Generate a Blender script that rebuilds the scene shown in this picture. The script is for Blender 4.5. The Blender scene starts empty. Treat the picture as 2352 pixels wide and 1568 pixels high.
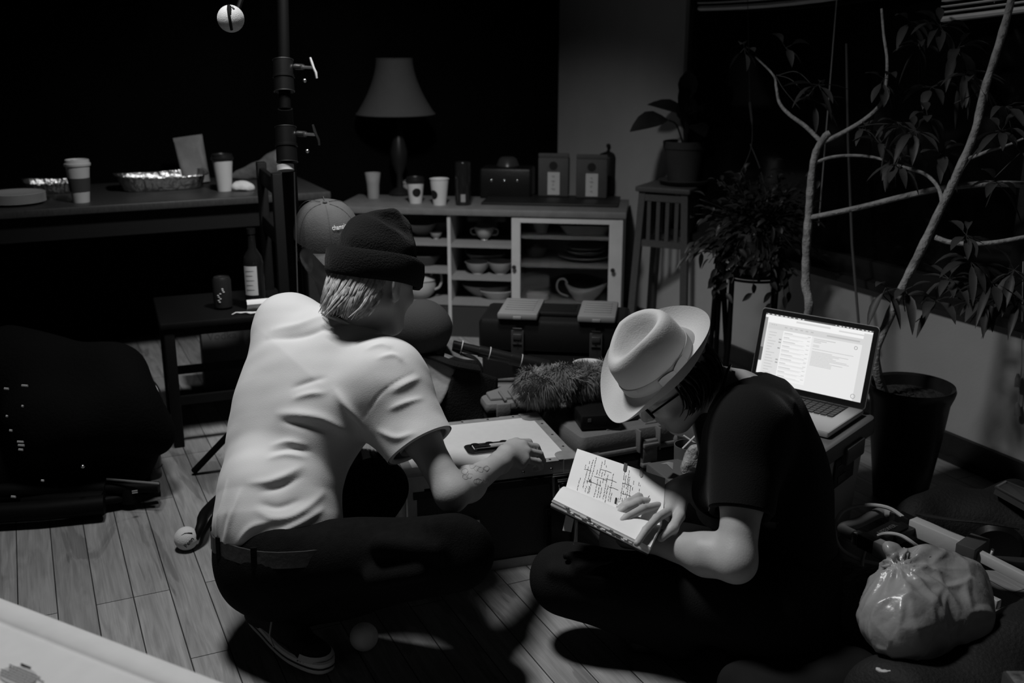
import bpy, bmesh, math, random
import numpy as np
from mathutils import Vector, Matrix
random.seed(7); rng = np.random.default_rng(7)
S = bpy.context.scene
COL = S.collection
R = math.radians
# ---------------------------------------------------------------- camera, world, light, exposure
CAMH, PITCH, FPX = 1.38, R(16.0), 2390.0
cd = bpy.data.cameras.new('camera'); cam = bpy.data.objects.new('camera', cd); COL.objects.link(cam)
cam.location = (0, 0, CAMH); cam.rotation_euler = (R(90) - PITCH, 0, 0)
cd.sensor_width = 36.0; cd.lens = FPX / 2352 * 36.0; cd.clip_start = .02
cd.dof.use_dof = True; cd.dof.focus_distance = 2.5; cd.dof.aperture_fstop = 3.4
S.camera = cam
w = bpy.data.worlds.new('night'); S.world = w; w.use_nodes = True
w.node_tree.nodes['Background'].inputs[0].default_value = (1, 1, 1, 1)
w.node_tree.nodes['Background'].inputs[1].default_value = 0.0009
def area(name, loc, target, size, power, spread=180):
    l = bpy.data.lights.new(name, 'AREA'); l.shape = 'DISK'; l.size = size; l.energy = power; l.spread = R(spread)
    o = bpy.data.objects.new(name, l); COL.objects.link(o); o.location = loc
    o.rotation_euler = (Vector(target) - Vector(loc)).to_track_quat('-Z', 'Y').to_euler(); return o
area('overhead_lamp', (-.78, 2.36, 2.75), (.02, 1.55, 0.0), .42, 31, 128)
area('background_fill', (-.2, 2.9, 2.5), (-.7, 4.6, 0.0), .25, 12, 78)  # added fill without a visible fixture, brightens the table and buffet behind
S.view_settings.view_transform = 'Standard'; S.view_settings.look = 'None'
S.view_settings.exposure = 0.0; S.view_settings.gamma = 1.0; S.view_settings.use_curve_mapping = False
# ---------------------------------------------------------------- pixel rays of the reference frame
cp, sp = math.cos(PITCH), math.sin(PITCH)
def ray(px, py):
    u, v = (px - 1176) / FPX, (py - 784) / FPX
    return Vector((u, cp - v * sp, -sp - v * cp))
CAMP = Vector((0, 0, CAMH))
def P(px, py, t): return CAMP + ray(px, py) * t
def G(px, py, z=0.0):
    d = ray(px, py); return CAMP + d * ((z - CAMH) / d.z)
def PL(px, py, p0, n):
    d = ray(px, py); n = Vector(n); return CAMP + d * ((Vector(p0) - CAMP).dot(n) / d.dot(n))
def C2W(x, y, z): return Vector((x, cp * z - sp * y, -sp * z - cp * y))      # camera axes (right, down, depth) to world
# ---------------------------------------------------------------- materials
MT = {}
def mat(name, g, rough=.6, metal=0., var=0., vs=20., bump=0., bs=60., spec=.25, emit=0., trans=0., alpha=1., sheen=0., stretch=None, trl=0.):
    if name in MT: return MT[name]
    m = bpy.data.materials.new(name); m.use_nodes = True; MT[name] = m
    nt = m.node_tree; b = nt.nodes['Principled BSDF']
    b.inputs['Base Color'].default_value = (g, g, g, 1); b.inputs['Roughness'].default_value = rough
    b.inputs['Metallic'].default_value = metal; b.inputs['Specular IOR Level'].default_value = spec
    b.inputs['Transmission Weight'].default_value = trans; b.inputs['Alpha'].default_value = alpha
    if sheen: b.inputs['Sheen Weight'].default_value = sheen; b.inputs['Sheen Roughness'].default_value = .4
    if emit:
        b.inputs['Base Color'].default_value = (.02, .02, .02, 1)
        b.inputs['Emission Color'].default_value = (g, g, g, 1); b.inputs['Emission Strength'].default_value = emit
    tc = nt.nodes.new('ShaderNodeTexCoord'); vec = tc.outputs['Object']
    if stretch:
        mp = nt.nodes.new('ShaderNodeMapping'); mp.inputs['Scale'].default_value = stretch
        nt.links.new(vec, mp.inputs[0]); vec = mp.outputs[0]
    if var:
        n = nt.nodes.new('ShaderNodeTexNoise'); n.inputs['Scale'].default_value = vs; n.inputs['Detail'].default_value = 5
        nt.links.new(vec, n.inputs['Vector'])
        r = nt.nodes.new('ShaderNodeMapRange'); r.inputs[1].default_value = .25; r.inputs[2].default_value = .75
        r.inputs[3].default_value = max(0, g * (1 - var)); r.inputs[4].default_value = g * (1 + var)
        nt.links.new(n.outputs[0], r.inputs[0]); nt.links.new(r.outputs[0], b.inputs['Base Color'])
    if bump:
        n2 = nt.nodes.new('ShaderNodeTexNoise'); n2.inputs['Scale'].default_value = bs; n2.inputs['Detail'].default_value = 4
        nt.links.new(vec, n2.inputs['Vector'])
        bp = nt.nodes.new('ShaderNodeBump'); bp.inputs['Strength'].default_value = bump; bp.inputs['Distance'].default_value = .01
        nt.links.new(n2.outputs[0], bp.inputs['Height']); nt.links.new(bp.outputs[0], b.inputs['Normal'])
    if trl:
        t = nt.nodes.new('ShaderNodeBsdfTranslucent'); t.inputs[0].default_value = (g, g, g, 1)
        mx = nt.nodes.new('ShaderNodeMixShader'); mx.inputs[0].default_value = trl
        nt.links.new(b.outputs[0], mx.inputs[1]); nt.links.new(t.outputs[0], mx.inputs[2])
        nt.links.new(mx.outputs[0], nt.nodes['Material Output'].inputs[0])
    return m
K = lambda: mat('black_plastic', .007, .45, bump=.05)
KM = lambda: mat('black_metal', .004, .55, spec=.06)
KC = lambda: mat('black_cloth', .010, .9, bump=.4, bs=200, spec=.1)
SV = lambda: mat('brushed_metal', .55, .3, metal=1)
CH = lambda: mat('chrome', .75, .12, metal=1)
FO = lambda: mat('crinkled_foil', .5, .32, metal=1, bump=.9, bs=35)
PW = lambda: mat('white_paper', .62, .7, var=.04)
CER = lambda: mat('glazed_ceramic', .34, .25, var=.06)
DW = lambda: mat('dark_wood', .02, .5, var=.3, stretch=(3, 3, 30))
# ---------------------------------------------------------------- mesh builder
def frame(z, x=None):
    z = Vector(z).normalized()
    x = Vector(x) if x is not None else (Vector((0, 0, 1)) if abs(z.z) < .9 else Vector((1, 0, 0)))
    x = (x - z * x.dot(z)).normalized(); y = z.cross(x)
    return Matrix((x, y, z)).transposed()
def TR(loc, rz=0., rx=0., ry=0.):
    return Matrix.Translation(Vector(loc)) @ Matrix.Rotation(rz, 4, 'Z') @ Matrix.Rotation(ry, 4, 'Y') @ Matrix.Rotation(rx, 4, 'X')
class MB:
    def __init__(s, m=None): s.v = []; s.f = []; s.m = m or Matrix.Identity(4); s.mi = []; s.cur = 0
    def add(s, vs, fs):
        n = len(s.v); s.v += [s.m @ Vector(v) for v in vs]; s.f += [tuple(i + n for i in f) for f in fs]; s.mi += [s.cur] * len(fs); return s
    def box(s, c, sz, rot=None, bev=0.):
        c = Vector(c); x, y, z = [q / 2 for q in sz]; rot = rot or Matrix.Identity(3)
        if bev <= 0:
            vs = [c + rot @ Vector((i * x, j * y, k * z)) for k in (-1, 1) for j in (-1, 1) for i in (-1, 1)]
            return s.add(vs, [(0, 2, 3, 1), (4, 5, 7, 6), (0, 1, 5, 4), (2, 6, 7, 3), (0, 4, 6, 2), (1, 3, 7, 5)])
        b = min(bev, x * .98, y * .98, z * .98); rings = []
        for zz, ins in ((-z, b), (-z + b * .3, b * .3), (-z + b, 0), (z - b, 0), (z - b * .3, b * .3), (z, b)):
            ring = []
            for (sx, sy, a0) in ((1, 1, 0), (-1, 1, 90), (-1, -1, 180), (1, -1, 270)):
                for q in (0, 30, 60, 90):
                    a = R(a0 + q); r = max(b - ins, b * .02)
                    ring.append(c + rot @ Vector((sx * (x - b) + r * math.cos(a), sy * (y - b) + r * math.sin(a), zz)))
            rings.append(ring)
        n = 16; vs = sum(rings, []); fs = []
        for k in range(5):
            for i in range(n): fs.append((k * n + i, k * n + (i + 1) % n, (k + 1) * n + (i + 1) % n, (k + 1) * n + i))
        fs.append(tuple(reversed(range(n)))); fs.append(tuple(range(5 * n, 6 * n)))
        return s.add(vs, fs)
    def tube(s, pts, r, seg=10, caps=True, flat=1., up=None):
        pts = [Vector(p) for p in pts]; n = len(pts)
        rr = list(r) if hasattr(r, '__len__') else [r] * n
        vs, fs = [], []; prev = None
        for i in range(n):
            d = (pts[min(i + 1, n - 1)] - pts[max(i - 1, 0)])
            if d.length < 1e-9: d = Vector((0, 0, 1))
            F = frame(d, prev if prev is not None else up); prev = F.col[0].copy()
            for k in range(seg):
                a = 2 * math.pi * k / seg
                vs.append(pts[i] + (F.col[0] * math.cos(a) * flat + F.col[1] * math.sin(a)) * rr[i])
        for i in range(n - 1):
            for k in range(seg):
                k2 = (k + 1) % seg; fs.append((i * seg + k, i * seg + k2, (i + 1) * seg + k2, (i + 1) * seg + k))
        if caps: fs.append(tuple(reversed(range(seg)))); fs.append(tuple(range((n - 1) * seg, n * seg)))
        return s.add(vs, fs)
    def cyl(s, a, b, r0, r1=None, seg=16): return s.tube([a, b], [r0, r0 if r1 is None else r1], seg)
    def lathe(s, prof, o=(0, 0, 0), axis=(0, 0, 1), seg=32, cap0=True, cap1=False, wob=None):
        F = frame(axis); o = Vector(o); vs, fs = [], []
        for (r, z) in prof:
            for k in range(seg):
                a = 2 * math.pi * k / seg; q = r * (1 + (wob(a, z) if wob else 0))
                vs.append(o + F @ Vector((q * math.cos(a), q * math.sin(a), z)))
        for i in range(len(prof) - 1):
            for k in range(seg):
                k2 = (k + 1) % seg; fs.append((i * seg + k, i * seg + k2, (i + 1) * seg + k2, (i + 1) * seg + k))
        if cap0: fs.append(tuple(reversed(range(seg))))
        if cap1: fs.append(tuple(range((len(prof) - 1) * seg, len(prof) * seg)))
        return s.add(vs, fs)
    def loft(s, rings, cap0=True, cap1=True, closed=True):
        n = len(rings[0]); vs = [v for r in rings for v in r]; fs = []
        for i in range(len(rings) - 1):
            for k in range(n if closed else n - 1):
                k2 = (k + 1) % n; fs.append((i * n + k, i * n + k2, (i + 1) * n + k2, (i + 1) * n + k))
        if cap0: fs.append(tuple(reversed(range(n))))
        if cap1: fs.append(tuple(range((len(rings) - 1) * n, len(rings) * n)))
        return s.add(vs, fs)
    def sphere(s, c, r, seg=20, rings=12, rot=None):
        c = Vector(c); r3 = r if hasattr(r, '__len__') else (r, r, r); rot = rot or Matrix.Identity(3); rg = []
        for i in range(rings + 1):
            t = math.pi * i / rings; st = max(math.sin(t), 1e-3)
            rg.append([c + rot @ Vector((r3[0] * st * math.cos(2 * math.pi * k / seg), r3[1] * st * math.sin(2 * math.pi * k / seg), -r3[2] * math.cos(t))) for k in range(seg)])
        return s.loft(rg)
    def slab(s, poly, nrm, th):                      # polygon given a real thickness along nrm
        nrm = Vector(nrm).normalized() * th; poly = [Vector(p) for p in poly]; n = len(poly)
        vs = poly + [p + nrm for p in poly]
        fs = [tuple(reversed(range(n))), tuple(range(n, 2 * n))] + [(i, (i + 1) % n, n + (i + 1) % n, n + i) for i in range(n)]
        return s.add(vs, fs)
    def sheet(s, grid, th=0.):                       # grid of points [i][j], with thickness if wanted
        a, b = len(grid), len(grid[0]); vs = [Vector(p) for row in grid for p in row]
        fs = [(i * b + j, i * b + j + 1, (i + 1) * b + j + 1, (i + 1) * b + j) for i in range(a - 1) for j in range(b - 1)]
        if th:
            nm = []
            for i in range(a):
                for j in range(b):
                    e1 = Vector(grid[min(i + 1, a - 1)][j]) - Vector(grid[max(i - 1, 0)][j]); e2 = Vector(grid[i][min(j + 1, b - 1)]) - Vector(grid[i][max(j - 1, 0)])
                    q = e1.cross(e2); nm.append(q.normalized() if q.length > 1e-12 else Vector((0, 0, 1)))
            N = len(vs); vs = vs + [v - m_ * th for v, m_ in zip(vs, nm)]; fs = fs + [tuple(reversed([q + N for q in f])) for f in fs]
            rim = [(i, 0) for i in range(a)] + [(a - 1, j) for j in range(1, b)] + [(i, b - 1) for i in range(a - 2, -1, -1)] + [(0, j) for j in range(b - 2, 0, -1)]
            ids = [i * b + j for i, j in rim]; L = len(ids)
            fs += [(ids[q], ids[(q + 1) % L], ids[(q + 1) % L] + N, ids[q] + N) for q in range(L)]
        return s.add(vs, fs)
    def leaf(s, base, d, nrm, L, W, droop=.3, curl=.25):
        d = Vector(d).normalized(); F = frame(d, nrm); n = F.col[0]; side = F.col[1]; rows = []
        pr = ((0, .06), (.12, .45), (.3, .9), (.5, 1.), (.7, .8), (.88, .4), (1., .03))
        for t, q in pr:
            c = Vector(base) + d * (t * L) + Vector((0, 0, -droop * L * t * t))
            rows.append([c - side * (W * q / 2) + n * (curl * W * q), c, c + side * (W * q / 2) + n * (curl * W * q)])
        return s.sheet(rows)
WM = {}
def tagit(o, label, cat, group=None, kind=None):
    if label: o['label'] = label
    if cat: o['category'] = cat
    if group: o['group'] = group
    if kind: o['kind'] = kind
    return o
def obj(name, mb, m, parent=None, smooth=True, label=None, cat=None, group=None, kind=None, ang=40):
    V = np.array([tuple(v) for v in mb.v]) if isinstance(mb, MB) else np.asarray(mb[0])
    Fc = mb.f if isinstance(mb, MB) else mb[1]
    o3 = np.array([(V[:, 0].min() + V[:, 0].max()) / 2, (V[:, 1].min() + V[:, 1].max()) / 2, V[:, 2].min()])
    me = bpy.data.meshes.new(name); me.from_pydata((V - o3).tolist(), [], Fc if isinstance(Fc, list) else Fc.tolist())
    for q in (m if isinstance(m, (list, tuple)) else [m]): me.materials.append(q)
    if isinstance(mb, MB) and isinstance(m, (list, tuple)): me.polygons.foreach_set('material_index', mb.mi)
    if smooth:
        me.polygons.foreach_set('use_smooth', [True] * len(me.polygons))
        if isinstance(mb, MB): me.set_sharp_from_angle(angle=R(ang))
    me.update()
    o = bpy.data.objects.new(name, me); COL.objects.link(o); o.location = o3; WM[o.name] = Matrix.Translation(Vector(o3))
    if parent is not None:
        o.parent = parent; o.matrix_parent_inverse = WM[parent.name].inverted()
    return tagit(o, label, cat, group, kind)
def thing(name, label, cat, loc=(0, 0, 0), rz=0., group=None):
    o = bpy.data.objects.new(name, None); COL.objects.link(o); o.location = loc; o.rotation_euler = (0, 0, rz)
    o.empty_display_size = .05; WM[o.name] = TR(loc, rz); return tagit(o, label, cat, group)
def dup(root, loc, rz=None, label=None):
    r = root.copy(); COL.objects.link(r); r.location = loc
    if rz is not None: r.rotation_euler = (0, 0, rz)
    WM[r.name] = TR(loc, r.rotation_euler[2])
    if label: r['label'] = label
    for ch in [c for c in list(root.children)]:
        c = ch.copy(); COL.objects.link(c); c.parent = r
        for g in list(ch.children):
            d = g.copy(); COL.objects.link(d); d.parent = c
    return r
def struct(name, mb, m, parent=None, smooth=False, label=None):
    return obj(name, mb, m, parent, smooth, kind='structure' if parent is None else None, label=label)
def smooth_path(pts, n=8):
    pts = [Vector(p) for p in pts]; q = [pts[0] * 2 - pts[1]] + pts + [pts[-1] * 2 - pts[-2]]; out = []
    for i in range(1, len(q) - 2):
        a, b, c, d = q[i - 1:i + 3]
        for k in range(n):
            t = k / n; out.append(.5 * ((2 * b) + (c - a) * t + (2 * a - 5 * b + 4 * c - d) * t * t + (3 * b - a - 3 * c + d) * t ** 3))
    out.append(pts[-1]); return out
def text_mb(txt, size, M, ex=.0006, mb=None):
    cu = bpy.data.curves.new('t', 'FONT'); cu.body = txt; cu.size = size; cu.extrude = ex; cu.align_x = 'CENTER'; cu.align_y = 'CENTER'; cu.resolution_u = 3
    o = bpy.data.objects.new('t', cu); COL.objects.link(o); dg = bpy.context.evaluated_depsgraph_get(); dg.update()
    me = bpy.data.meshes.new_from_object(o.evaluated_get(dg)); mb = mb or MB(); n = len(mb.v)
    vs = [M(v.co) if callable(M) else M @ v.co for v in me.vertices]
    mb.add(vs, [tuple(p.vertices) for p in me.polygons]); bpy.data.objects.remove(o); bpy.data.curves.remove(cu); bpy.data.meshes.remove(me)
    return mb
# ---------------------------------------------------------------- implicit surfaces for bodies and cloth
class SDF:
    def __init__(s): s.p = []; s.disp = None
    def cap(s, a, b, ra, rb=None, k=.03, op=0): s.p.append(('c', np.array(a, float), np.array(b, float), ra, ra if rb is None else rb, k, op)); return s
    def chain(s, pts, rs, k=.02, op=0):
        for i in range(len(pts) - 1): s.cap(pts[i], pts[i + 1], rs[i], rs[i + 1], k, op)
        return s
    def ell(s, c, r, Rm=None, k=.02, op=0):
        Rm = np.eye(3) if Rm is None else np.array([tuple(q) for q in Rm]); s.p.append(('e', np.array(c, float), np.array(r, float), Rm, None, k, op)); return s
    def ecap(s, a, b, ra, rb, n, q, k=.04, op=0):
        n = np.array(n, float); n = n / np.linalg.norm(n); s.p.append(('f', np.array(a, float), np.array(b, float), ra, rb, k, op, n, q)); return s
    def plane(s, p0, n): n = np.array(n, float); s.p.append(('p', np.array(p0, float), n / np.linalg.norm(n), 0, 0, 0, 2)); return s
    @staticmethod
    def ev(pr, X):
        t = pr[0]
        if t == 'c' or t == 'f':
            a, b = pr[1], pr[2]
            if t == 'f':
                n, q = pr[7], pr[8]; X = X + ((X - a) @ n * (1 / q - 1))[:, None] * n; b = b + ((b - a) @ n * (1 / q - 1)) * n
            ba = b - a; pa = X - a; h = np.clip(pa @ ba / max(ba @ ba, 1e-12), 0, 1)
            d = np.linalg.norm(pa - h[:, None] * ba, axis=1) - (pr[3] + (pr[4] - pr[3]) * h)
            return d * (.5 + .5 * pr[8]) if t == 'f' else d
        if t == 'e':
            q = (X - pr[1]) @ pr[3]; r = pr[2]; k0 = np.linalg.norm(q / r, axis=1); k1 = np.linalg.norm(q / (r * r), axis=1)
            return k0 * (k0 - 1) / np.maximum(k1, 1e-9)
        return (X - pr[1]) @ pr[2]
    @staticmethod
    def comb(d, e, k, op):
        if op == 2: return np.maximum(d, e)
        if op == 1:
            if k <= 0: return np.maximum(d, -e)
            h = np.clip(.5 - .5 * (d + e) / k, 0, 1); return d * (1 - h) - e * h + k * h * (1 - h)
        if k <= 0: return np.minimum(d, e)
        h = np.clip(.5 + .5 * (e - d) / k, 0, 1); return e * (1 - h) + d * h - k * h * (1 - h)
    def __call__(s, X):
        X = np.atleast_2d(np.asarray(X, float)); d = np.full(len(X), 1.)
        for pr in s.p: d = s.comb(d, s.ev(pr, X), pr[5], pr[6])
        return d + s.disp(X) if s.disp else d
    def hit(s, px, py, t0=1.2, t1=4.5):
        r = ray(px, py); t = t0
        for _ in range(160):
            d = float(s(np.array(CAMP + r * t))[0])
            if d < 6e-4: return CAMP + r * t
            t += d * .7
            if t > t1: return None
        return CAMP + r * t
    def mesh(s, h):
        lo, hi = [], []
        for pr in s.p:
            if pr[6] != 0: continue
            if pr[0] == 'e': rr = pr[2].max(); lo.append(pr[1] - rr); hi.append(pr[1] + rr)
            else:
                rr = max(pr[3], pr[4]); lo += [pr[1] - rr, pr[2] - rr]; hi += [pr[1] + rr, pr[2] + rr]
        lo = np.min(lo, 0) - .03; hi = np.max(hi, 0) + .03; n = 8; bs = n * h; Rb = bs * .87
        nb = np.ceil((hi - lo) / bs).astype(int); I = np.stack(np.meshgrid(*[np.arange(q) for q in nb], indexing='ij'), -1).reshape(-1, 3)
        Cc = lo + (I + .5) * bs; d = np.full(len(Cc), 1.); E = []
        for pr in s.p:
            e = s.ev(pr, Cc); E.append(e); d = s.comb(d, e, pr[5], pr[6])
        act = np.abs(d) < Rb * 2.0 + .02; I = I[act]; E = [e[act] for e in E]
        g = np.arange(n + 1); off = np.stack(np.meshgrid(g, g, g, indexing='ij'), -1).reshape(-1, 3) * h
        base = lo + I * bs; D = np.full((len(I), len(off)), 1.)
        for pr, e in zip(s.p, E):
            sel = np.where(np.abs(e) < Rb * 3.2 + pr[5] * 1.5 + .03)[0] if pr[6] != 0 else np.where(e < Rb * 3.2 + pr[5] * 1.5 + .03)[0]
            if pr[6] == 2: sel = np.where(e > -Rb * 3.2)[0]
            if pr[6] == 1: sel = np.where(e < Rb * 3.2 + pr[5] * 1.5 + .03)[0]
            for q in range(0, len(sel), 800):
                ss = sel[q:q + 800]; X = (base[ss][:, None, :] + off[None]).reshape(-1, 3)
                D[ss] = s.comb(D[ss], s.ev(pr, X).reshape(len(ss), -1), pr[5], pr[6])
        if s.disp:
            for q in range(0, len(I), 800):
                X = (base[q:q + 800][:, None, :] + off[None]).reshape(-1, 3); D[q:q + 800] += s.disp(X).reshape(-1, len(off))
        D = D.reshape(-1, n + 1, n + 1, n + 1); inn = D < 0
        cn = [(i, j, k) for i in (0, 1) for j in (0, 1) for k in (0, 1)]
        cnt = sum(inn[:, i:i + n, j:j + n, k:k + n].astype(np.int8) for i, j, k in cn); b, ci, cj, ck = np.where((cnt > 0) & (cnt < 8))
        vals = np.stack([D[b, ci + i, cj + j, ck + k] for i, j, k in cn], 1); cn_ = np.array(cn, float)
        acc = np.zeros((len(b), 3)); m_ = np.zeros(len(b))
        for p in range(8):
            for q in range(p + 1, 8):
                if abs(cn_[p] - cn_[q]).sum() == 1:
                    cr = (vals[:, p] < 0) != (vals[:, q] < 0); t = np.where(cr, vals[:, p] / np.where(cr, vals[:, p] - vals[:, q], 1), 0)
                    acc += cr[:, None] * (cn_[p] + t[:, None] * (cn_[q] - cn_[p])); m_ += cr
        gc = I[b] * n + np.stack([ci, cj, ck], 1); V = lo + (gc + acc / m_[:, None]) * h
        big = (nb * n + 4).astype(np.int64); key = lambda c: ((c[:, 0] + 1) * big[1] + c[:, 1] + 1) * big[2] + c[:, 2] + 1
        kk = key(gc.astype(np.int64)); order = np.argsort(kk); ks = kk[order]; Q = []
        for ax in range(3):
            sl0 = [slice(0, n)] * 3; sl1 = [slice(0, n)] * 3; sl1[ax] = slice(1, n + 1)
            A = inn[(slice(None), *sl0)]; B = inn[(slice(None), *sl1)]; b, i, j, k = np.where(A != B); c = (I[b] * n + np.stack([i, j, k], 1)).astype(np.int64)
            u, v = (ax + 1) % 3, (ax + 2) % 3; du = np.zeros(3, np.int64); du[u] = 1; dv = np.zeros(3, np.int64); dv[v] = 1
            idx = []; ok = np.ones(len(c), bool)
            for o_ in (c, c - du, c - du - dv, c - dv):
                q = key(o_); pos = np.clip(np.searchsorted(ks, q), 0, len(ks) - 1); ok &= ks[pos] == q; idx.append(order[pos])
            F = np.stack(idx, 1); fl = ~A[b, i, j, k]; F[fl] = F[fl][:, ::-1]; Q.append(F[ok])
        return V, np.concatenate(Q).astype(int)
def normals(V, F):
    n = np.cross(V[F[:, 2]] - V[F[:, 0]], V[F[:, 3]] - V[F[:, 1]]); N_ = np.zeros_like(V)
    for k in range(4): np.add.at(N_, F[:, k], n)
    return N_ / np.maximum(np.linalg.norm(N_, axis=1), 1e-12)[:, None]
def relief(V, F, lines, extra=None):                # raise or press soft folds along lines lying on a surface: (points, height, width)
    N_ = normals(V, F); D = np.zeros(len(V))
    for pts, A, wd in lines:
        Pn = np.array([tuple(p) for p in pts]); lo, hi = Pn.min(0) - wd * 4, Pn.max(0) + wd * 4; ix = np.where(((V > lo) & (V < hi)).all(1))[0]
        if not len(ix): continue
        X = V[ix]; best = np.full(len(ix), 9.); tt = np.zeros(len(ix)); n = len(Pn) - 1
        for i in range(n):
            a, ba = Pn[i], Pn[i + 1] - Pn[i]; h = np.clip((X - a) @ ba / max(ba @ ba, 1e-12), 0, 1); d = np.linalg.norm(X - a - h[:, None] * ba, axis=1); q = d < best; best[q] = d[q]; tt[q] = (i + h[q]) / n
        D[ix] += A * (1 + (best / wd) ** 2) ** -1.6 * np.sin(np.pi * np.clip(tt * .9 + .05, 0, 1)) ** .7
    if extra is not None: D += extra(V)
    return V + N_ * D[:, None], F
def waves(amp, freq, n=7, seed=1, sq=(1, 1, 1)):
    r = np.random.default_rng(seed); D = r.normal(size=(n, 3)) * np.array(sq); D /= np.linalg.norm(D, axis=1)[:, None]; f = freq * r.uniform(.5, 1.7, n); ph = r.uniform(0, 6.28, n)
    return lambda X: amp * sum(np.sin(X @ (D[i] * f[i]) + ph[i]) for i in range(n)) / math.sqrt(n)
# ================================================================ the room
WA = Vector((-math.sin(R(26)), math.cos(R(26)), 0)); WN = Vector((-math.cos(R(26)), -math.sin(R(26)), 0)); WP = Vector((1.642, 3.076, 0))
def WR(s, z, d=0.): return WP + WA * s + WN * d + Vector((0, 0, z))
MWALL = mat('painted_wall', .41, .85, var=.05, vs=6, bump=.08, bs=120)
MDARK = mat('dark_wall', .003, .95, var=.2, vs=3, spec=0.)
FR = Matrix((WN * -1, WA, Vector((0, 0, 1)))).transposed()      # x = out through the wall, y = along it
def wbox(mb, s0, s1, z0, z1, d0, d1):                            # box along the window wall; d = into the room
    return mb.box(WR((s0 + s1) / 2, (z0 + z1) / 2, (d0 + d1) / 2), (abs(d1 - d0), abs(s1 - s0), abs(z1 - z0)), FR)
# floor planks
fm = bpy.data.materials.new('maple_planks'); fm.use_nodes = True; nt = fm.node_tree; bs = nt.nodes['Principled BSDF']
def N(t, **kw):
    n = nt.nodes.new(t)
    for k_, v_ in kw.items(): n.inputs[k_].default_value = v_
    return n
L = nt.links.new
tc = N('ShaderNodeTexCoord'); br = N('ShaderNodeTexBrick', **{'Scale': 1., 'Mortar Size': .0016, 'Mortar Smooth': .1, 'Bias': .0, 'Brick Width': .95, 'Row Height': .0905})
br.offset = .37; br.offset_frequency = 3; br.inputs['Color1'].default_value = (.21, .21, .21, 1); br.inputs['Color2'].default_value = (.31, .31, .31, 1); br.inputs['Mortar'].default_value = (.035, .035, .035, 1)
L(tc.outputs['Object'], br.inputs['Vector'])
def noise_on(scale, stretch, lo, hi, warp=0.):
    mp = N('ShaderNodeMapping'); mp.inputs['Scale'].default_value = stretch; n = N('ShaderNodeTexNoise', Scale=scale, Detail=6., Distortion=warp)
    L(tc.outputs['Object'], mp.inputs[0]); L(mp.outputs[0], n.inputs['Vector']); r = N('ShaderNodeMapRange'); r.inputs[1].default_value = .3; r.inputs[2].default_value = .7; r.inputs[3].default_value = lo; r.inputs[4].default_value = hi
    L(n.outputs[0], r.inputs[0]); return r.outputs[0]
def mul(a, b):
    m_ = N('ShaderNodeMixRGB'); m_.blend_type = 'MULTIPLY'; m_.inputs[0].default_value = 1; L(a, m_.inputs[1]); L(b, m_.inputs[2]); return m_.outputs[0]
c = mul(mul(br.outputs['Color'], noise_on(9, (.5, 5, 1), .72, 1.12, 1.2)), noise_on(30, (.25, 9, 1), .86, 1.08))
hw = noise_on(2.6, (.45, 2.4, 1), 0, 1, 1.6)          # darker heartwood patches of the maple
rp = N('ShaderNodeMapRange'); rp.inputs[1].default_value = .70; rp.inputs[2].default_value = .76; rp.inputs[3].default_value = 1; rp.inputs[4].default_value = .70; L(hw, rp.inputs[0])
c = mul(c, rp.outputs[0]); L(c, bs.inputs['Base Color']); bs.inputs['Roughness'].default_value = .42; bs.inputs['Specular IOR Level'].default_value = .3
fl = MB(); fl.box((0, 0, -.02), (11, 11, .04)); FLO = struct('floor', fl, fm)
FLO.location = (0, 3.2, -.04); FLO.rotation_euler = (0, 0, R(90 + 25.1)); FLOOR_OFF = .0
sh = N('ShaderNodeMapping'); _pl = Matrix.Rotation(R(-115.1), 3, 'Z') @ (G(115, 1215) - Vector((0, 3.2, 0))); sh.inputs['Location'].default_value = (.30, -_pl.y + .0905 * 40, 0); L(tc.outputs['Object'], sh.inputs[0]); L(sh.outputs[0], br.inputs['Vector'])
S1 = 3.16; WS0, WS1, WZ0, WZ1 = -1.7, 1.98, .545, 2.15
m = MB(); wbox(m, -5, S1, 0, WZ0 - .015, -.12, 0); wbox(m, -5, S1, WZ1, 3.0, -.12, 0); wbox(m, WS1, S1, WZ0 - .015, WZ1, -.12, 0); wbox(m, -5, WS0, WZ0 - .015, WZ1, -.12, 0)
struct('wall_right', m, MWALL)
c0 = WR(S1, 0); bk = WN
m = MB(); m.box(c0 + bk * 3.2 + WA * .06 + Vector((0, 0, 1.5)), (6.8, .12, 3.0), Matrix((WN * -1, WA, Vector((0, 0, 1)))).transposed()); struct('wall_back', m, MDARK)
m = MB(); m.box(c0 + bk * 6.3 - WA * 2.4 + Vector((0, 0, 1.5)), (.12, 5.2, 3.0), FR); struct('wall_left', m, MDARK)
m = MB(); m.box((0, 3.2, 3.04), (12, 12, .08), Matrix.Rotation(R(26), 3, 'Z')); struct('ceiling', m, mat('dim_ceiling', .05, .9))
m = MB(); wbox(m, -5, S1, 0, .095, .0, .018); wbox(m, -5, S1, 0, .02, .018, .03); struct('baseboard_right', m, mat('dark_stained_trim', .018, .45, var=.3, stretch=(2, 2, 30)))
m = MB(); wbox(m, WS0 - .06, WS1 + .06, WZ0 - .03, WZ0, -.10, .035); struct('trim_1', m, mat('dark_stained_trim', .018))
wf = MB()
for s_ in (WS0, .15, WS1): wbox(wf, s_ - .03, s_ + .03, WZ0, WZ1, -.09, -.02)
for z_ in (WZ0 + .03, WZ1 - .03): wbox(wf, WS0, WS1, z_ - .03, z_ + .03, -.088, -.022)
WF = struct('window_1', wf, mat('dark_stained_trim', .018))
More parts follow.
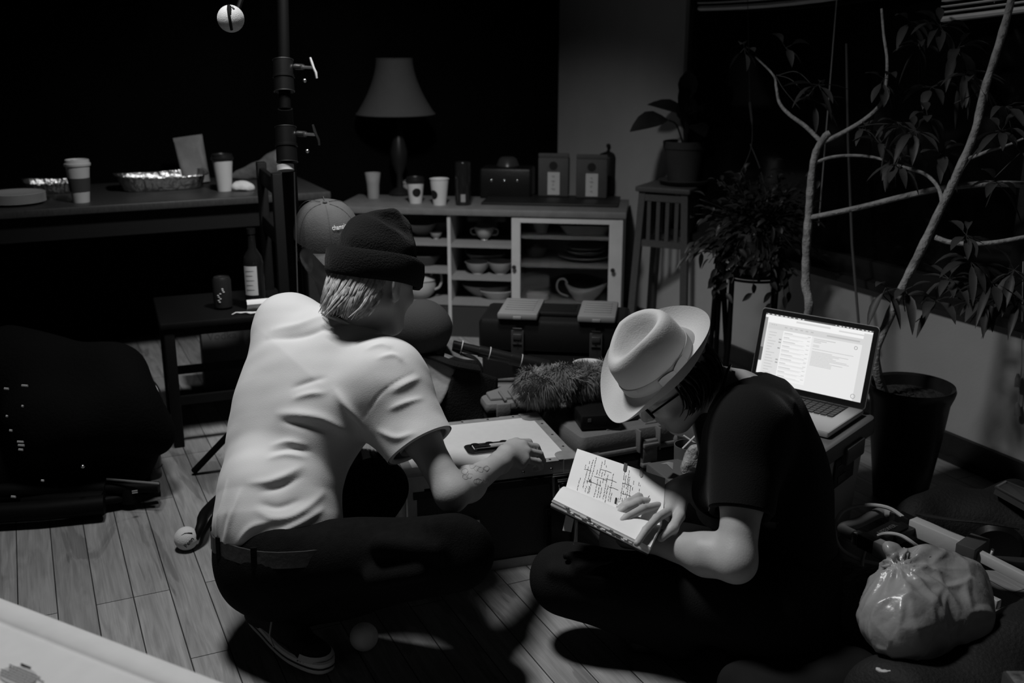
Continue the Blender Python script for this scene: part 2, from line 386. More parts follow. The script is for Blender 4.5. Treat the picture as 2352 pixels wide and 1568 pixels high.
for a_, b_ in ((WS0 + .03, .12), (.18, WS1 - .03)):
    m = MB(); wbox(m, a_, b_, WZ0 + .06, WZ1 - .06, -.062, -.054); obj('window_pane', m, mat('night_glass', .01, .08, trans=.6, spec=.15), WF, False)
m = MB(); wbox(m, -5, 6, -.2, 3, -1.65, -1.6); struct('wall_outside', m, MDARK)
# blinds pulled up at the top of the window
MBL = mat('blind_slats', .62, .6, var=.06)
def blind(name, s0, s1, z0, z1, n, label, d=.03):
    t = thing(name, label, 'blind', WR((s0 + s1) / 2, min(z0, z1), d), 0, 'raised window blinds')
    m = MB()
    for k in range(n):
        f = k * .017; a, b = WR(s0, z0 + f, d), WR(s1, z1 + f, d)
        pts = [a.lerp(b, i / 8) + Vector((0, 0, -.018 * math.sin(math.pi * i / 8))) for i in range(9)]
        m.tube(pts, [.021] * 9, 6, flat=.16, up=(0, 0, 1))
    obj('slat_stack', m, MBL, t)
    m = MB(); a, b = WR(s0, z0 - .022, d), WR(s1, z1 - .022, d); m.tube([a.lerp(b, i / 8) + Vector((0, 0, -.018 * math.sin(math.pi * i / 8))) for i in range(9)], [.017] * 9, 8, flat=.6, up=(0, 0, 1)); obj('bottom_rail', m, MBL, t)
    m = MB(); m.box((WR((s0 + s1) / 2, 2.12, d)), (.045, abs(s1 - s0), .05), FR); obj('head_rail', m, MBL, t)
    m = MB()
    for q in (.15, .85):
        m = MB(); a = WR(s0 + (s1 - s0) * q, 2.1, d); b = WR(s0 + (s1 - s0) * q, z0 + (z1 - z0) * q, d); m.cyl(a, b, .0016, seg=6); obj('lift_cord', m, MBL, t)
    return t
BL1 = blind('window_blind', 1.83, .62, 1.545, 1.59, 7, 'pale raised slatted blind over the left part of the window')
blind('window_blind', .50, -.75, 1.475, 1.62, 7, 'pale raised slatted blind hanging crooked over the right part of the window', .035)
def WPL(px, py, d): return PL(px, py, WR(0, 0, d), WN)
cord = MB(); a = WPL(1925, -40, .06); b = WPL(1880, 520, .06); cord.tube([a, a.lerp(b, .5) + Vector((0, 0, -.003)), b], .0022, 6); obj('pull_cord', cord, mat('cord_white', .4, .7), BL1)
wand = MB(); wand.tube([WPL(1944, 100, .09), WPL(1948, 330, .09), WPL(1957, 560, .10), WPL(1973, 752, .13)], [.004, .0045, .005, .005], 8)
obj('blind_wand', wand, mat('wand_plastic', .10, .4), None, label='slim dark wand hanging in front of the window behind the laptop', cat='wand')
t = thing('blind_pull', 'pair of small pale cord pulls hanging against the wall at the right edge', 'cord pull', WPL(2338, 950, .02))
m = MB(); m.tube([WPL(2350, 600, .02), WPL(2346, 850, .02), WPL(2338, 930, .02)], .0016, 6); obj('pull_cord', m, mat('cord_white', .4), t)
for (x_, y_) in ((2338, 872), (2337, 938)):
    a = WPL(x_, y_ - 14, .02); b = WPL(x_, y_ + 16, .02); m = MB(); m.tube([a, a.lerp(b, .4), b], [.004, .009, .011], 10); obj('pull_tassel', m, mat('tassel', .3, .5), t)
# ================================================================ people
SKIN = mat('skin', .36, .5, var=.06, vs=30, bump=.06, bs=250, spec=.35)
DSKIN = SKIN
JEAN = mat('black_denim', .005, .9, var=.2, vs=60, bump=.25, bs=300, spec=.05)
def unit(v): return Vector(v).normalized()
def head(sd, c, F, U, ear=True, s=1.0):
    F = unit(F); U = unit(Vector(U) - F * Vector(U).dot(F)); Lt = U.cross(F); Mx = Matrix((F, Lt, U)).transposed()
    q = lambda f, l, u: c + (F * f + Lt * l + U * u) * s
    e = lambda f, l, u, r, k=.02, op=0, M_=Mx: sd.ell(q(f, l, u), [x * s for x in r], M_, k, op)
    e(-.012, 0, .035, (.099, .077, .092), .0)
    e(.030, 0, -.035, (.064, .060, .088), .04)
    e(.068, 0, -.098, (.022, .026, .018), .03)
    for l in (-1, 1):
        sd.cap(q(-.01, .062 * l, -.055), q(.06, .022 * l, -.1), .012 * s, .01 * s, .035)
        e(.062, .042 * l, -.028, (.018, .020, .016), .02)
        e(.093, .031 * l, .008, (.013, .017, .012), .012, 1)
        e(.073, .031 * l, .006, (.0125, .0125, .0125), .003)
        sd.cap(q(.083, .014 * l, .024), q(.074, .046 * l, .022), .006 * s, .005 * s, .012)
    sd.cap(q(.088, 0, .012), q(.112, 0, -.030), .007 * s, .011 * s, .012)
    for l in (-1, 1): e(.100, .011 * l, -.034, (.010, .008, .007), .008)
    e(.089, 0, -.060, (.010, .022, .0055), .006); e(.087, 0, -.072, (.010, .018, .006), .006)
    if ear:
        for l in (-1, 1):
            Me = Matrix.Rotation(-.35 * l, 3, U) @ Mx
            e(-.008, .080 * l, -.006, (.021, .0075, .034), .008, 0, Me)
            e(-.004, .087 * l, .000, (.012, .006, .022), .006, 1, Me); e(-.002, .080 * l, -.036, (.009, .006, .011), .006, 0, Me)
    return q
def finger(sd, pts, r0, r1, k=.004):
    n = len(pts); sd.chain(pts, [r0 + (r1 - r0) * i / (n - 1) for i in range(n)], k)
def body_mesh(name, sd, h, m, parent, **kw): return obj(name, sd.mesh(h), m, parent, **kw)
# ---------------------------------------------------------------- man in the white T-shirt, squatting
p1 = thing('person', 'person in white t-shirt and dark beanie squatting with their back to us', 'person', G(650, 1480))
pel, lum, mid, che, nek = P(636, 1238, 2.43), P(640, 1135, 2.46), P(668, 1000, 2.52), P(722, 872, 2.53), P(800, 752, 2.55)
shL, shR = P(668, 752, 2.64), P(893, 872, 2.44)
elb, wri = P(1040, 1135, 2.35), P(1148, 1062, 2.60)
hipR, knR, anR = P(655, 1285, 2.37), P(1040, 1262, 2.30), P(628, 1408, 2.50)
hipL, knL, anL = P(640, 1235, 2.55), P(866, 1122, 2.68), P(800, 1330, 2.70)
lat = unit(shR - shL); ax = unit(nek - lum); axb = unit(Vector((-.02, .16, 1))); bc = P(606, 1226, 2.45); fwd = unit(ax.cross(lat)) * -1
if fwd.dot(Vector((.5, .7, -.3))) < 0: fwd = -fwd
def torso(sd, inf=0., shirt=True):
    sd.ecap(pel, lum, .150 + inf, .135 + inf, fwd, .72, .03); sd.ecap(lum, mid, .135 + inf, .155 + inf, fwd, .70, .04)
    sd.ecap(mid, che, .155 + inf, .165 + inf, fwd, .66, .05); sd.ecap(che, nek - ax * .06, .150 + inf, .07 + inf, fwd, .62, .06)
    sd.cap(nek - ax * .045, shL, .055 + inf, .062 + inf, .06); sd.cap(nek - ax * .045, shR, .055 + inf, .062 + inf, .06)
    sd.cap(mid.lerp(che, .5) + lat * .08, shR, .09 + inf, .065 + inf, .06); sd.cap(mid.lerp(che, .5) - lat * .08, shL, .09 + inf, .065 + inf, .06)
hc = P(866, 645, 2.51); hF = Vector((.62, .68, -.36)); hU = Vector((-.02, .12, 1))
sd = SDF(); torso(sd, -.032); q = head(sd, hc, hF, hU)
sd.cap(q(-.03, 0, -.05), nek, .052, .058, .03); sd.cap(q(.0, 0, -.06), nek + fwd * .03, .048, .05, .03)
sd.chain([shR, shR.lerp(elb, .5), elb - (elb - shR) * .03], [.043, .040, .036], .03)
fa = elb.lerp(wri, .3)
sd.chain([elb, fa, wri], [.035, .037, .025], .03); sd.ell(elb + Vector((.0, -.012, -.014)), (.018, .018, .018), None, .02)
sd.chain([shL, P(820, 900, 2.80), P(960, 990, 2.9)], [.05, .042, .03], .03)
# right hand resting on the case edge, fingers curled down
kn = [P(1186, 1017, 2.70), P(1201, 1023, 2.685), P(1209, 1037, 2.668), P(1204, 1054, 2.65)]
pip = [P(1214, 1016, 2.735), P(1231, 1027, 2.722), P(1239, 1043, 2.705), P(1236, 1061, 2.685)]
dip = [P(1222, 1034, 2.755), P(1240, 1044, 2.745), P(1246, 1058, 2.725), P(1241, 1072, 2.70)]
tip = [G(1214, 1047, .313), G(1231, 1056, .313), G(1236, 1066, .312), G(1230, 1076, .312)]
pm = P(1163, 1046, 2.63); sd.chain([wri, pm], [.026, .027], .02)
for k_, rk in zip(kn, (.0150, .0150, .0145, .0150)): sd.cap(pm, k_, .0225, rk, .010)
sd.cap(pm, P(1196, 1066, 2.64), .02, .014, .012)
for a_, b_, c_, d_, r0 in zip(kn, pip, dip, tip, (.0118, .0122, .0118, .0108)): finger(sd, [a_, b_, c_, d_], r0, .0085, .003)
sd.chain([P(1158, 1038, 2.645), P(1172, 1022, 2.70), P(1188, 1018, 2.745), G(1200, 1030, .315)], [.018, .0135, .0115, .009], .008)
for a_, b_, c_, r0, r1 in ((hipR, knR, anR, .075, .05), (hipL, knL, anL, .075, .05)): sd.cap(pel, a_, .1, r0, .03); sd.cap(a_, b_, r0, r1, .03); sd.cap(b_, c_, r1, .036, .02)
BOD = body_mesh('body', sd, .0042, SKIN, p1)
# T-shirt
def trim(o, p0, n, rad):                             # cut a sleeve off square
    bm = bmesh.new(); bm.from_mesh(o.data); q = p0 - o.location
    fs = [f for f in bm.faces if (f.calc_center_median() - q).length < rad]; ge = set(fs)
    for f in fs: ge.update(f.edges); ge.update(f.verts)
    bmesh.ops.bisect_plane(bm, geom=list(ge), plane_co=q, plane_no=n, clear_outer=True)
    bm.to_mesh(o.data); bm.free(); o.data.polygons.foreach_set('use_smooth', [True] * len(o.data.polygons))
sh = SDF(); torso(sh, .004)
hem = lambda px, py, s_=sh: s_.hit(px, py)
sh.cap(lum + (pel - lum) * .55, lum, .148, .140, .03)
arm = unit(elb - shR); cut = shR + (elb - shR) * .56
sh.cap(shR - arm * .01, shR.lerp(elb, .68), .082, .070, .05); sh.cap(shR.lerp(elb, .25) + Vector((-.03, -.01, -.05)), shR.lerp(elb, .6) + Vector((-.018, 0, -.012)), .05, .062, .05)
sh.cap(shL, shL.lerp(P(820, 900, 2.80), .5), .075, .07, .05)
base_hit = lambda pts: [hem(*p_) for p_ in pts]
def fold(pts, r, k, op=0, push=.5):
    v = [h2 for h2 in base_hit(pts) if h2 is not None]
    if len(v) > 1: folds.append((smooth_path(v, 4), (.60 if op == 0 else -.55) * r, r * .95))
folds = []
fold([(612, 780), (655, 776), (705, 768), (755, 750), (806, 738)], .013, .022, 1)
fold([(628, 760), (690, 748), (760, 722)], .018, .03, 0, .35)
fold([(640, 950), (690, 952), (745, 962), (800, 992), (842, 1030)], .015, .022, 0)
fold([(648, 968), (690, 975), (745, 990)], .011, .02, 1)
fold([(768, 895), (790, 925), (818, 955), (838, 985)], .013, .02, 0)
fold([(676, 915), (712, 905), (745, 902)], .011, .02, 0); fold([(672, 890), (705, 878), (745, 868)], .010, .02, 1)
fold([(575, 1110), (615, 1106), (655, 1092), (690, 1074)], .013, .02, 0); fold([(600, 1128), (645, 1118), (690, 1096)], .011, .02, 1)
fold([(592, 1172), (625, 1190), (668, 1186), (705, 1165), (740, 1135)], .013, .018, 0); fold([(600, 1156), (640, 1164), (690, 1148)], .011, .02, 1)
fold([(625, 1022), (662, 1014), (700, 1020)], .010, .02, 0); fold([(618, 1052), (655, 1044), (700, 1050)], .010, .018, 0); fold([(622, 1036), (668, 1030), (712, 1038)], .008, .016, 1)
fold([(500, 1235), (506, 1170), (520, 1110)], .009, .014, 0); fold([(520, 1245), (534, 1180), (552, 1130)], .009, .014, 0); fold([(545, 1250), (575, 1212), (620, 1198)], .010, .016, 0); fold([(585, 1248), (640, 1225), (700, 1196), (740, 1170)], .010, .016, 0); fold([(510, 1240), (520, 1180)], .008, .012, 1)
fold([(900, 900), (935, 880), (962, 868)], .010, .018, 0); fold([(895, 940), (930, 925), (968, 915)], .009, .018, 0); fold([(870, 990), (910, 1005), (950, 995)], .010, .02, 0)
fold([(836, 960), (868, 911), (905, 880), (950, 856)], .0045, .006, 1)
fold([(845, 800), (880, 792), (900, 800)], .010, .02, 0); fold([(870, 822), (905, 815), (925, 830)], .009, .02, 0)
inn_ = SDF(); nkh = nek + ax * .01
sh.ell(nek + ax * .035, (.070, .080, .075), frame(ax, lat), .008, 1)
sh.chain([shR.lerp(elb, .30), shR.lerp(elb, .95)], [.056, .062], .004, 1)
sh.plane(cut, arm) if False else None
sh.p.append(('p', np.array(bc + axb * .010), np.array(-axb), 0, 0, 0, 2))
hemc = SDF(); hemc.cap(cut, cut + arm * .3, .13, .13); 
wv = waves(.0014, 30, 9, 3); sh.disp = wv; fine = waves(.0006, 85, 10, 13)
SHIRT = obj('t_shirt', relief(*sh.mesh(.0040), folds, fine), mat('white_cotton', .56, .9, bump=.10, bs=500, sheen=.1, spec=.15), p1); trim(SHIRT, cut, arm, .125)
# hem band of the sleeve and the ribbed collar
def ring_on(sdf_pts, r, m_, name, parent, closed=True, seg=8, flat=1., up=None):
    mb = MB(); pts = list(sdf_pts); n_ = len(pts)
    for _ in range(4):
        if closed: pts = [(pts[i - 1] + pts[i] * 2 + pts[(i + 1) % n_]) / 4 for i in range(n_)]
    if closed: pts = pts + [pts[0], pts[1]]
    mb.tube(pts, r, seg, caps=not closed, flat=flat, up=up); return obj(name, mb, m_, parent)
def around(sdf, c, axis, rmax=.2, n=40, x=None):
    Fm = frame(axis, x); out = []
    for i in range(n):
        a = 2 * math.pi * i / n; d = Fm.col[0] * math.cos(a) + Fm.col[1] * math.sin(a); lo, hi = .0, rmax
        rs = np.linspace(rmax, 0, 90); dd = sdf(np.array([tuple(c + d * r_) for r_ in rs])); j = np.argmax(dd < 0); out.append(c + d * rs[j])
    return out
ring_on([cut - arm * .001 + unit(p_ - cut) * ((p_ - cut).length - .0055) for p_ in around(sh, cut - arm * .003, arm, .125)], .0062, mat('white_cotton', .62), 'sleeve_hem', SHIRT, seg=10)
cc = nek - ax * .016 + fwd * -.004; Fc_ = frame(ax, lat); ring_on([cc + Fc_.col[0] * (.072 * math.cos(a)) + Fc_.col[1] * (.078 * math.sin(a)) + ax * (-.012 * math.sin(a) * (1 if Fc_.col[1].dot(fwd) > 0 else -1)) for a in [2 * math.pi * k / 40 for k in range(40)]], .010, mat('white_cotton', .62), 'collar', SHIRT, seg=10, flat=.6, up=ax)
# jeans
pj = SDF()
pj.ecap(pel - (lum - pel) * .35, pel + (lum - pel) * .42, .152, .147, fwd, .76, .03)
pj.p.append(('p', np.array(bc + axb * .016), np.array(axb), 0, 0, 0, 2))
pj.cap(hipR, knR, .088, .078, .04); pj.cap(knR + Vector((.012, -.006, -.01)), anR.lerp(knR, .12), .074, .060, .03); pj.cap(P(590, 1256, 2.43), hipR, .086, .086, .05)
pj.cap(hipL, knL, .10, .078, .05); pj.cap(knL, anL, .07, .055, .03)
pj.cap(P(625, 1318, 2.42), hipR, .056, .078, .05)
for a_, b_, r_ in ((P(1000, 1215, 2.25), P(1085, 1230, 2.27), .02), (P(880, 1250, 2.24), P(1000, 1262, 2.22), .022), (P(860, 1330, 2.24), P(960, 1318, 2.22), .02)): pj.cap(a_, b_, r_, r_ * .6, .04)
pj.disp = waves(.003, 30, 8, 5)
JE = body_mesh('jeans', pj, .0055, JEAN, p1)
bl = SDF(); bl.ecap(pel - (lum - pel) * .6, pel + (lum - pel) * .5, .158, .152, fwd, .77, 0)
mb = MB(); rg_b = around(bl, bc, axb, .25, 48, lat); rg_j = around(pj, bc, axb, .25, 48, lat); rg = [bc + unit(b_ - bc) * max((b_ - bc).length, min((j_ - bc).length, (b_ - bc).length + .045)) for b_, j_ in zip(rg_b, rg_j)]; rings = []
for p_ in rg:
    o_ = unit(p_ - bc); rings.append([p_ + axb * .017, p_ + axb * .017 + o_ * .005, p_ - axb * .019 + o_ * .006, p_ - axb * .019])
mb.loft(rings + rings[:1], False, False); BELT = obj('belt', mb, mat('dark_leather', .035, .5, bump=.2), p1)
for i in (30, 36, 42, 24):
    o_ = unit(rg[i] - bc); mb = MB(); mb.box(rg[i] + o_ * .006, (.006, .013, .05), frame(axb, o_)); obj('belt_loop', mb, JEAN, JE)
# shoes: dark canvas upper, pale rubber sole with a dark foxing stripe
def shoe(parent, heel, toe, upv, lift=0.):
    f = unit(toe - heel); u = unit(Vector(upv) - f * Vector(upv).dot(f)); l_ = u.cross(f); ln = (toe - heel).length; Q = lambda a, b, c: heel + f * (a * ln) + l_ * b + u * c
    def outline(inf, z):
        pts = []
        for i in range(40):
            a = 2 * math.pi * i / 40; x = .5 + .5 * math.cos(a); wd = .034 + .016 * max(0, min(1, (x - .3) / .4)); y = math.sin(a); y = math.copysign(abs(y) ** .75, y)
            pts.append(Q(.5 + (.5 + inf / ln) * math.cos(a), (wd + inf) * y, z))
        return pts
    t_ = MB(); t_.loft([outline(0, 0), outline(.004, .004), outline(.004, .026), outline(.0, .030)]); so = obj('sole', t_, mat('rubber_sole', .42, .6), parent)
    t_ = MB(); t_.loft([outline(.0048, .0125), outline(.0052, .013), outline(.0052, .0165), outline(.0048, .017)], False, False); obj('sole_stripe', t_, mat('black_rubber', .012), so)
    s2 = SDF(); s2.cap(Q(.14, 0, .035), Q(.86, 0, .022), .036, .03, .02); s2.cap(Q(.16, 0, .04), Q(.2, 0, .095), .036, .038, .03); s2.cap(Q(.2, 0, .085), Q(.55, 0, .045), .036, .036, .03); s2.ell(Q(.78, 0, .018), (.06, .046, .03), Matrix((f, l_, u)).transposed(), .02)
    s2.p.append(('p', np.array(Q(0, 0, .018)), np.array(-u), 0, 0, 0, 2)); s2.p.append(('p', np.array(Q(0, 0, .105)), np.array(u), 0, 0, 0, 2))
    uo = obj('upper', s2.mesh(.004), mat('black_canvas', .012, .9, bump=.3, bs=300), parent)
    t_ = MB()
    for k in range(5):
        a = .42 + k * .075; zz = .092 - k * .010
        t_.tube([Q(a - .01, -.020, zz - .012), Q(a, -.008, zz - .002), Q(a + .02, .008, zz - .002), Q(a + .03, .020, zz - .012)], .0026, 6)
    t_.tube([Q(.44, -.01, .085), Q(.47, -.04, .07), Q(.52, -.055, .045), Q(.6, -.06, .03)], .0022, 6)
    obj('laces', t_, mat('pale_laces', .40, .8), parent)
    t_ = MB(); s3 = [Q(.80 + .2 * math.cos(R(a)), .047 * math.sin(R(a)), z) for a in range(-80, 81, 16) for z in (.026,)]
    s4 = [Q(.80 + .17 * math.cos(R(a)), .040 * math.sin(R(a)), .038) for a in range(-80, 81, 16)]
    t_.sheet([s3, s4]); obj('toe_cap', t_, mat('rubber_sole', .42), parent)
shoe(p1, P(578, 1418, 2.57), P(752, 1545, 2.36), (0, .1, 1))
shoe(p1, P(770, 1330, 2.80), P(950, 1300, 2.85), (0, 0, 1))
# knit beanie with a thick turned-up cuff
F1 = unit(hF); U1 = unit(hU - F1 * hU.dot(F1)); L1 = U1.cross(F1); UB = unit(U1 + F1 * -.05 + L1 * .0); FB = unit(F1 - UB * F1.dot(UB)); LB = UB.cross(FB)
hb = hc + UB * .030 - FB * .012; Mb = Matrix((FB, LB, UB)).transposed()
be = SDF(); be.ell(hb + UB * .030, (.103, .086, .100), Mb, 0); be.cap(hb + UB * .075 - FB * .03, hb + UB * .108 + FB * .035, .035, .028, .05)
be.chain([hb + UB * .125 - FB * .02 - LB * .02, hb + UB * .128 + FB * .01 - LB * .025, hb + UB * .105 + FB * .065 - LB * .02], [.010, .013, .008], .015)
be.chain([hb + UB * .135 - FB * .055, hb + UB * .118 - FB * .02 - LB * .05, hb + UB * .10 + FB * .02 - LB * .07], [.012, .016, .010], .02, 1)
be.p.append(('p', np.array(hb - UB * .01), np.array(-UB), 0, 0, 0, 2)); be.disp = waves(.0014, 90, 8, 4)
KN = mat('dark_knit', .011, .95, bump=.5, bs=260, sheen=.06, spec=.05); BEA = body_mesh('beanie', be, .004, KN, p1)
cf = MB(); rings = []
for i in range(48):
    a = 2 * math.pi * i / 48; d = FB * (.112 * math.cos(a)) + LB * (.095 * math.sin(a)); o_ = unit(d)
    pr = [(.0, -.030), (.008, -.034), (.014, -.026), (.0155, .0), (.0145, .024), (.008, .033), (-.002, .033)]
    rings.append([hb + d + o_ * (x + .002 * math.sin(5 * a + z * 60)) + UB * (z + .002 * math.sin(3 * a)) for x, z in pr])
cf.loft(rings + rings[:1], False, False); obj('cuff', cf, KN, BEA)
# shaggy light hair under the beanie, combed down to the nape
def hair(parent, m_, centre, f0, f1, n, L0, seed, rxy=(.1, .08), low=-.012, under=.09):
    r = random.Random(seed); mb = MB()
    for i in range(n):
        a = f0 + (f1 - f0) * r.random(); lev = r.random(); zz = low - lev * .055
        ca, sa = math.cos(a), math.sin(a); d = FB * (rxy[0] * ca) + LB * (rxy[1] * sa); o_ = unit(d)
        root = hb + d * (1.0 - .10 * lev) + UB * (zz + .01); ln = L0 * r.uniform(.7, 1.15) * (1.1 - .45 * lev)
        tang = unit(UB.cross(o_)) * (-.55 + r.uniform(-.35, .3)); pts = []; w0 = r.uniform(.0035, .0065)
        for k in range(6):
            t = k / 5; pts.append(root + o_ * (.024 * math.sin(t * 2.3) - .016 * t * t) - UB * (ln * t) + tang * (ln * t * t * .7))
        mb.tube(pts, [w0, w0, w0 * .95, w0 * .8, w0 * .55, w0 * .15], 5, flat=.55)
    return obj('hair', mb, m_, parent)
HM = mat('light_hair', .52, .42, var=.5, vs=90, spec=.5)
hair(p1, HM, hc, R(92), R(251), 380, .105, 3)
# tattoo lines on the forearm
tb = MB(); r = random.Random(2)
for i in range(11):
    cx, cy = 1088 + r.uniform(-22, 30), 1092 + r.uniform(-22, 14); pts = []
    for k in range(9):
        a = k * .75 + r.random(); h2 = sd.hit(cx + r.uniform(5, 9) * math.cos(a), cy + r.uniform(4, 7) * math.sin(a), 1.8)
        if h2 is not None: pts.append(h2)
    if len(pts) > 3: tb.tube(smooth_path(pts, 3), .00022, 4)
obj('tattoo', tb, mat('faded_ink', .20, .7), BOD)
# ---------------------------------------------------------------- person in the felt hat, sitting cross-legged with the notebook
p2 = thing('person', 'person in black t-shirt and pale felt hat sitting cross-legged reading a notebook', 'person', G(1700, 1500))
pel2, lum2, mid2, che2, nek2 = P(1795, 1395, 2.46), P(1800, 1255, 2.48), P(1785, 1110, 2.50), P(1752, 995, 2.50), P(1690, 895, 2.50)
sL2, sR2 = P(1722, 985, 2.33), P(1672, 948, 2.64)
eL, wL = P(1690, 1290, 2.24), P(1488, 1238, 2.40)
eR, wR = P(1672, 1195, 2.68), P(1588, 1116, 2.44)
hpL, kL, aL = P(1755, 1395, 2.36), P(1300, 1328, 2.44), P(1560, 1455, 2.42)
hpR, kR, aR = P(1790, 1340, 2.62), P(1450, 1240, 2.82), P(1480, 1420, 2.52)
lat2 = unit(sL2 - sR2); ax2 = unit(nek2 - lum2); fw2 = unit(lat2.cross(ax2))
if fw2.x > 0: fw2 = -fw2
def torso2(sd, inf):
    sd.ecap(pel2, lum2, .155 + inf, .140 + inf, fw2, .78, .03); sd.ecap(lum2, mid2, .140 + inf, .150 + inf, fw2, .76, .04)
    sd.ecap(mid2, che2, .150 + inf, .155 + inf, fw2, .70, .05); sd.ecap(che2, nek2 - ax2 * .06, .145 + inf, .07 + inf, fw2, .66, .06)
    for s_ in (sL2, sR2): sd.cap(nek2 - ax2 * .045, s_, .052 + inf, .060 + inf, .06); sd.cap(mid2.lerp(che2, .5), s_, .09 + inf, .062 + inf, .06)
# head axes measured against the hat: front down to the left, crown to the upper left and towards us
H2F = unit(C2W(-.72, .69, .02)); H2U = unit(C2W(-.60, -.64, -.47)); H2U = unit(H2U - H2F * H2U.dot(H2F)); H2L = H2U.cross(H2F)
h2c = P(1545, 868, 2.475)
sd2 = SDF(); torso2(sd2, -.022); q2 = head(sd2, h2c, H2F, H2U)
sd2.ell(h2c + H2U * .128, (.085, .060, .052), Matrix((H2F, H2L, H2U)).transposed(), .015, 1)
sd2.cap(q2(-.035, 0, -.06), nek2 - Vector((0, 0, .01)), .054, .060, .03)
sd2.chain([sL2, sL2.lerp(eL, .5), eL], [.052, .046, .040], .03); sd2.chain([eL, eL.lerp(wL, .32), wL], [.040, .043, .027], .03)
sd2.chain([sR2, sR2.lerp(eR, .5), eR], [.052, .046, .040], .03); sd2.chain([eR, eR.lerp(wR, .35), wR], [.040, .041, .027], .03)
# right hand spread over the page
tips = [(1408, 1188, 2.325), (1409, 1211, 2.29), (1463, 1247, 2.235)]
bk_ = [(1506, 1150, 2.405), (1522, 1160, 2.39), (1538, 1172, 2.375)]
pinky_t, pinky_k = (1419, 1171, 2.355), (1498, 1142, 2.425)
sd2.chain([wR, P(1560, 1128, 2.425)], [.028, .030], .02)
for (kx, ky, kt) in bk_ + [pinky_k]: sd2.cap(wR.lerp(P(1560, 1128, 2.425), .6), P(kx, ky, kt), .022, .0135, .016)
for (kx, ky, kt), (tx, ty, tt) in zip(bk_ + [pinky_k], tips + [pinky_t]):
    a, b = P(kx, ky, kt), P(tx, ty, tt); upn = Vector((0, -.1, 1))
    finger(sd2, [a, a.lerp(b, .42) + upn * .014, a.lerp(b, .74) + upn * .011, b], .0112, .0078)
sd2.chain([P(1565, 1140, 2.41), P(1560, 1185, 2.36), P(1546, 1212, 2.325), P(1518, 1236, 2.30)], [.018, .0125, .0115, .0085], .008)
# left hand holding the block from below
sd2.chain([wL, P(1440, 1232, 2.43)], [.027, .028], .02)
for i, (tx, ty) in enumerate(((1352, 1188), (1362, 1200), (1380, 1212), (1402, 1222))):
    a = P(1425 + i * 8, 1224 + i * 5, 2.43 - i * .012); finger(sd2, [a, a.lerp(P(tx, ty, 2.40 - i * .012), .55), P(tx, ty, 2.39 - i * .012)], .011, .008)
sd2.chain([P(1465, 1240, 2.40), P(1470, 1246, 2.34), P(1462, 1240, 2.31)], [.015, .012, .009], .008)
for a_, b_, c_ in ((hpR, kR, aR), (hpL, kL, aL)): sd2.cap(pel2, a_, .1, .075, .03); sd2.cap(a_, b_, .075, .05, .03); sd2.cap(b_, c_, .05, .036, .02)
BOD2 = body_mesh('body', sd2, .0036, SKIN, p2)
TEE = mat('black_cotton', .0075, .92, bump=.25, bs=350, sheen=.06, spec=.08)
s3 = SDF(); torso2(s3, .004); aL2 = unit(eL - sL2); aR2 = unit(eR - sR2)
s3.cap(sL2, sL2.lerp(eL, .70), .080, .072, .05); s3.cap(sR2, sR2.lerp(eR, .6), .076, .07, .05)
s3.cap(P(1650, 1130, 2.40), P(1668, 1010, 2.42), .06, .05, .06)
for a_, b_, r_ in ((P(1850, 1120, 2.37), P(1800, 950, 2.40), .012), (P(1700, 905, 2.36), P(1800, 930, 2.36), .010)): s3.cap(a_, b_, r_, r_, .03)
s3.ell(nek2 + ax2 * .03, (.074, .078, .07), frame(ax2, lat2), .008, 1)
s3.chain([sL2.lerp(eL, .38), sL2.lerp(eL, .95)], [.056, .058], .004, 1); s3.chain([sR2.lerp(eR, .35), sR2.lerp(eR, .9)], [.056, .06], .004, 1)
s3.disp = waves(.0022, 34, 9, 8)
TE = body_mesh('t_shirt', s3, .0048, TEE, p2); trim(TE, sL2.lerp(eL, .62), aL2, .12)
c2_ = sL2.lerp(eL, .615); ring_on([c2_ + unit(p_ - c2_) * ((p_ - c2_).length - .0065) for p_ in around(s3, c2_, aL2, .12)], .0072, TEE, 'sleeve_hem', TE, seg=10)
j2 = SDF(); j2.ecap(pel2 - ax2 * .04, lum2 - ax2 * .02, .165, .155, fw2, .80, .03); j2.p.append(('p', np.array(lum2 - ax2 * .03), np.array(ax2), 0, 0, 0, 2))
j2.cap(hpL, kL, .105, .077, .05); j2.cap(kL, aL, .072, .058, .04); j2.cap(hpR, kR, .1, .08, .05); j2.cap(kR, aR, .075, .056, .04); j2.cap(pel2 - Vector((0, .02, .05)), hpL, .12, .105, .05)
for a_, b_ in ((P(1300, 1275, 2.36), P(1420, 1268, 2.33)), (P(1330, 1300, 2.34), P(1440, 1285, 2.31)), (P(1270, 1310, 2.37), P(1390, 1330, 2.33))): j2.cap(a_, b_, .010, .006, .03)
j2.disp = waves(.003, 30, 8, 6); j2.p.append(('p', np.array((0, 0, .004)), np.array((0, 0, -1.)), 0, 0, 0, 2))
body_mesh('jeans', j2, .006, mat('black_twill', .009, .9, bump=.25, bs=300, spec=.06), p2)
for n_, (h_a, t_a) in enumerate(((P(1600, 1452, 2.41), P(1470, 1475, 2.46)), (P(1500, 1425, 2.53), P(1640, 1440, 2.53)))):
    s4 = SDF(); f_ = unit(t_a - h_a); s4.cap(h_a, t_a, .036, .034, .02); s4.cap(h_a, h_a + Vector((0, 0, .05)), .036, .036, .02); s4.p.append(('p', np.array((0, 0, .006)), np.array((0, 0, -1.)), 0, 0, 0, 2))
    body_mesh('boot', s4, .005, mat('black_leather', .010, .5), p2)
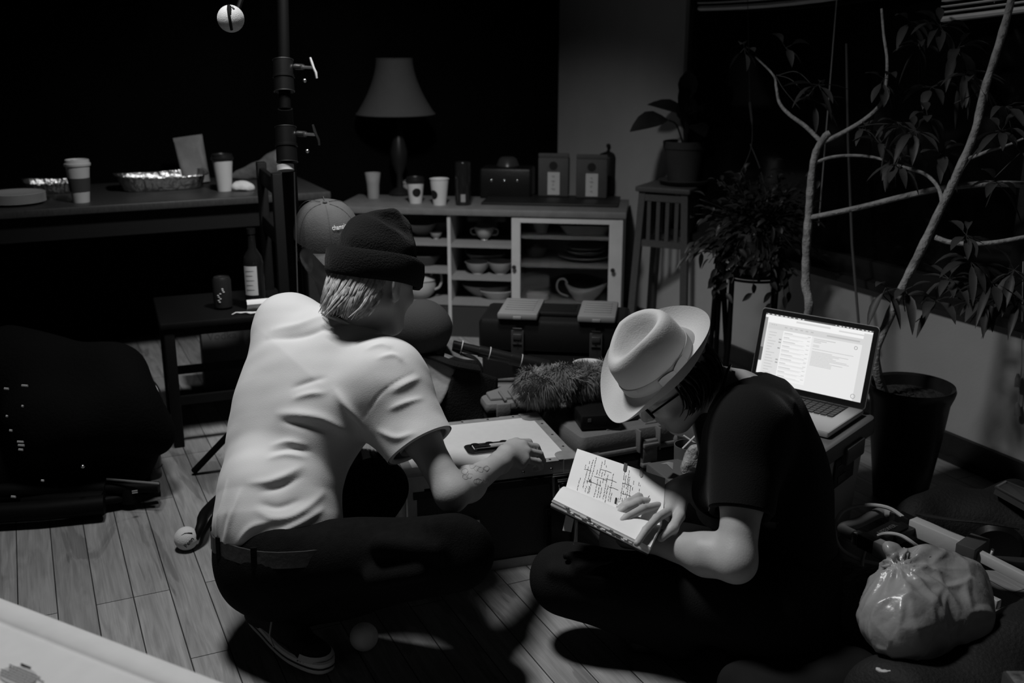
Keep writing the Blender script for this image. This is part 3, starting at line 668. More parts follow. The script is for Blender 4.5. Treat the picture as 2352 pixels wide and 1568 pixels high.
# hair under the hat, and a fine chain at the nape
FBs, LBs, UBs, hbs = FB, LB, UB, hb
FB, LB, UB, hb = H2F, H2L, H2U, h2c + H2U * .03
hair(p2, mat('dark_hair', .012, .5, var=.4, vs=90), h2c, R(80), R(280), 260, .075, 9, (.098, .08), .0)
FB, LB, UB, hb = FBs, LBs, UBs, hbs
mb = MB(); pts = [P(x_, y_, t_) for x_, y_, t_ in ((1640, 935, 2.43), (1660, 885, 2.425), (1672, 850, 2.44), (1678, 838, 2.47))]; mb.tube(smooth_path(pts, 6), .0035, 6); obj('neck_cord', mb, mat('black_rubber', .012), p2)
# dark-framed glasses
gl = MB(); e_c = q2(.098, 0, .004)
for l in (-1, 1):
    c_ = e_c + H2L * (.033 * l); pts = [c_ + H2L * (.024 * math.cos(a)) * 1.0 + H2U * (.019 * math.sin(a)) for a in [2 * math.pi * k / 20 for k in range(21)]]
    gl.tube(pts, .0028, 6); gl.tube([e_c + H2L * (.057 * l) + H2U * .006, q2(.0, .084 * l, .012), q2(-.03, .083 * l, -.01)], .0026, 6)
gl.tube([e_c + H2L * .011 + H2U * .006, e_c + H2L * 0 + H2U * .010 + H2F * .004, e_c - H2L * .011 + H2U * .006], .0026, 6)
obj('glasses', gl, KM(), p2)
# felt hat: pinched crown with a long teardrop crease, curled brim, tonal band with a bow
FELT = mat('pale_felt', .47, .95, bump=.12, bs=260, sheen=.15, spec=.08, var=.05, vs=9)
hh = thing('felt_hat', 'pale felt hat with creased crown on the head of the reader', 'hat', P(1512, 842, 2.42)); ho = P(1510, 840, 2.43) 
Mh = lambda f, l, u: ho + H2F * f + H2L * l + H2U * u
A_, B_ = .098, .080
n = 72; rings = []
def crown(a, z, sc):                                 # outline of the crown: oval, pinched at the front
    ca, sa = math.cos(a), math.sin(a); sc_ = sc; pinch = (1 - .38 * max(0, .75 - sc) / .75) - .30 * max(0, z / .115) ** 1.3 * max(0, math.cos(a)) ** 1.0 * (abs(sa) ** .6)
    return Mh(A_ * sc * ca - .006 * z / .11, B_ * sc * sa * pinch, z)
prof = [(1.0, 0), (1.0, .012), (.995, .03), (.985, .05), (.965, .07), (.94, .088), (.90, .101), (.83, .111), (.75, .114), (.67, .109), (.59, .097), (.50, .080), (.41, .065), (.30, .056), (.16, .053), (.02, .053)]
for sc, z in prof:
    ring = []
    for i in range(n):
        a = 2 * math.pi * i / n; p_ = crown(a, z, sc); ca, sa = math.cos(a), math.sin(a)
        if z > .075:
            top = (z - .075) / .038
            p_ = p_ + H2U * ((-.006 - .012 * max(0, ca)) * min(1, top) + (.012 * sa * sa * (1 if sc > .6 else 0)) * min(1, top))
        ring.append(p_)
    rings.append(ring)
mb = MB(); mb.loft(rings, False, True); CRO = obj('crown', mb, FELT, hh, ang=80)
mb = MB(); rings = []
for sc, du in ((.98, .0), (1.04, -.004), (1.15, -.006), (1.32, -.004), (1.50, .002), (1.62, .009), (1.68, .014), (1.682, .0125), (1.62, .0065), (1.50, -.001), (1.32, -.0072), (1.15, -.0092), (1.04, -.0075), (.975, -.004)):
    ring = []
    for i in range(n):
        a = 2 * math.pi * i / n; ca, sa = math.cos(a), math.sin(a); ex = max(0, (sc - 1) / .68)
        curl = .034 * ex ** 2 * sa * sa - .030 * ex ** 1.5 * max(0, ca) ** 2 + .008 * ex ** 2 * max(0, -ca)
        ring.append(Mh(A_ * ca + .066 * (sc - 1) / .68 * ca * 1.02, B_ * sa + .062 * (sc - 1) / .68 * sa, du + curl))
    rings.append(ring)
mb.loft(rings, False, False); obj('brim', mb, FELT, hh, ang=80)
mb = MB(); rings = [[crown(2 * math.pi * i / n, z, sc) for i in range(n)] for sc, z in ((1.012, .001), (1.022, .003), (1.016, .026), (1.0, .0275))]
mb.loft(rings, False, False); BD = obj('hat_band', mb, mat('felt_band', .36, .8), hh)
mb = MB(); sd_ = -1 if (H2L.dot(CAMP - ho) < 0) else 1
for k, (f0, f1) in enumerate(((-.012, .028), (-.012, -.050))):
    a0, a1 = math.acos(f0 / A_), math.acos(f1 / A_); g_ = []
    for i in range(6):
        a = (a0 + (a1 - a0) * i / 5) * sd_; wd = (.006, .011, .013, .013, .012, .010)[i]; b_ = crown(a, .013, 1.06 + .02 * math.sin(i * 1.2)); g_.append([b_ - H2U * wd, b_, b_ + H2U * wd])
    mb.sheet(g_, .002)
obj('bow', mb, mat('felt_band', .36), BD)
# ---------------------------------------------------------------- man in the cap, crouching beyond the case
p3 = thing('person', 'person in a grey cap crouching behind the one in the white t-shirt', 'person', P(800, 1010, 3.35))
h3c = P(757, 574, 3.15); H3F = unit((.64, -.72, -.16)); H3U = unit(Vector((-.22, .02, 1)) - H3F * Vector((-.22, .02, 1)).dot(H3F)); H3L = H3U.cross(H3F)
n3, c3, m3, b3 = P(800, 735, 3.32), P(820, 850, 3.38), P(840, 960, 3.44), P(850, 1060, 3.50)
l3, r3 = P(975, 748, 3.22), P(712, 778, 3.56); e3L = P(968, 880, 3.42); w3L = P(905, 965, 3.34); fw3 = unit((.3, -.9, -.2))
sd3 = SDF(); sd3.ecap(b3, m3, .13, .13, fw3, .7, .03); sd3.ecap(m3, c3, .13, .14, fw3, .68, .05); sd3.ecap(c3, n3, .14, .05, fw3, .6, .06)
for s_ in (l3, r3): sd3.cap(n3, s_, .04, .045, .05)
q3 = head(sd3, h3c, H3F, H3U); sd3.cap(q3(-.03, 0, -.06), n3, .052, .058, .03)
sd3.chain([l3, l3.lerp(e3L, .5), e3L], [.05, .044, .039], .03); sd3.chain([e3L, w3L], [.039, .026], .02); sd3.chain([w3L, w3L + Vector((-.06, -.06, -.02))], [.028, .02], .02)
for i in range(4): finger(sd3, [w3L + Vector((-.05 + .012 * i, -.055 - .006 * i, -.02)), w3L + Vector((-.08 + .014 * i, -.09 - .006 * i, -.035)), w3L + Vector((-.085 + .014 * i, -.10 - .006 * i, -.055))], .009, .007)
sd3.chain([w3L + Vector((0, -.02, -.02)), w3L + Vector((.01, -.06, -.04))], [.012, .008], .008)
e3R = P(735, 930, 3.5); sd3.chain([r3, e3R, P(800, 960, 3.3)], [.05, .038, .026], .03)
for s_ in (-.12, .12):
    hp = b3 + Vector((s_, 0, 0)); kn_ = P(850 + s_ * 700, 1010, 3.15); an_ = Vector((kn_.x, kn_.y + .12, .09)); sd3.cap(hp, kn_, .07, .05, .03); sd3.cap(kn_, an_, .05, .035, .03); sd3.cap(an_, an_ + Vector((0, -.15, -.05)), .036, .03, .02)
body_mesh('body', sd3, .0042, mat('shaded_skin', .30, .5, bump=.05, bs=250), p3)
s5 = SDF(); s5.ecap(b3, m3, .152, .152, fw3, .74, .03); s5.ecap(m3, c3, .152, .16, fw3, .72, .05); s5.ecap(c3, n3 - Vector((0, 0, .03)), .155, .075, fw3, .66, .06)
for s_ in (l3, r3): s5.cap(n3 - Vector((0, 0, .03)), s_, .055, .068, .05)
s5.cap(l3, l3.lerp(e3L, .62), .074, .068, .04); s5.cap(r3, r3.lerp(e3R, .5), .07, .065, .04)
s5.ell(n3 + Vector((0, 0, .03)), (.07, .07, .05), None, .008, 1); s5.chain([l3.lerp(e3L, .3), l3.lerp(e3L, .95)], [.053, .056], .004, 1)
s5.disp = waves(.003, 30, 8, 11); trim(body_mesh('t_shirt', s5, .0055, mat('dark_grey_cotton', .04, .9, bump=.2, bs=300), p3), l3.lerp(e3L, .5), unit(e3L - l3), .11)
s6 = SDF(); s6.ecap(b3 - Vector((0, 0, .03)), b3 + Vector((0, 0, .02)), .15, .15, fw3, .75, .02)
for s_ in (-.12, .12):
    hp = b3 + Vector((s_, 0, 0)); kn_ = P(850 + s_ * 700, 1010, 3.15); an_ = Vector((kn_.x, kn_.y + .12, .09)); s6.cap(hp, kn_, .09, .07, .05); s6.cap(kn_, an_, .07, .055, .03)
body_mesh('trousers', s6, .007, JEAN, p3)
FB, LB, UB, hb = H3F, H3L, H3U, h3c + H3U * .02
hair(p3, mat('dark_hair', .012), h3c, R(112), R(248), 160, .045, 12, (.097, .079), .005)
FB, LB, UB, hb = FBs, LBs, UBs, hbs
CAPM = mat('grey_cap_cloth', .085, .9, bump=.25, bs=280, var=.12, vs=25); cu = unit(H3U + H3F * .10); cf_ = unit(H3F - cu * H3F.dot(cu)); cl = cu.cross(cf_); co = h3c + H3U * .044 - H3F * .004
mb = MB(); rings = []
for t in np.linspace(0, 1, 12):
    z = .108 * math.sin(t * math.pi / 2); rr = math.cos(t * math.pi / 2) ** .62 if t < 1 else .02; rr = max(rr, .02)
    rings.append([co + cf_ * (.114 * rr * math.cos(a) - .006 * t) + cl * (.095 * rr * math.sin(a)) + cu * (z + .012 * rr * max(0, -math.cos(a)) * -1) for a in [2 * math.pi * i / 48 for i in range(48)]])
mb.loft(rings, False, True); CA = obj('cap_crown', mb, CAPM, p3, ang=80)
mb = MB(); mb.sphere(co + cu * .110 - cf_ * .006, (.007, .007, .005), 10, 6); obj('cap_button', mb, CAPM, CA)
mb = MB(); g_ = []
for i in range(17):
    a = R(-62 + 124 * i / 16); row = []
    for k in range(6):
        e_ = k / 5; row.append(co + cf_ * (.112 * math.cos(a) + .072 * e_ * math.cos(a * .55)) + cl * (.094 * math.sin(a)) + cu * (.004 - .020 * (math.sin(a) ** 2) - .012 * e_))
    g_.append(row)
mb.sheet(g_, .003); obj('cap_brim', mb, CAPM, CA, ang=80)
mb = MB()
for i in range(6):
    a = R(30 + 60 * i); pts = []
    for t in np.linspace(0, .97, 10):
        rr = math.cos(t * math.pi / 2) ** .62 * 1.004; pts.append(co + cf_ * (.114 * rr * math.cos(a) - .006 * t) + cl * (.095 * rr * math.sin(a)) + cu * (.109 * math.sin(t * math.pi / 2)))
    mb.tube(pts, .0012, 5)
obj('cap_seams', mb, CAPM, CA)
def on_cap(v):                                       # lettering wrapped round the front of the crown
    a = v[0] / .098 - .12; z = .074 + v[1]; t = math.asin(min(.99, z / .108)); rr = math.cos(t) ** .62
    return co + cf_ * ((.114 * rr + .0016) * math.cos(a)) + cl * ((.095 * rr + .0016) * math.sin(a)) + cu * z + cf_ * v[2]
obj('cap_lettering', text_mb('champion', .017, on_cap, .0005), mat('white_thread', .75, .8), CA)
# ================================================================ left: dark table with takeaway food, chair, stands
TZ = .76; TA = G(0, 485, TZ); TB = G(600, 455, TZ); tdir = unit(Vector((.905, .425, 0))); tin = Vector((-tdir.y, tdir.x, 0))
tp = lambda s_, d, z=TZ: TA + tdir * s_ + tin * d + Vector((0, 0, z - TZ))
TF = Matrix((tdir, tin, Vector((0, 0, 1)))).transposed()
t = thing('dining_table', 'long dark wooden table along the back wall holding trays and cups', 'table', tp(.4, .35, 0))
m = MB(); m.box(tp(.35, .36, TZ - .016), (1.9, .72, .032), TF, .006); obj('tabletop', m, mat('dark_table', .040, .4, var=.3, stretch=(2, 20, 2)), t)
m = MB(); m.box(tp(.35, .06, TZ - .085), (1.7, .02, .10), TF); obj('apron', m, mat('table_apron', .004, .7), t)
for s_, d in ((-.5, .07), (1.22, .07), (-.5, .65), (1.22, .65)):
    m = MB(); m.box(tp(s_, d, (TZ - .032) / 2), (.06, .06, TZ - .032), TF, .004); obj('leg', m, DW(), t)
def cup(x, y, hgt, r1, label, z=TZ, lid=None, sleeve=None, dot=None, body='paper_cup_white', g=.5, face=None, full=None):
    o = G(x, y, z); t = thing('coffee_cup', label, 'cup', o); r0 = r1 * .70
    m = MB(); m.lathe([(r0 * .94, .004), (r0, .0), (r0 * 1.02, .004), (r1, hgt), (r1 * 1.05, hgt + .001), (r1 * 1.06, hgt + .004), (r1 * 1.0, hgt + .005), (r1 * .97, hgt - .002), (r0 * .97, .008), (.001, .008)], o, cap0=True); obj('cup_body', m, mat(body, g, .6, var=.03), t)
    if lid:
        m = MB(); m.lathe([(r1 * 1.08, hgt - .004), (r1 * 1.11, hgt - .002), (r1 * 1.11, hgt + .006), (r1 * 1.03, hgt + .009), (r1 * 1.0, hgt + .020), (r1 * .94, hgt + .022), (r1 * .86, hgt + .015), (.002, hgt + .015)], o, cap0=False); m.box(o + Vector((0, -r1 * .9, hgt + .022)), (.012, .006, .003)); obj('lid', m, lid(), t)
    if sleeve:
        f0, f1 = sleeve; q_ = lambda f: r0 + (r1 - r0) * f + .0012
        m = MB(); m.lathe([(q_(f0) - .002, hgt * f0), (q_(f0) + .001, hgt * f0), (q_(f1) + .001, hgt * f1), (q_(f1) - .002, hgt * f1)], o, cap0=False); obj('sleeve', m, mat('cardboard_sleeve', .05, .8), t)
    if dot:
        aa, zz, rr = dot; rc_ = r0 + (r1 - r0) * zz / hgt; m = MB()
        rings = []
        for f_ in (.02, .3, .6, .85, 1.):
            ring = []
            for k in range(24):
                a = 2 * math.pi * k / 24; th_ = aa + rr * f_ * math.cos(a) / rc_; z_ = zz + rr * f_ * math.sin(a); q_ = r0 + (r1 - r0) * z_ / hgt + .0012; ring.append(o + Vector((q_ * math.cos(th_), q_ * math.sin(th_), z_)))
            rings.append(ring)
        m.loft(rings, True, False); obj('round_logo', m, mat('black_print', .01, .7), t)
    return t
BLID = lambda: mat('black_lid', .012, .4); WLID = lambda: mat('white_lid', .55, .4)
cup(187, 464, .150, .046, 'tall white paper cup with white lid and dark sleeve on the left table', lid=WLID, sleeve=(.30, .66))
cup(516, 438, .138, .043, 'white paper cup with black lid near the right end of the left table', lid=BLID)
# foil trays
def foil_tray(x, y, L_, W_, H_, rz, label, z=TZ, flare=.012, seed=1):
    o = G(x, y, z) + Vector((0, 0, .001)); t = thing('foil_tray', label, 'tray', o, 0, 'foil trays on the left table'); F_ = Matrix.Rotation(rz, 3, 'Z'); m = MB(); rings = []
    for f, z_, wob in ((.55, .002, 0), (.96, .0, 0), (1.0, .004, .004), (1.06, H_ * .5, .008), (1.12, H_, .005), (1.19, H_ + .002, .004), (1.20, H_ - .003, .004), (1.12, H_ - .002, .005), (1.05, H_ * .5, .008), (.98, .005, .004), (.3, .006, 0)):
        ring = []
        for k in range(176):
            a = 2 * math.pi * k / 176; c_, s_ = math.cos(a), math.sin(a); p_ = 5; q_ = (abs(c_) ** p_ + abs(s_) ** p_) ** (-1 / p_); w_ = 1 + wob * math.sin(k * 2 * math.pi * 44 / 176)
            ring.append(o + F_ @ Vector((c_ * q_ * L_ / 2 * f * w_ / 1.12, s_ * q_ * W_ / 2 * f * w_ / 1.12, z_ + (.006 * math.sin(2 * a + seed) if z_ >= H_ - .004 else 0))))
        rings.append(ring)
    m.loft(rings, True, True); obj('pan', m, FO(), t); return t
foil_tray(372, 432, .37, .22, .065, R(24), 'large crimped foil tray in the middle of the left table')
foil_tray(128, 440, .24, .17, .05, R(26), 'low foil tray with a rolled rim left of the tall sleeved cup', seed=2)
foil_tray(330, 392, .34, .20, .05, R(25), 'foil tray standing furthest back, behind the large crimped one', seed=3)
foil_tray(10, 420, .18, .14, .07, R(20), 'deep foil tray at the left edge of the photo', seed=4)
o = G(38, 468, TZ); t = thing('paper_plates', 'stack of round white paper plates at the left end of the table', 'plates', o)
for k in range(7):
    m = MB(); z_ = .0055 * k; m.lathe([(.055, z_), (.085, z_ + .002), (.108, z_ + .011), (.112, z_ + .012), (.111, z_ + .014), (.106, z_ + .013), (.084, z_ + .004), (.002, z_ + .003)], o, seg=48); obj('plate', m, mat('plate_white', .42, .7, bump=.05), t)
# standing paper pouch, snack bag, napkin
def pouch(name, c, L_, H_, D_, rz, label, cat, m_, tilt=0., seed=1):
    t = thing(name, label, cat, c, 0); rr = random.Random(seed); M_ = TR(c, rz, tilt, R(-7)); m = MB(M_); rings = []
    for i in range(11):
        f = i / 10; d = D_ * (1 - f ** 2.2) * .5 + .003; wl = L_ * (.94 + .06 * f) / 2; ring = []
        for k in range(28):
            a = 2 * math.pi * k / 28; ring.append(Vector((wl * math.copysign(abs(math.cos(a)) ** .55, math.cos(a)), d * math.copysign(abs(math.sin(a)) ** .9, math.sin(a)) * (1 + .25 * math.sin(3 * a + 5 * f + seed)), H_ * f)))
        rings.append(ring)
    m.loft(rings); obj('pouch_body', m, m_, t); m = MB(M_); m.box((0, 0, H_ - .008), (L_ * 1.0, .006, .016)); obj('top_seal', m, m_, t); return t
pouch('paper_pouch', G(462, 428, TZ) + tin * .12, .13, .215, .07, R(12), 'pale paper pouch standing upright and leaning behind the foil trays', 'pouch', mat('pale_pouch', .17, .6, var=.15, vs=20, bump=.3, bs=25), R(-8), 1)
o = G(610, 425, TZ) + tin * .22; t = thing('snack_bag', 'grey crumpled snack bag lying at the right end of the left table', 'bag', o); s7 = SDF(); s7.ecap(o + Vector((-.11, 0, .010)), o + Vector((.10, .03, .060)), .016, .065, (-.2, 1, .1), .42, .02); s7.ecap(o + Vector((.05, .02, .05)), o + Vector((.13, .035, .13)), .055, .022, (-.2, 1, .1), .40, .02); s7.disp = waves(.006, 60, 9, 21); s7.p.append(('p', np.array(o), np.array((0, 0, -1.)), 0, 0, 0, 2)); obj('bag_body', s7.mesh(.006), mat('grey_film', .12, .45, bump=.5, bs=40), t)
def crumple(name, o, sz, label, cat, m_, seed, freq=70, amp=.006, h=.005):
    q_ = SDF(); q_.ell(o + Vector((0, 0, sz[2] * .4)), sz, None, 0); q_.disp = waves(amp, freq, 10, seed); q_.p.append(('p', np.array(o + Vector((0, 0, .001))), np.array((0, 0, -1.)), 0, 0, 0, 2)); return obj(name, q_.mesh(h), m_, None, label=label, cat=cat)
crumple('napkin', G(558, 437, TZ), (.045, .035, .03), 'crumpled white napkin beside the black-lidded cup', 'napkin', mat('tissue', .6, .9, bump=.6, bs=50), 31)
# black chair used as a side table
CZ = .46; ca_, cb_, cc_ = G(488, 735, CZ), G(372, 742, CZ), G(590, 690, CZ); cx = unit(Vector((.93, .36, 0))); cy = Vector((-cx.y, cx.x, 0)); CF = Matrix((cx, cy, Vector((0, 0, 1)))).transposed()
cpt = lambda a, b, z: cb_ + cx * a + cy * b + Vector((0, 0, z - CZ))
BW = mat('black_wood', .004, .6, spec=.15); t = thing('chair', 'black wooden chair with bottles and papers on its seat', 'chair', cpt(.22, .2, 0))
m = MB(); m.box(cpt(.22, .2, CZ - .012), (.46, .42, .024), CF, .006); obj('seat', m, BW, t)
for a, b, z1 in ((.02, .02, CZ - .02), (.42, .02, .95), (.02, .39, CZ - .02), (.42, .39, .95)):
    m = MB(); m.box(cpt(a, b, z1 / 2), (.036, .036, z1), CF, .004); obj('leg', m, BW, t)
for (a0, b0, a1, b1, z_) in ((.02, .02, .42, .02, .17), (.02, .39, .42, .39, .17), (.02, .02, .02, .39, .13), (.42, .02, .42, .39, .13), (.02, .02, .42, .02, .42)):
    m = MB(); p0, p1_ = cpt(a0, b0, z_), cpt(a1, b1, z_); m.box((p0 + p1_) / 2, ((p1_ - p0).length, .018, .03), frame((0, 0, 1), p1_ - p0)); obj('stretcher', m, BW, t)
for z_ in (.72, .90):
    m = MB(); m.box(cpt(.42, .205, z_), (.02, .36, .06), CF, .004); obj('back_rail', m, BW, t)
def bottle(o, label, h_=.29, r_=.036):
    t = thing('bottle', label, 'bottle', o); m = MB(); m.lathe([(r_ * .9, 0), (r_, .004), (r_, h_ * .58), (r_ * .85, h_ * .66), (.014, h_ * .76), (.0135, h_ * .93), (.016, h_ * .935), (.016, h_), (.004, h_)], o); obj('glass', m, mat('dark_glass', .008, .08, spec=.6), t)
    F_ = frame((0, 0, 1), CAMP - o); m = MB(); g_ = []
    for k in range(11):
        a = R(-62 + 80 * k / 10); g_.append([o + F_ @ Vector(((r_ + .0008) * math.cos(a), (r_ + .0008) * math.sin(a), z_)) for z_ in (.055, .16)])
    m.sheet(g_); lb = obj('paper_label', m, mat('label_paper', .42, .7), t)
    m = MB()
    for k in range(5):
        z_ = .075 + .017 * k; pts = [o + F_ @ Vector(((r_ + .0013) * math.cos(R(a)), (r_ + .0013) * math.sin(R(a)), z_)) for a in range(-48, 4 - 6 * (k % 2), 8)]; m.tube(pts, .0004, 4)
    obj('label_text', m, mat('ink', .05), lb); return t
bottle(cpt(.33, .10, CZ), 'dark glass bottle with white label standing on the black chair')
o = cpt(.22, .14, CZ); t = thing('can', 'dark drinks can with a pale print on the black chair', 'can', o); m = MB(); m.lathe([(.024, 0), (.033, .008), (.033, .105), (.027, .116), (.026, .116), (.025, .113), (.002, .113)], o); obj('can_body', m, mat('dark_can', .015, .3), t)
m = MB(); rr = random.Random(4); F_ = frame((0, 0, 1), CAMP - o)
for k in range(9):
    a = R(rr.uniform(-34, 6)); z_ = .03 + .006 * k; pts = [o + F_ @ Vector((.0338 * math.cos(a + q_ * .06), .0338 * math.sin(a + q_ * .06), z_)) for q_ in range(4)]; m.tube(pts, .0022, 5)
obj('can_print', m, mat('pale_print', .45, .5), t)
m = MB(); o = cpt(.325, .03, CZ); g_ = [[o + cx * (.09 * i / 6 - .035) + cy * (.012 * math.cos(j * .8)) + Vector((0, 0, .004 + .045 * j / 6)) for j in range(7)] for i in range(7)]; m.sheet(g_, .0006); obj('folded_note', m, PW(), None, label='curled paper note standing in front of the bottle on the chair', cat='paper')
m = MB(); o = cpt(.235, .02, CZ); s7 = [o + cx * (.15 * i / 9) + cy * (.012 * math.sin(i)) + Vector((0, 0, .004 + .004 * abs(math.sin(i * 1.7)))) for i in range(10)]; m.tube(s7, [.002, .003, .006, .004, .009, .006, .01, .007, .005, .002], 7, flat=.4); obj('twisted_tissue', m, mat('tissue', .6), None, label='twisted strip of white tissue at the front edge of the chair seat', cat='tissue')
# parcel below the chair
o = G(545, 935, 0) + cy * .25; M_ = TR(o, R(21), 0); t = thing('carton', 'plain pale carton standing under the black chair', 'box', o)
m = MB(M_); m.box((0, 0, .14), (.20, .12, .28), None, .002); obj('carton_body', m, mat('pale_card', .06, .8, var=.1), t)
m = MB(); obj('printed_word', text_mb('Vodka', .045, M_ @ Matrix.Translation((-.02, -.0605, .245)) @ Matrix.Rotation(R(90), 4, 'X'), .0004), mat('ink', .02), t)
# tall lighting stands
def stand_joint(t, px, py0, py1, tt, r_, tape=True):
    a, b = P(px, py0, tt), P(px + (py1 - py0) * .045, py1, tt); d = unit(b - a); L_ = (b - a).length
    m = MB(); m.lathe([(r_ * .6, 0), (r_ * 1.0, .001), (r_ * 1.0, L_ * .48), (r_ * 1.08, L_ * .49), (r_ * 1.08, L_ * .56), (r_, L_ * .57), (r_, L_), (r_ * .6, L_)], a, d); c_ = obj('collar', m, mat('satin_black', .006, .4, spec=.2), t)
    for e_ in (a, b):
        m = MB(); m.lathe([(r_ * 1.005, -.001), (r_ * 1.03, -.001), (r_ * 1.03, .001), (r_ * 1.005, .001)], e_, d, cap0=False); obj('collar_ring', m, SV(), c_)
    k0 = P(px + 46, py0 + 16, tt - .02); k1 = P(px + 70, py0 + 17, tt - .03); m = MB(); m.tube([P(px + 28, py0 + 15, tt), k0], [.0085, .0085], 10); m.tube([k0, k1], .0045, 8); obj('knob_shaft', m, SV(), t)
    m = MB(); m.tube([k1 + Vector((-.008, 0, .028)), k1 + Vector((-.004, 0, .014)), k1, k1 + Vector((.006, 0, -.014)), k1 + Vector((.008, 0, -.030))], [.006, .008, .0075, .008, .006], 8, flat=.5); obj('wing_knob', m, mat('pale_knob', .5, .5) if tape else SV(), t)
    m = MB(); m.sphere(P(px + 50, py1 - 25, tt - .02), .006, 10, 6); obj('set_screw', m, SV(), t)
ST = 3.0; t = thing('light_stand', 'tall black lighting stand with two collars and knobs behind the cap', 'stand', G(690, 1010, 0))
a, b = P(648, -260, ST), P(690, 800, ST + .35); foot = Vector((b.x, b.y, .35)); m = MB(); m.tube([P(643, -260, ST), P(655, 250, ST)], .017, 14); m.tube([P(655, 250, ST), foot], .022, 14); obj('pole', m, KM(), t)
m = MB(); m.tube([P(676, 395, ST - .03), P(684, 700, ST + .05)], .0022, 6); obj('rod', m, SV(), t)
stand_joint(t, 650, 138, 210, ST, .029); stand_joint(t, 656, 292, 372, ST, .030, False)
m = MB(); d_ = unit(P(658, 395, ST) - P(656, 375, ST)); m.lathe([(.0235, 0), (.0245, 0), (.0245, .016), (.0235, .016)], P(655, 379, ST), d_, cap0=False); obj('tape_band', m, mat('white_tape', .6, .7), t)
for k in range(3):
    a_ = R(200 + 120 * k); e_ = Vector((foot.x + .4 * math.cos(a_), foot.y + .32 * math.sin(a_) + .1, .012)); m = MB(); m.tube([foot + Vector((0, 0, .05)), e_], .011, 10); obj('leg', m, KM(), t)
TBM = mat('tennis_felt', .56, .95, bump=.3, bs=450, sheen=.2)
c_ = P(530, 43, 2.70); LS = t; m = MB(); m.tube([c_ + Vector((.01, .02, .01)), P(590, -110, 2.82), P(646, -225, ST)], .007, 8); obj('grip_arm', m, KM(), LS)
m = MB(); m.sphere(c_, .0345, 28, 18); bo = obj('tennis_ball', m, TBM, LS); Fb = frame(CAMP - c_, (1, 0, 0)); sgn = 1 if Fb.col[1].z > 0 else -1
for pts_, w_ in ((((-.20, 1.2), (-.16, .7), (-.10, .2), (-.05, -.3), (.0, -.9)), .0042), (((.10, 1.1), (.06, .75), (-.01, .35)), .0026), (((.30, .95), (.38, .75)), .003)):
    m = MB(); m.tube([c_ + Fb @ Vector((.0346 * math.sin(x_) * math.cos(y_), sgn * .0346 * math.sin(y_), .0346 * math.cos(x_) * math.cos(y_))) for x_, y_ in pts_], w_, 6); obj('slit', m, K(), bo)
def floor_ball(x, y, label, word=False):
    c_ = G(x, y, .0335); t = thing('tennis_ball', label, 'tennis ball', c_ - Vector((0, 0, .0335))); m = MB(); m.sphere(c_, .0335, 32, 20); b_ = obj('felt', m, TBM, t); Fv = frame(CAMP - c_, (1, 0, 0))
    if word:
        on = lambda v: c_ + Fv @ (Matrix.Rotation(R(52), 3, 'Z') @ Vector((v[0] - .004, v[1] - .013, 0)) + Vector((0, 0, math.sqrt(max(1e-6, .0341 ** 2 - (v[0] - .004) ** 2 - (v[1] - .013) ** 2)) + v[2])))
        obj('printed_word', text_mb('Penn', .0165, on, .0003), mat('black_print', .01), b_)
        m = MB(); pts = [c_ + Fv @ Vector((.0340 * math.sin(x_) * math.cos(y_), .0340 * math.sin(y_), .0340 * math.cos(x_) * math.cos(y_))) for x_, y_ in ((-.45, .25), (-.15, .42), (.2, .45), (.5, .42))]; m.tube(pts, [.0003, .0014, .0018, .0022], 6); obj('slit', m, K(), b_)
    return t
floor_ball(428, 1236, 'white tennis ball on the floor left of the belt of the white-shirted person', True)
floor_ball(836, 1462, 'white tennis ball on the floor in shadow beside the canvas shoe')
e_ = G(436, 1232, .06); t = thing('stand_leg', 'black tubular stand foot reaching to the tennis ball by the belt', 'stand', G(470, 1190, 0)); m = MB(); m.tube(smooth_path([G(448, 1238, .033), G(462, 1205, .06), G(474, 1175, .06), G(530, 1120, .018)], 5), [.010 + .006 * min(1, i / 8) for i in range(16)], 10); obj('tube', m, KM(), t)
# ================================================================ back: low buffet with dishes, lamp
BZ = .63; B0 = G(815, 474, BZ); B1 = G(1433, 487, BZ); bx = unit(B1 - B0); by = Vector((-bx.y, bx.x, 0)); BF = Matrix((bx, by, Vector((0, 0, 1)))).transposed(); BW_ = (B1 - B0).length + .10
BR = B1                                              # front right corner; x measured to the left from it
bp = lambda x, d, z: Vector((BR.x, BR.y, 0)) - bx * x + by * d + Vector((0, 0, z))
def fp(px, py):                                      # on the cabinet's front plane: (distance left of the right corner, height)
    p_ = PL(px, py, BR, by); return (BR - p_).dot(bx), p_.z
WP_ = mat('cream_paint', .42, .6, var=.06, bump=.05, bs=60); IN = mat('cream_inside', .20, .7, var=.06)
t = thing('buffet', 'low painted cabinet with open cubbies and one glazed door against the back', 'cabinet', bp(BW_ / 2, .2, 0)); DEP = .40
def pbox(name, x0, x1, d0, d1, z0, z1, mt=None, par=None, bev=.0):
    m = MB(); m.box(bp((x0 + x1) / 2, (d0 + d1) / 2, (z0 + z1) / 2), (abs(x1 - x0), abs(d1 - d0), abs(z1 - z0)), BF, bev); return obj(name, m, mt or WP_, par or t, bev > 0)
zt = BZ; ztu = fp(1433, 502)[1]
pbox('worktop', -.012, BW_, -.015, DEP + .01, ztu, zt, mat('buffet_top', .14, .5, var=.15), None, .003)
xd = fp(1178, 600)[0]; xm = fp(1032, 600)[0]; zb = fp(1300, 700)[1]
pbox('side', 0, .018, 0, DEP, .0, ztu); pbox('side', BW_ - .03, BW_ - .012, 0, DEP, .0, ztu); pbox('back_panel', 0, BW_ - .012, DEP - .012, DEP, .05, ztu, IN)
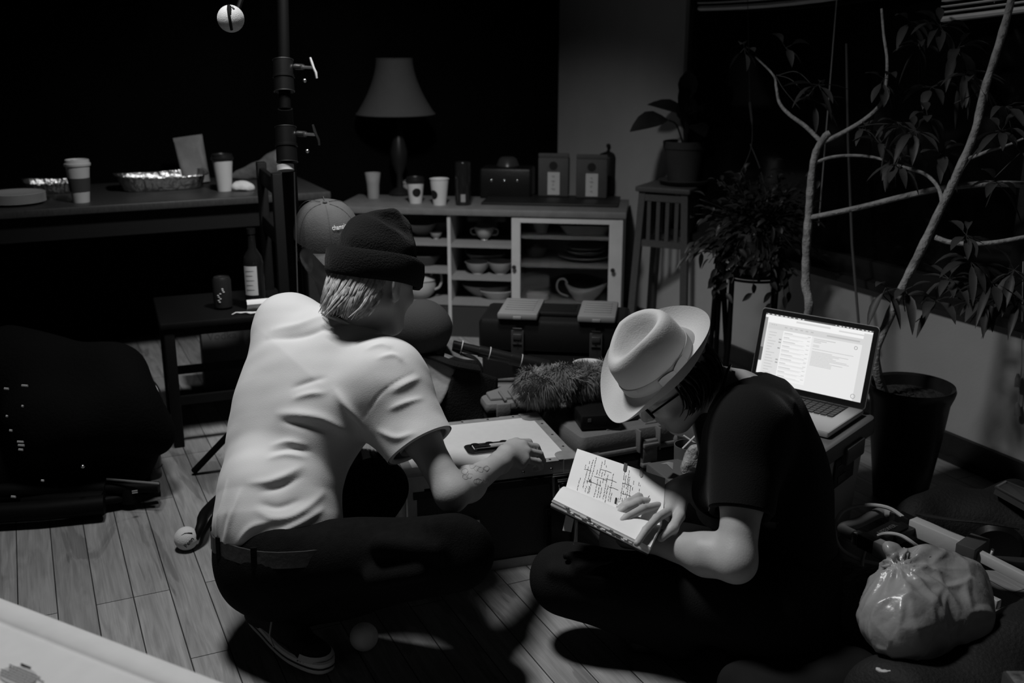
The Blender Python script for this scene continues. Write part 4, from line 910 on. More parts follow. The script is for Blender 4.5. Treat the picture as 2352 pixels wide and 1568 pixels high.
pbox('divider', xd - .012, xd + .006, .004, DEP, .06, ztu, IN); pbox('divider', xm - .008, xm + .008, 0, DEP, .06, ztu)
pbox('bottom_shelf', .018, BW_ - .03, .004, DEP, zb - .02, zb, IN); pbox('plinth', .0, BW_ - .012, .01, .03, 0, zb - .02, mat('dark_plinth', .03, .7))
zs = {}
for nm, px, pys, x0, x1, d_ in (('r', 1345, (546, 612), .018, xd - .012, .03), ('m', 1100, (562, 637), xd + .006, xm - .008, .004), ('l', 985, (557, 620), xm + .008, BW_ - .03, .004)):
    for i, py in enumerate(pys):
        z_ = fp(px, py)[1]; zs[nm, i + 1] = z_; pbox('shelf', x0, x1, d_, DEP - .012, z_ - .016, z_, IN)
    zs[nm, 3] = zb; zs[nm, 0] = z_
xl = fp(1196, 600)[0]; xr = fp(1398, 600)[0]; zdt = fp(1300, 512)[1]
dz0, dz1 = zb - .015, ztu - .006; m = MB()
for x0, x1, z0, z1 in ((.002, xr, dz0, dz1), (xl, xd + .004, dz0, dz1), (xr, xl, zdt, dz1), (xr, xl, dz0, zb - .002)): m.box(bp((x0 + x1) / 2, -.009, (z0 + z1) / 2), (abs(x1 - x0), .018, z1 - z0), BF)
DO = obj('door', m, WP_, t, False)
m = MB(); m.box(bp((xr + xl) / 2, -.006, (zdt + zb) / 2), (xl - xr, .003, zdt - zb), BF); obj('glass_panel', m, mat('clear_glass', 1., .02, trans=1., spec=.3), DO, False)
for px, py in ((1183, 610), (1408, 617)):
    x_, z_ = fp(px, py); m = MB(); m.lathe([(.004, 0), (.004, .010), (.009, .014), (.0105, .02), (.007, .026), (.001, .027)], bp(x_, -.018, z_), -by); obj('knob', m, mat('dark_knob', .02, .35), DO if px > 1300 else t)
# dishes inside
def dish(name, label, cat, o, prof, m_=None, seg=36, group=None, squash=None):
    mb = MB(); mb.lathe(prof, o, seg=seg, wob=squash); return obj(name, mb, m_ or CER(), None, label=label, cat=cat, group=group)
def bowl_prof(r_, h_, foot=.45): return [(r_ * foot * .9, 0), (r_ * foot, 0), (r_ * foot, .006), (r_ * .8, h_ * .5), (r_, h_), (r_ * .97, h_), (r_ * .77, h_ * .52), (r_ * foot * .8, .010), (.001, .009)]
def spot(px, lev, col, d): z_ = zs[col, lev]; x_, _ = fp(px, 600); o = PL(px, 600, BR + by * d, by); return Vector((o.x, o.y, z_ + .001))
sqr = lambda a, z: (abs(math.cos(a)) ** 6 + abs(math.sin(a)) ** 6) ** (-1 / 6) - 1
dish('bowl', 'small pale footed bowl on the top shelf left of the divider', 'bowl', spot(1003, 1, 'l', .10), bowl_prof(.030, .032))
def wedge_bowl(px, lev, col, d, L_, H_, label, rz=0., tall=1.):
    o = spot(px, lev, col, d); m = MB(TR(o, rz)); rings = []
    for f, z_ in ((.30, 0), (.34, 0), (.7, H_ * .5), (1, H_), (.96, H_), (.62, H_ * .5), (.26, .008), (.02, .008)):
        rings.append([Vector((L_ / 2 * f * math.cos(2 * math.pi * k / 36) * (1 + sqr(2 * math.pi * k / 36, 0) * .7), L_ / 2 * f * math.sin(2 * math.pi * k / 36) * (1 + sqr(2 * math.pi * k / 36, 0) * .7), z_ + (H_ * .35 * tall * abs(math.cos(2 * math.pi * k / 36)) ** 3 if z_ >= H_ * .9 else 0))) for k in range(36)])
    m.loft(rings); return obj('serving_bowl', m, CER(), None, label=label, cat='bowl')
wedge_bowl(972, 1, 'l', .20, .17, .06, 'pale swooping bowl on the top shelf behind the beanie')
wedge_bowl(1015, 1, 'l', .27, .12, .06, 'pointed pale bowl at the back of the top left cubby')
o = spot(1113, 1, 'm', .12); t = thing('teacup', 'round pale teacup with small handles on the top middle shelf', 'cup', o); m = MB(); m.lathe([(.018, 0), (.02, .002), (.017, .008), (.034, .022), (.046, .048), (.047, .066), (.045, .066), (.043, .048), (.03, .024), (.001, .016)], o); obj('cup_body', m, CER(), t)
for s_ in (-1, 1):
    m = MB(); m.tube(smooth_path([o + bx * (s_ * .045) + Vector((0, 0, .058)), o + bx * (s_ * .066) + Vector((0, 0, .052)), o + bx * (s_ * .062) + Vector((0, 0, .030)), o + bx * (s_ * .040) + Vector((0, 0, .026))], 5), .0035, 8); obj('handle', m, CER(), t)
o = spot(1122, 1, 'm', .24); m = MB(); m.box(o + Vector((0, 0, .10)), (.20, .12, .05), BF, .015); m.box(o + Vector((0, 0, .04)), (.10, .08, .08), BF, .005); obj('covered_dish', m, mat('grey_stoneware', .10, .5), None, label='dull grey covered dish behind the round teacup', cat='dish')
wedge_bowl(1118, 2, 'm', .26, .22, .075, 'square pale bowl standing behind two smaller ones on the middle shelf', R(0), .4)
dish('bowl', 'left one of two pale round bowls on the middle shelf', 'bowl', spot(1097, 2, 'm', .09), bowl_prof(.062, .058))
dish('bowl', 'right one of two pale round bowls on the middle shelf', 'bowl', spot(1150, 2, 'm', .10), bowl_prof(.066, .060))
def oval(px, lev, col, d, L_, W_, H_, label, name='oval_dish', m_=None, rz=0.):
    o = spot(px, lev, col, d); m = MB(TR(o, rz)); m.loft([[Vector((L_ / 2 * f * math.cos(2 * math.pi * k / 40), W_ / 2 * f * math.sin(2 * math.pi * k / 40), z_)) for k in range(40)] for f, z_ in ((.5, 0), (.55, 0), (.8, H_ * .5), (1, H_), (.97, H_ + .002), (.76, H_ * .6), (.5, .008), (.02, .007))]); return obj(name, m, m_ or CER(), None, label=label, cat='dish')
oval(1120, 3, 'm', .15, .26, .17, .055, 'long pale oval dish on the bottom shelf left of the glazed door')
oval(1142, 3, 'm', .08, .17, .10, .04, 'short glossy oval dish nested in front of the long oval one')
dish('cup', 'small pale cup behind the glass at top left of the door', 'cup', spot(1243, 1, 'r', .12), [(.026, 0), (.028, 0), (.045, .062), (.043, .062), (.026, .008), (.001, .008)])
o = spot(1345, 1, 'r', .14); t = thing('casserole', 'shallow pale dish with a chrome handle behind the glass door, top shelf', 'dish', o); m = MB(TR(o, math.atan2(bx.y, bx.x))); m.loft([[Vector((x_ * f * .13, y_ * f * .08, z_)) for x_, y_ in [(math.copysign(abs(math.cos(a)) ** .4, math.cos(a)), math.copysign(abs(math.sin(a)) ** .4, math.sin(a))) for a in [2 * math.pi * k / 40 for k in range(40)]]] for f, z_ in ((.7, 0), (.75, 0), (.98, .038), (1.02, .042), (1.0, .045), (.9, .036), (.6, .01), (.02, .01))]); obj('dish_body', m, CER(), t)
m = MB(); m.tube(smooth_path([o + bx * -.045 + Vector((0, 0, .04)) - by * .06, o + bx * -.045 + Vector((0, 0, .066)) - by * .06, o + bx * .045 + Vector((0, 0, .066)) - by * .06, o + bx * .045 + Vector((0, 0, .04)) - by * .06], 5), .004, 8); obj('handle', m, CH(), t)
oval(1232, 2, 'r', .2, .12, .10, .05, 'dull dark bowl at the left on the middle shelf behind glass', 'dark_bowl', mat('dark_stoneware', .07, .4))
o = spot(1345, 2, 'r', .19)
for k, (r_, z_, lb) in enumerate(((.135, 0, 'widest pale plate at the bottom of the stack behind glass'), (.098, .022, 'lower one of two smaller plates stacked on the widest plate'), (.098, .042, 'topmost smaller plate of the stack behind the glass door'))):
    dish('plate', lb, 'plate', o + Vector((0, 0, z_)), [(r_ * .55, 0), (r_ * .6, .0), (r_ * .75, .006), (r_, .02), (r_ * .985, .0225), (r_ * .74, .009), (.001, .004)], mat('grey_plate', .17, .3), 44, 'plates behind the glass door')
o = spot(1236, 3, 'r', .10); m = MB(TR(o, math.atan2(bx.y, bx.x))); m.box((0, 0, .004), (.10, .08, .008), None, .003); m.loft([[Vector((x_ * f * .055, y_ * f * .045, z_)) for x_, y_ in [(math.copysign(abs(math.cos(a)) ** .35, math.cos(a)), math.copysign(abs(math.sin(a)) ** .35, math.sin(a))) for a in [2 * math.pi * k / 36 for k in range(36)]]] for f, z_ in ((.8, .006), (1.05, .008), (1.0, .03), (.85, .036), (.02, .038))]); obj('butter_dish', m, mat('shiny_ceramic', .30, .12), None, label='small glossy square butter dish on the bottom shelf behind glass', cat='dish')
# gravy boat
o = spot(1340, 3, 'r', .09); t = thing('gravy_boat', 'pale gravy boat with a loop handle on the bottom shelf behind glass', 'gravy boat', o); M_ = TR(o, math.atan2(bx.y, bx.x)); m = MB(M_); rings = []
for f, z_ in ((.30, 0), (.42, .0), (.46, .006), (.72, .025), (.95, .05), (1.0, .062), (.96, .062), (.9, .048), (.66, .026), (.35, .012), (.02, .011)):
    ring = []
    for k in range(48):
        a = 2 * math.pi * k / 48; x_ = math.cos(a); lift = (.030 * max(0, x_) ** 2 + .026 * max(0, -x_) ** 3) * max(0, (f - .5)) * 2 if z_ > .02 else 0; ring.append(Vector((.088 * f * x_ + .03 * max(0, x_) ** 3 * f, .042 * f * math.sin(a) * (1 - .35 * max(0, x_)), z_ + lift - .012 * math.sin(a) ** 2 * (f > .9))))
    rings.append(ring)
m.loft(rings); obj('boat', m, CER(), t); m = MB(M_); m.tube(smooth_path([(-.075, 0, .085), (-.092, 0, .105), (-.118, 0, .098), (-.126, 0, .065), (-.11, 0, .035), (-.07, 0, .020)], 6), .0042, 8); obj('handle', m, CER(), t)
o = spot(1325, 3, 'r', .27); m = MB(); m.lathe([(.10, 0), (.125, .01), (.13, .055), (.132, .06), (.09, .075), (.02, .079), (.001, .08)], o); obj('dark_casserole', m, mat('dark_enamel', .02, .25), None, label='large dark casserole behind the gravy boat', cat='casserole')
# round pot with loop handle in the bottom left cubby
o = spot(962, 3, 'l', .06); o.z = max(o.z, fp(1000, 695)[1]); o.z = zb + .001; t = thing('tureen', 'pale round pot with big loop handle in the bottom left cubby', 'pot', o); m = MB(); m.lathe([(.045, 0), (.05, .002), (.075, .03), (.082, .065), (.078, .085), (.084, .092), (.08, .094), (.05, .112), (.015, .118), (.012, .128), (.001, .131)], o, seg=40); obj('pot_body', m, CER(), t)
m = MB(); m.tube(smooth_path([o + bx * .055 + Vector((0, 0, .105)), o + bx * .075 + Vector((0, 0, .135)), o + bx * .105 + Vector((0, 0, .125)), o + bx * .112 + Vector((0, 0, .09)), o + bx * .1 + Vector((0, 0, .055)), o + bx * .076 + Vector((0, 0, .04))], 6), .006, 10); obj('handle', m, CER(), t)
oval(975, 2, 'l', .12, .17, .13, .05, 'dark shallow bowl on the middle left shelf beside the beanie', 'dark_bowl', mat('dark_stoneware', .07))
# things on the buffet
def bt(px, py): return G(px, py, BZ)
o = bt(858, 455); t = thing('glass_tumbler', 'tall clear ribbed tumbler standing left of the paper cups on the buffet', 'glass', o); m = MB(); m.lathe([(.026, .004), (.028, 0), (.029, .006), (.032, .07), (.040, .125), (.040, .127), (.038, .127), (.0305, .07), (.026, .012), (.001, .011)], o, seg=40, wob=lambda a, z: .02 * math.sin(14 * a) if z < .07 else 0); obj('tumbler_body', m, mat('tumbler_glass', .55, .1, trans=.55, spec=.5), t)
dish('bowl', 'pale ribbed ramekin behind the black-lidded cup', 'bowl', bt(924, 452) + by * .16 + Vector((0, 0, .001)), [(.035, 0), (.038, 0), (.041, .05), (.047, .052), (.048, .062), (.044, .062), (.038, .01), (.001, .01)])
dark_o = bt(955, 466); cup(955, 466, .105, .043, 'paper cup with black lid and a round dark logo on the buffet', BZ, BLID, None, (math.atan2(-1, .25), .055, .021), g=.45)
cup(1010, 470, .122, .045, 'open paper cup with a round dark logo turned left on the buffet', BZ, None, None, (math.atan2(-1, -.95), .052, .022), g=.5)
o = bt(1064, 470); t = thing('canister', 'dark glass cylinder with small label right of the open paper cup', 'canister', o); m = MB(); m.lathe([(.036, 0), (.038, .004), (.038, .20), (.036, .205), (.034, .205), (.034, .01), (.001, .01)], o); obj('cylinder', m, mat('smoked_glass', .012, .12, spec=.7), t)
m = MB(); F_ = frame((0, 0, 1), CAMP - o); m.sheet([[o + F_ @ Vector((.0388 * math.cos(a), .0388 * math.sin(a), z_)) for z_ in (.018, .055)] for a in (-.3, -.1, .1, .28)]); obj('paper_label', m, mat('grey_label', .25, .7), t)
o = bt(1165, 452) + by * .02; t = thing('coffee_maker', 'dark coffee machine half lost in shadow in the middle of the buffet', 'machine', o); M_ = TR(o, math.atan2(bx.y, bx.x)); m = MB(M_); m.box((0, 0, .075), (.26, .18, .15), None, .012); obj('housing', m, K(), t)
m = MB(M_); m.lathe([(.055, .15), (.058, .156), (.045, .19), (.03, .20), (.001, .20)], (0, 0, 0)); obj('hopper', m, mat('dark_grey_plastic', .03, .3), t)
for k in range(3):
    m = MB(M_); m.lathe([(.007, 0), (.007, .006), (.004, .008), (.001, .008)], (-.07 + .065 * k, -.09, .09), (0, -1, 0)); obj('button', m, CH(), t)
o = (bt(1085, 470) + bt(1440, 478)) / 2 + by * .16; m = MB(TR(o, math.atan2(bx.y, bx.x))); m.box((.0, 0, .006), (.66, .30, .012), None, .004); obj('serving_tray', m, mat('black_tray', .012, .5), None, label='flat black tray under the coffee machine and coffee bags', cat='tray')
def coffee_bag(px, py, label, lw):
    o = bt(px, py) + Vector((0, 0, .013)) + by * .02; t = thing('coffee_bag', label, 'bag', o, 0, 'coffee bags on the buffet'); M_ = TR(o, math.atan2(bx.y, bx.x)); KB = mat('brown_card', .055, .7, var=.1, bump=.1, bs=50); m = MB(M_); m.box((0, 0, .095), (.152, .075, .19), None, .006); obj('bag_body', m, KB, t)
    m = MB(M_); m.box((0, -.02, .200), (.152, .02, .024), None, .004); obj('folded_top', m, KB, t)
    m = MB(M_); m.lathe([(.021, 0), (.021, .0012), (.001, .0012)], (0, -.0375, .152), (0, -1, 0), 28); obj('round_logo', m, mat('black_print', .01), t)
    m = MB(M_); m.box((.002, -.0382, .065), (.060, .0012, .112)); lb = obj('paper_label', m, mat('label_white', .42, .7), t, False)
    m = MB(M_); rr = random.Random(px)
    for k in range(4):
        z_ = .102 - .022 * k + rr.uniform(-.003, .003); w_ = rr.uniform(.008, .02); m.box((0, -.0390, z_), (w_, .0006, .0035)); m.box((rr.uniform(-.004, .004), -.0390, z_ - .007), (w_ * .6, .0006, .002))
    obj('label_text', m, mat('ink_grey', .14), lb, False)
coffee_bag(1271, 456, 'left one of two dark coffee bags with white labels on the buffet', 0)
coffee_bag(1358, 460, 'right one of two dark coffee bags with white labels on the buffet', 0)
o = bt(1392, 452) + by * .12; t = thing('french_press', 'black coffee press standing behind the right coffee bag', 'coffee press', o); m = MB(); m.lathe([(.048, 0), (.052, .004), (.052, .185), (.05, .19), (.04, .205), (.012, .215), (.006, .22), (.006, .235), (.011, .24), (.010, .252), (.001, .256)], o); obj('beaker', m, K(), t); m = MB(); m.tube(smooth_path([o + bx * .05 + Vector((0, 0, .17)), o + bx * .09 + Vector((0, 0, .16)), o + bx * .09 + Vector((0, 0, .06)), o + bx * .05 + Vector((0, 0, .04))], 5), .007, 8); obj('handle', m, K(), t)
# lamp
o = bt(906, 455) + by * .12; t = thing('table_lamp', 'unlit lamp with a flared fabric shade at the back of the buffet', 'lamp', o); m = MB(); m.lathe([(.055, 0), (.06, .008), (.05, .02), (.018, .04), (.016, .10), (.04, .16), (.045, .22), (.025, .30), (.010, .34), (.008, .42), (.001, .42)], o); obj('base', m, mat('dark_lamp_base', .012, .4), t)
tl = (o - CAMP).length; zl = PL(907, 262, o, Vector((0, 1, 0))).z; zu = PL(907, 134, o, Vector((0, 1, 0))).z; rb = 87 * o.y / FPX * 1.02; ru = 40 * o.y / FPX * 1.02; oz = Vector((o.x, o.y, 0)); oz.x = PL(907, 200, o, Vector((0, 1, 0))).x
m = MB(); pr = [(rb - (rb - ru) * (1 - (1 - f) ** 1.75), zl + (zu - zl) * f) for f in np.linspace(0, 1, 14)]; m.lathe(pr + [(r_ - .003, z_) for r_, z_ in reversed(pr)], oz, cap0=False, seg=56); SHD = obj('lamp_shade', m, mat('fabric_shade', .055, .9, bump=.25, bs=180, var=.05), t)
m = MB(); m.lathe([(rb, zl - .003), (rb + .002, zl), (rb, zl + .006), (rb - .004, zl)], oz, cap0=False, seg=56); m.lathe([(ru, zu - .005), (ru + .002, zu - .002), (ru, zu + .001), (ru - .003, zu)], oz, cap0=False, seg=56); obj('trim_band', m, mat('fabric_shade', .20), SHD)
m = MB(); m.tube([oz + Vector((0, 0, BZ + .4)), oz + Vector((0, 0, zu + .01))], .004, 8); m.tube([oz + Vector((-ru, 0, zu - .01)), oz + Vector((ru, 0, zu - .01))], .002, 6); obj('harp', m, KM(), t)
# ================================================================ middle: flight case, cases, tool box, fur windscreen, notebook
Z_ = .30; FC_RF = G(1330, 1052, Z_); FC_RB = G(1252, 946, Z_); FC_LF = G(935, 1098, Z_); fx = unit(FC_RF - FC_LF); fy = Vector((-fx.y, fx.x, 0)); FF = Matrix((fx, fy, Vector((0, 0, 1)))).transposed()
FW = (FC_RF - FC_LF).length; FD = (FC_RB - FC_RF).dot(fy); f0 = Vector((FC_LF.x, FC_LF.y, 0)); fq = lambda a, b, z: f0 + fx * a + fy * b + Vector((0, 0, z))
FR4 = Matrix.Translation(f0) @ FF.to_4x4(); ALU = mat('worn_aluminium', .34, .45, metal=.35, var=.15, vs=30, bump=.1, bs=40); LAM = mat('white_laminate', .62, .55, var=.03, vs=60); DKP = mat('dark_laminate', .05, .6, bump=.3, bs=220)
t = thing('flight_case', 'white-topped aluminium-edged flight case between the three people', 'case', fq(FW / 2, FD / 2, 0))
m = MB(FR4); m.box((FW / 2, FD / 2, Z_ / 2 - .004), (FW - .012, FD - .012, Z_ - .012)); obj('shell', m, DKP, t, False)
m = MB(FR4); e = .026; m.box((FW / 2, FD / 2, Z_ - .005), (FW - 2 * e, FD - 2 * e, .008)); obj('top_panel', m, LAM, t, False)
m = MB(FR4)
for y_ in (0, FD):
    s_ = 1 if y_ == 0 else -1; m.box((FW / 2, y_ + s_ * e / 2, Z_ - .0015), (FW, e, .003)); m.box((FW / 2, y_ + s_ * .0015, Z_ - .018), (FW, .003, .036)); m.box((FW / 2, y_ + s_ * .0015, .014), (FW, .003, .028))
for x_ in (0, FW):
    s_ = 1 if x_ == 0 else -1; m.box((x_ + s_ * e / 2, FD / 2, Z_ - .0012), (e, FD, .003)); m.box((x_ + s_ * .0015, FD / 2, Z_ - .018), (.003, FD, .036)); m.box((x_ + s_ * .0015, FD / 2, .014), (.003, FD, .028))
    for y_ in (0, FD):
        r_ = 1 if y_ == 0 else -1; m.box((x_ + s_ * .012, y_ + r_ * .0012, Z_ / 2), (.024, .0026, Z_)); m.box((x_ + s_ * .0012, y_ + r_ * .012, Z_ / 2), (.0026, .024, Z_))
obj('edge_trim', m, ALU, t, False)
m = MB(FR4); m.box((FW / 2, -.001, Z_ - .052), (FW - .03, .008, .020)); obj('lid_seam', m, K(), t, False)
for i, (x_, y_) in enumerate([(FW * k / 6, 0) for k in range(1, 6)] + [(FW * k / 6, FD) for k in range(1, 6)] + [(FW, FD * k / 4) for k in range(1, 4)]):
    m = MB(FR4); xx = min(max(x_, .013), FW - .013); yy = min(max(y_, .013), FD - .013); m.lathe([(.004, 0), (.0035, .0012), (.001, .0017)], (xx, yy, Z_), (0, 0, 1), 10)
    if y_ == 0: m.lathe([(.0042, 0), (.0035, .0014), (.001, .002)], (xx, 0, Z_ - .022), (0, -1, 0), 10)
    obj('rivet', m, mat('rivet_steel', .22, .35, metal=1), t)
for x_, y_ in ((FW, FD), (FW, 0), (0, 0), (0, FD)):
    sx, sy = (1 if x_ == 0 else -1), (1 if y_ == 0 else -1); m = MB(FR4); pts = [(x_, y_), (x_ + sx * .058, y_)] + [(x_ + sx * (.030 + .028 * math.cos(a)), y_ + sy * (.030 + .028 * math.sin(a))) for a in [R(20 * k) for k in range(1, 5)]] + [(x_, y_ + sy * .058)]
    if sx * sy < 0: pts.reverse()
    m.slab([(a_, b_, Z_ + .0005) for a_, b_ in pts], (0, 0, 1), .0022); m.box((x_ + sx * .022, y_ - sy * .0005, Z_ - .02), (.044, .0025, .044)); m.box((x_ - sx * .0005, y_ + sy * .022, Z_ - .02), (.0025, .044, .044)); obj('corner_plate', m, ALU, t, False)
# recessed handle in the top
hc_ = G(1130, 1028, Z_); lx = (hc_ - f0).dot(fx); ly = (hc_ - f0).dot(fy); HM_ = FR4 @ Matrix.Translation((lx, ly, Z_)); m = MB(HM_)
def rrect(w_, h_, r_, z_, n_=5): return [Vector((sx * (w_ / 2 - r_) + r_ * math.cos(R(a0 + 90 * k / n_)), sy * (h_ / 2 - r_) + r_ * math.sin(R(a0 + 90 * k / n_)), z_)) for sx, sy, a0 in ((1, 1, 0), (-1, 1, 90), (-1, -1, 180), (1, -1, 270)) for k in range(n_ + 1)]
m.loft([rrect(.150, .075, .018, .0), rrect(.150, .075, .018, .002), rrect(.120, .050, .008, .0025), rrect(.118, .048, .008, .0008)], False, True); hp_ = obj('handle_plate', m, mat('handle_steel', .35, .3, metal=1), t)
m = MB(HM_); m.loft([rrect(.117, .047, .008, .0012), rrect(.115, .045, .008, .0016)], False, True); obj('handle_recess', m, K(), hp_)
m = MB(HM_)
for y_ in (-.010, .004): m.tube([(-.050, y_, .008), (.050, y_, .008)], .0045, 10)
for x_ in (-.05, .05): m.tube([(x_, -.016, .006), (x_, .014, .006)], .0042, 8)
obj('grip_bar', m, CH(), hp_)
m = MB(HM_)
for k in range(3): m.lathe([(.013, .002), (.013, .004), (.009, .0055), (.001, .0055)], (-.042 + .042 * k, .0255, 0), seg=18)
obj('mounting_washer', m, KM(), hp_)
m = MB(HM_); m.box((.02, -.006, .0105), (.055, .018, .003), None, .001); obj('grip_label', m, mat('label_white', .42), hp_)
def latch(x_, z1, big):
    L4 = FR4 @ Matrix.Translation((x_, -.004, z1)); a_ = obj('latch', MB(L4).box((0, 0, -.03), (.062, .006, .06), None, .002), mat('latch_dish', .03, .4, metal=.6), t)
    m = MB(L4); m.box((0, -.004, .004), (.060, .005, .008), None, .002); m.box((-.028, -.004, -.03), (.005, .005, .06)); m.box((.028, -.004, -.03), (.005, .005, .06)); m.box((0, -.006, -.012), (.036, .006, .008), None, .002); obj('latch_frame', m, SV(), a_)
    m = MB(L4); m.box((0, -.006, -.03), (.030, .006, .022), None, .003); obj('latch_wing', m, CH(), a_)
latch(FW * .90, Z_ - .042, True); latch(FW * .34, .155, False)
L4 = FR4 @ Matrix.Translation((FW * .885, -.006, .135)); a_ = obj('side_handle', MB(L4).box((0, 0, -.03), (.085, .006, .12), None, .003), K(), t); m = MB(L4); m.tube(smooth_path([(-.034, -.006, .02), (-.036, -.018, .012), (-.036, -.02, -.07), (-.034, -.006, -.082)], 5), .005, 8); m.tube([(.034, -.006, .02), (.034, -.006, -.082)], .003, 6); obj('handle_bow', m, KM(), a_)
m = MB(FR4); m.box((.05, -.004, .17), (.036, .005, .022)); m.lathe([(.006, 0), (.006, .002), (.001, .002)], (.05, -.0065, .17), (0, -1, 0), 12); obj('hasp', m, SV(), t)
for z_ in (.235, .10):
    m = MB(FR4); m.box((-.003, .06, z_), (.006, .03, .05), None, .002); obj('butterfly_latch', m, SV(), t)
# grey hard case behind the flight case
GZ = .285; g0 = G(1348, 1000, GZ); g1 = G(1590, 960, GZ); gx = unit(g1 - g0); gy = Vector((-gx.y, gx.x, 0)); GF = Matrix((gx, gy, Vector((0, 0, 1)))).transposed(); GW = (g1 - g0).length + .01; GD = .36
go_ = Vector((g0.x, g0.y, 0)) - gx * .02; G4 = Matrix.Translation(go_) @ GF.to_4x4(); GREY = mat('grey_polymer', .15, .55, bump=.12, bs=150); DG = mat('dark_polymer', .018, .6, bump=.1, bs=150)
t = thing('hard_case', 'grey ribbed hard case beneath the hat and the black recorder', 'case', go_ + gx * GW / 2 + gy * GD / 2)
m = MB(G4); m.box((GW / 2, GD / 2, .10), (GW, GD, .20), None, .02); obj('case_base', m, DG, t)
m = MB(G4); m.box((GW / 2, GD / 2, .245), (GW, GD, .075), None, .022); m.box((GW / 2, GD / 2, .215), (GW + .014, GD + .014, .018), None, .006)
for x_ in (.12, GW - .12): m.box((x_, GD / 2, .281), (.05, GD * .9, .010), None, .004)
lid = obj('case_lid', m, GREY, t)
for x_ in (.60 * GW,):
    m = MB(G4); m.box((x_, -.016, .205), (.052, .016, .085), None, .005); m.box((x_, -.026, .232), (.052, .012, .014), None, .003); m.box((x_, -.022, .170), (.058, .018, .014), None, .004); obj('latch', m, GREY, t)
    for s_ in (-.034, .034):
        m = MB(G4); m.box((x_ + s_, -.008, .245), (.006, .03, .07), None, .002); obj('latch_guard', m, GREY, t)
m = MB(G4); m.box((.045, .02, .215), (.05, .05, .03), None, .012); m.box((GW - .03, .012, .225), (.05, .05, .034), None, .012); obj('corner_bumper', m, GREY, t)
# pale clip-lid box behind it on the left
o = G(1190, 985, 0.0); oB = P(1192, 898, 3.26); bz = oB.z; ob = Vector((oB.x, oB.y, 0)); t = thing('storage_box', 'grey plastic box with ribbed lid under the fur windscreen', 'box', ob); M_ = TR(ob, R(14)); m = MB(M_); m.box((.0, .06, bz / 2 - .02), (.22, .22, bz - .03), None, .02); obj('box_body', m, DG, t)
m = MB(M_); m.box((.0, .06, bz - .03), (.24, .24, .035), None, .012); m.box((.0, .06, bz - .01), (.20, .19, .012), None, .005)
for k in range(4): m.box((-.06 + .03 * k, -.03, bz - .001), (.008, .09, .008), None, .002)
obj('box_lid', m, GREY, t); m = MB(M_); m.box((-.07, -.085, bz - .03), (.045, .014, .05), None, .004); obj('clip', m, GREY, t)
# fur windscreen: a body wrapped in long tufts
fa_, fb_ = P(1225, 885, 3.12), P(1392, 868, 3.22); fd = unit(fb_ - fa_); t = thing('fur_windscreen', 'shaggy grey fur microphone windscreen lying on the cases', 'windscreen', (fa_ + fb_) / 2 - Vector((0, 0, .06)))
sdw = SDF(); sdw.cap(fa_, fb_, .048, .050); core = obj('core', sdw.mesh(.006), mat('fur_core', .08, .95), t)
FURV, FURF = [], []; rr = np.random.default_rng(5); Ffr = np.array(frame(fd)); L_ = (fb_ - fa_).length
mb = MB(); pyr = random.Random(5)
for i in range(5200):
    s_ = pyr.uniform(-.045, L_ + .045); a = pyr.uniform(0, 2 * math.pi); cap_ = 0
    r_ = .048
    if s_ < 0: r_ *= math.sqrt(max(0, 1 - (s_ / .05) ** 2))
    if s_ > L_: r_ *= math.sqrt(max(0, 1 - ((s_ - L_) / .05) ** 2))
    F_ = frame(fd); n_ = F_.col[0] * math.cos(a) + F_.col[1] * math.sin(a); nn = unit(n_ * (r_ + .01) + fd * (s_ if s_ < 0 else (s_ - L_ if s_ > L_ else 0)) * 1.2); p0 = fa_ + fd * s_ + n_ * r_
    cl_ = .5 * math.sin(s_ * 55 + 2 * math.sin(a * 3)) + .5 * math.sin(a * 4 + s_ * 30); ln = pyr.uniform(.018, .034); tg = unit(n_.cross(fd)); d_ = unit(nn * .7 + fd * (cl_ * .8 + pyr.uniform(-.3, .3)) + tg * (.6 * math.sin(s_ * 40 + a * 2) + pyr.uniform(-.4, .4)) + Vector((0, 0, -.35)))
    sd_ = unit(d_.cross(n_ + Vector((.01, .02, .03)))) * .0012; p1_ = p0 + d_ * ln * .55; p2_ = p0 + d_ * ln - Vector((0, 0, ln * .25)); mb.add([p0 - sd_, p0 + sd_, p1_ - sd_ * .8, p1_ + sd_ * .8, p2_], [(0, 1, 3, 2), (2, 3, 4)])
obj('fur', mb, mat('grey_fur', .17, .7, var=.45, vs=28), t, kind='stuff')
# black pouch with pale lining
def gsheet(corners, nu, nv, amp, seed):
    c00, c10, c11, c01 = [Vector(c_) for c_ in corners]; wv_ = waves(amp, 45, 8, seed); g_ = []
    nrm_ = unit((c10 - c00).cross(c01 - c00))
    for i in range(nu + 1):
        row = []
        for j in range(nv + 1):
            u, v = i / nu, j / nv; p_ = c00.lerp(c10, u).lerp(c01.lerp(c11, u), v); row.append(p_ + nrm_ * float(wv_(np.array([tuple(p_)]))[0]))
        g_.append(row)
    return g_
t = thing('equipment_bag', 'open black bag with a pale grey lining behind the flight case', 'bag', P(1060, 960, 3.39)); bg = SDF()
bg.cap(P(1010, 990, 3.36), P(1085, 985, 3.36), .08, .08, .03); bg.cap(P(1085, 965, 3.36), P(1068, 858, 3.41), .07, .058, .06); bg.cap(P(1010, 960, 3.36), P(1010, 850, 3.41), .06, .030, .05); bg.disp = waves(.005, 40, 8, 14); BG = obj('bag_body', bg.mesh(.006), KC(), t)
LIN = mat('grey_lining', .22, .8, var=.12, vs=25, bump=.25, bs=60)
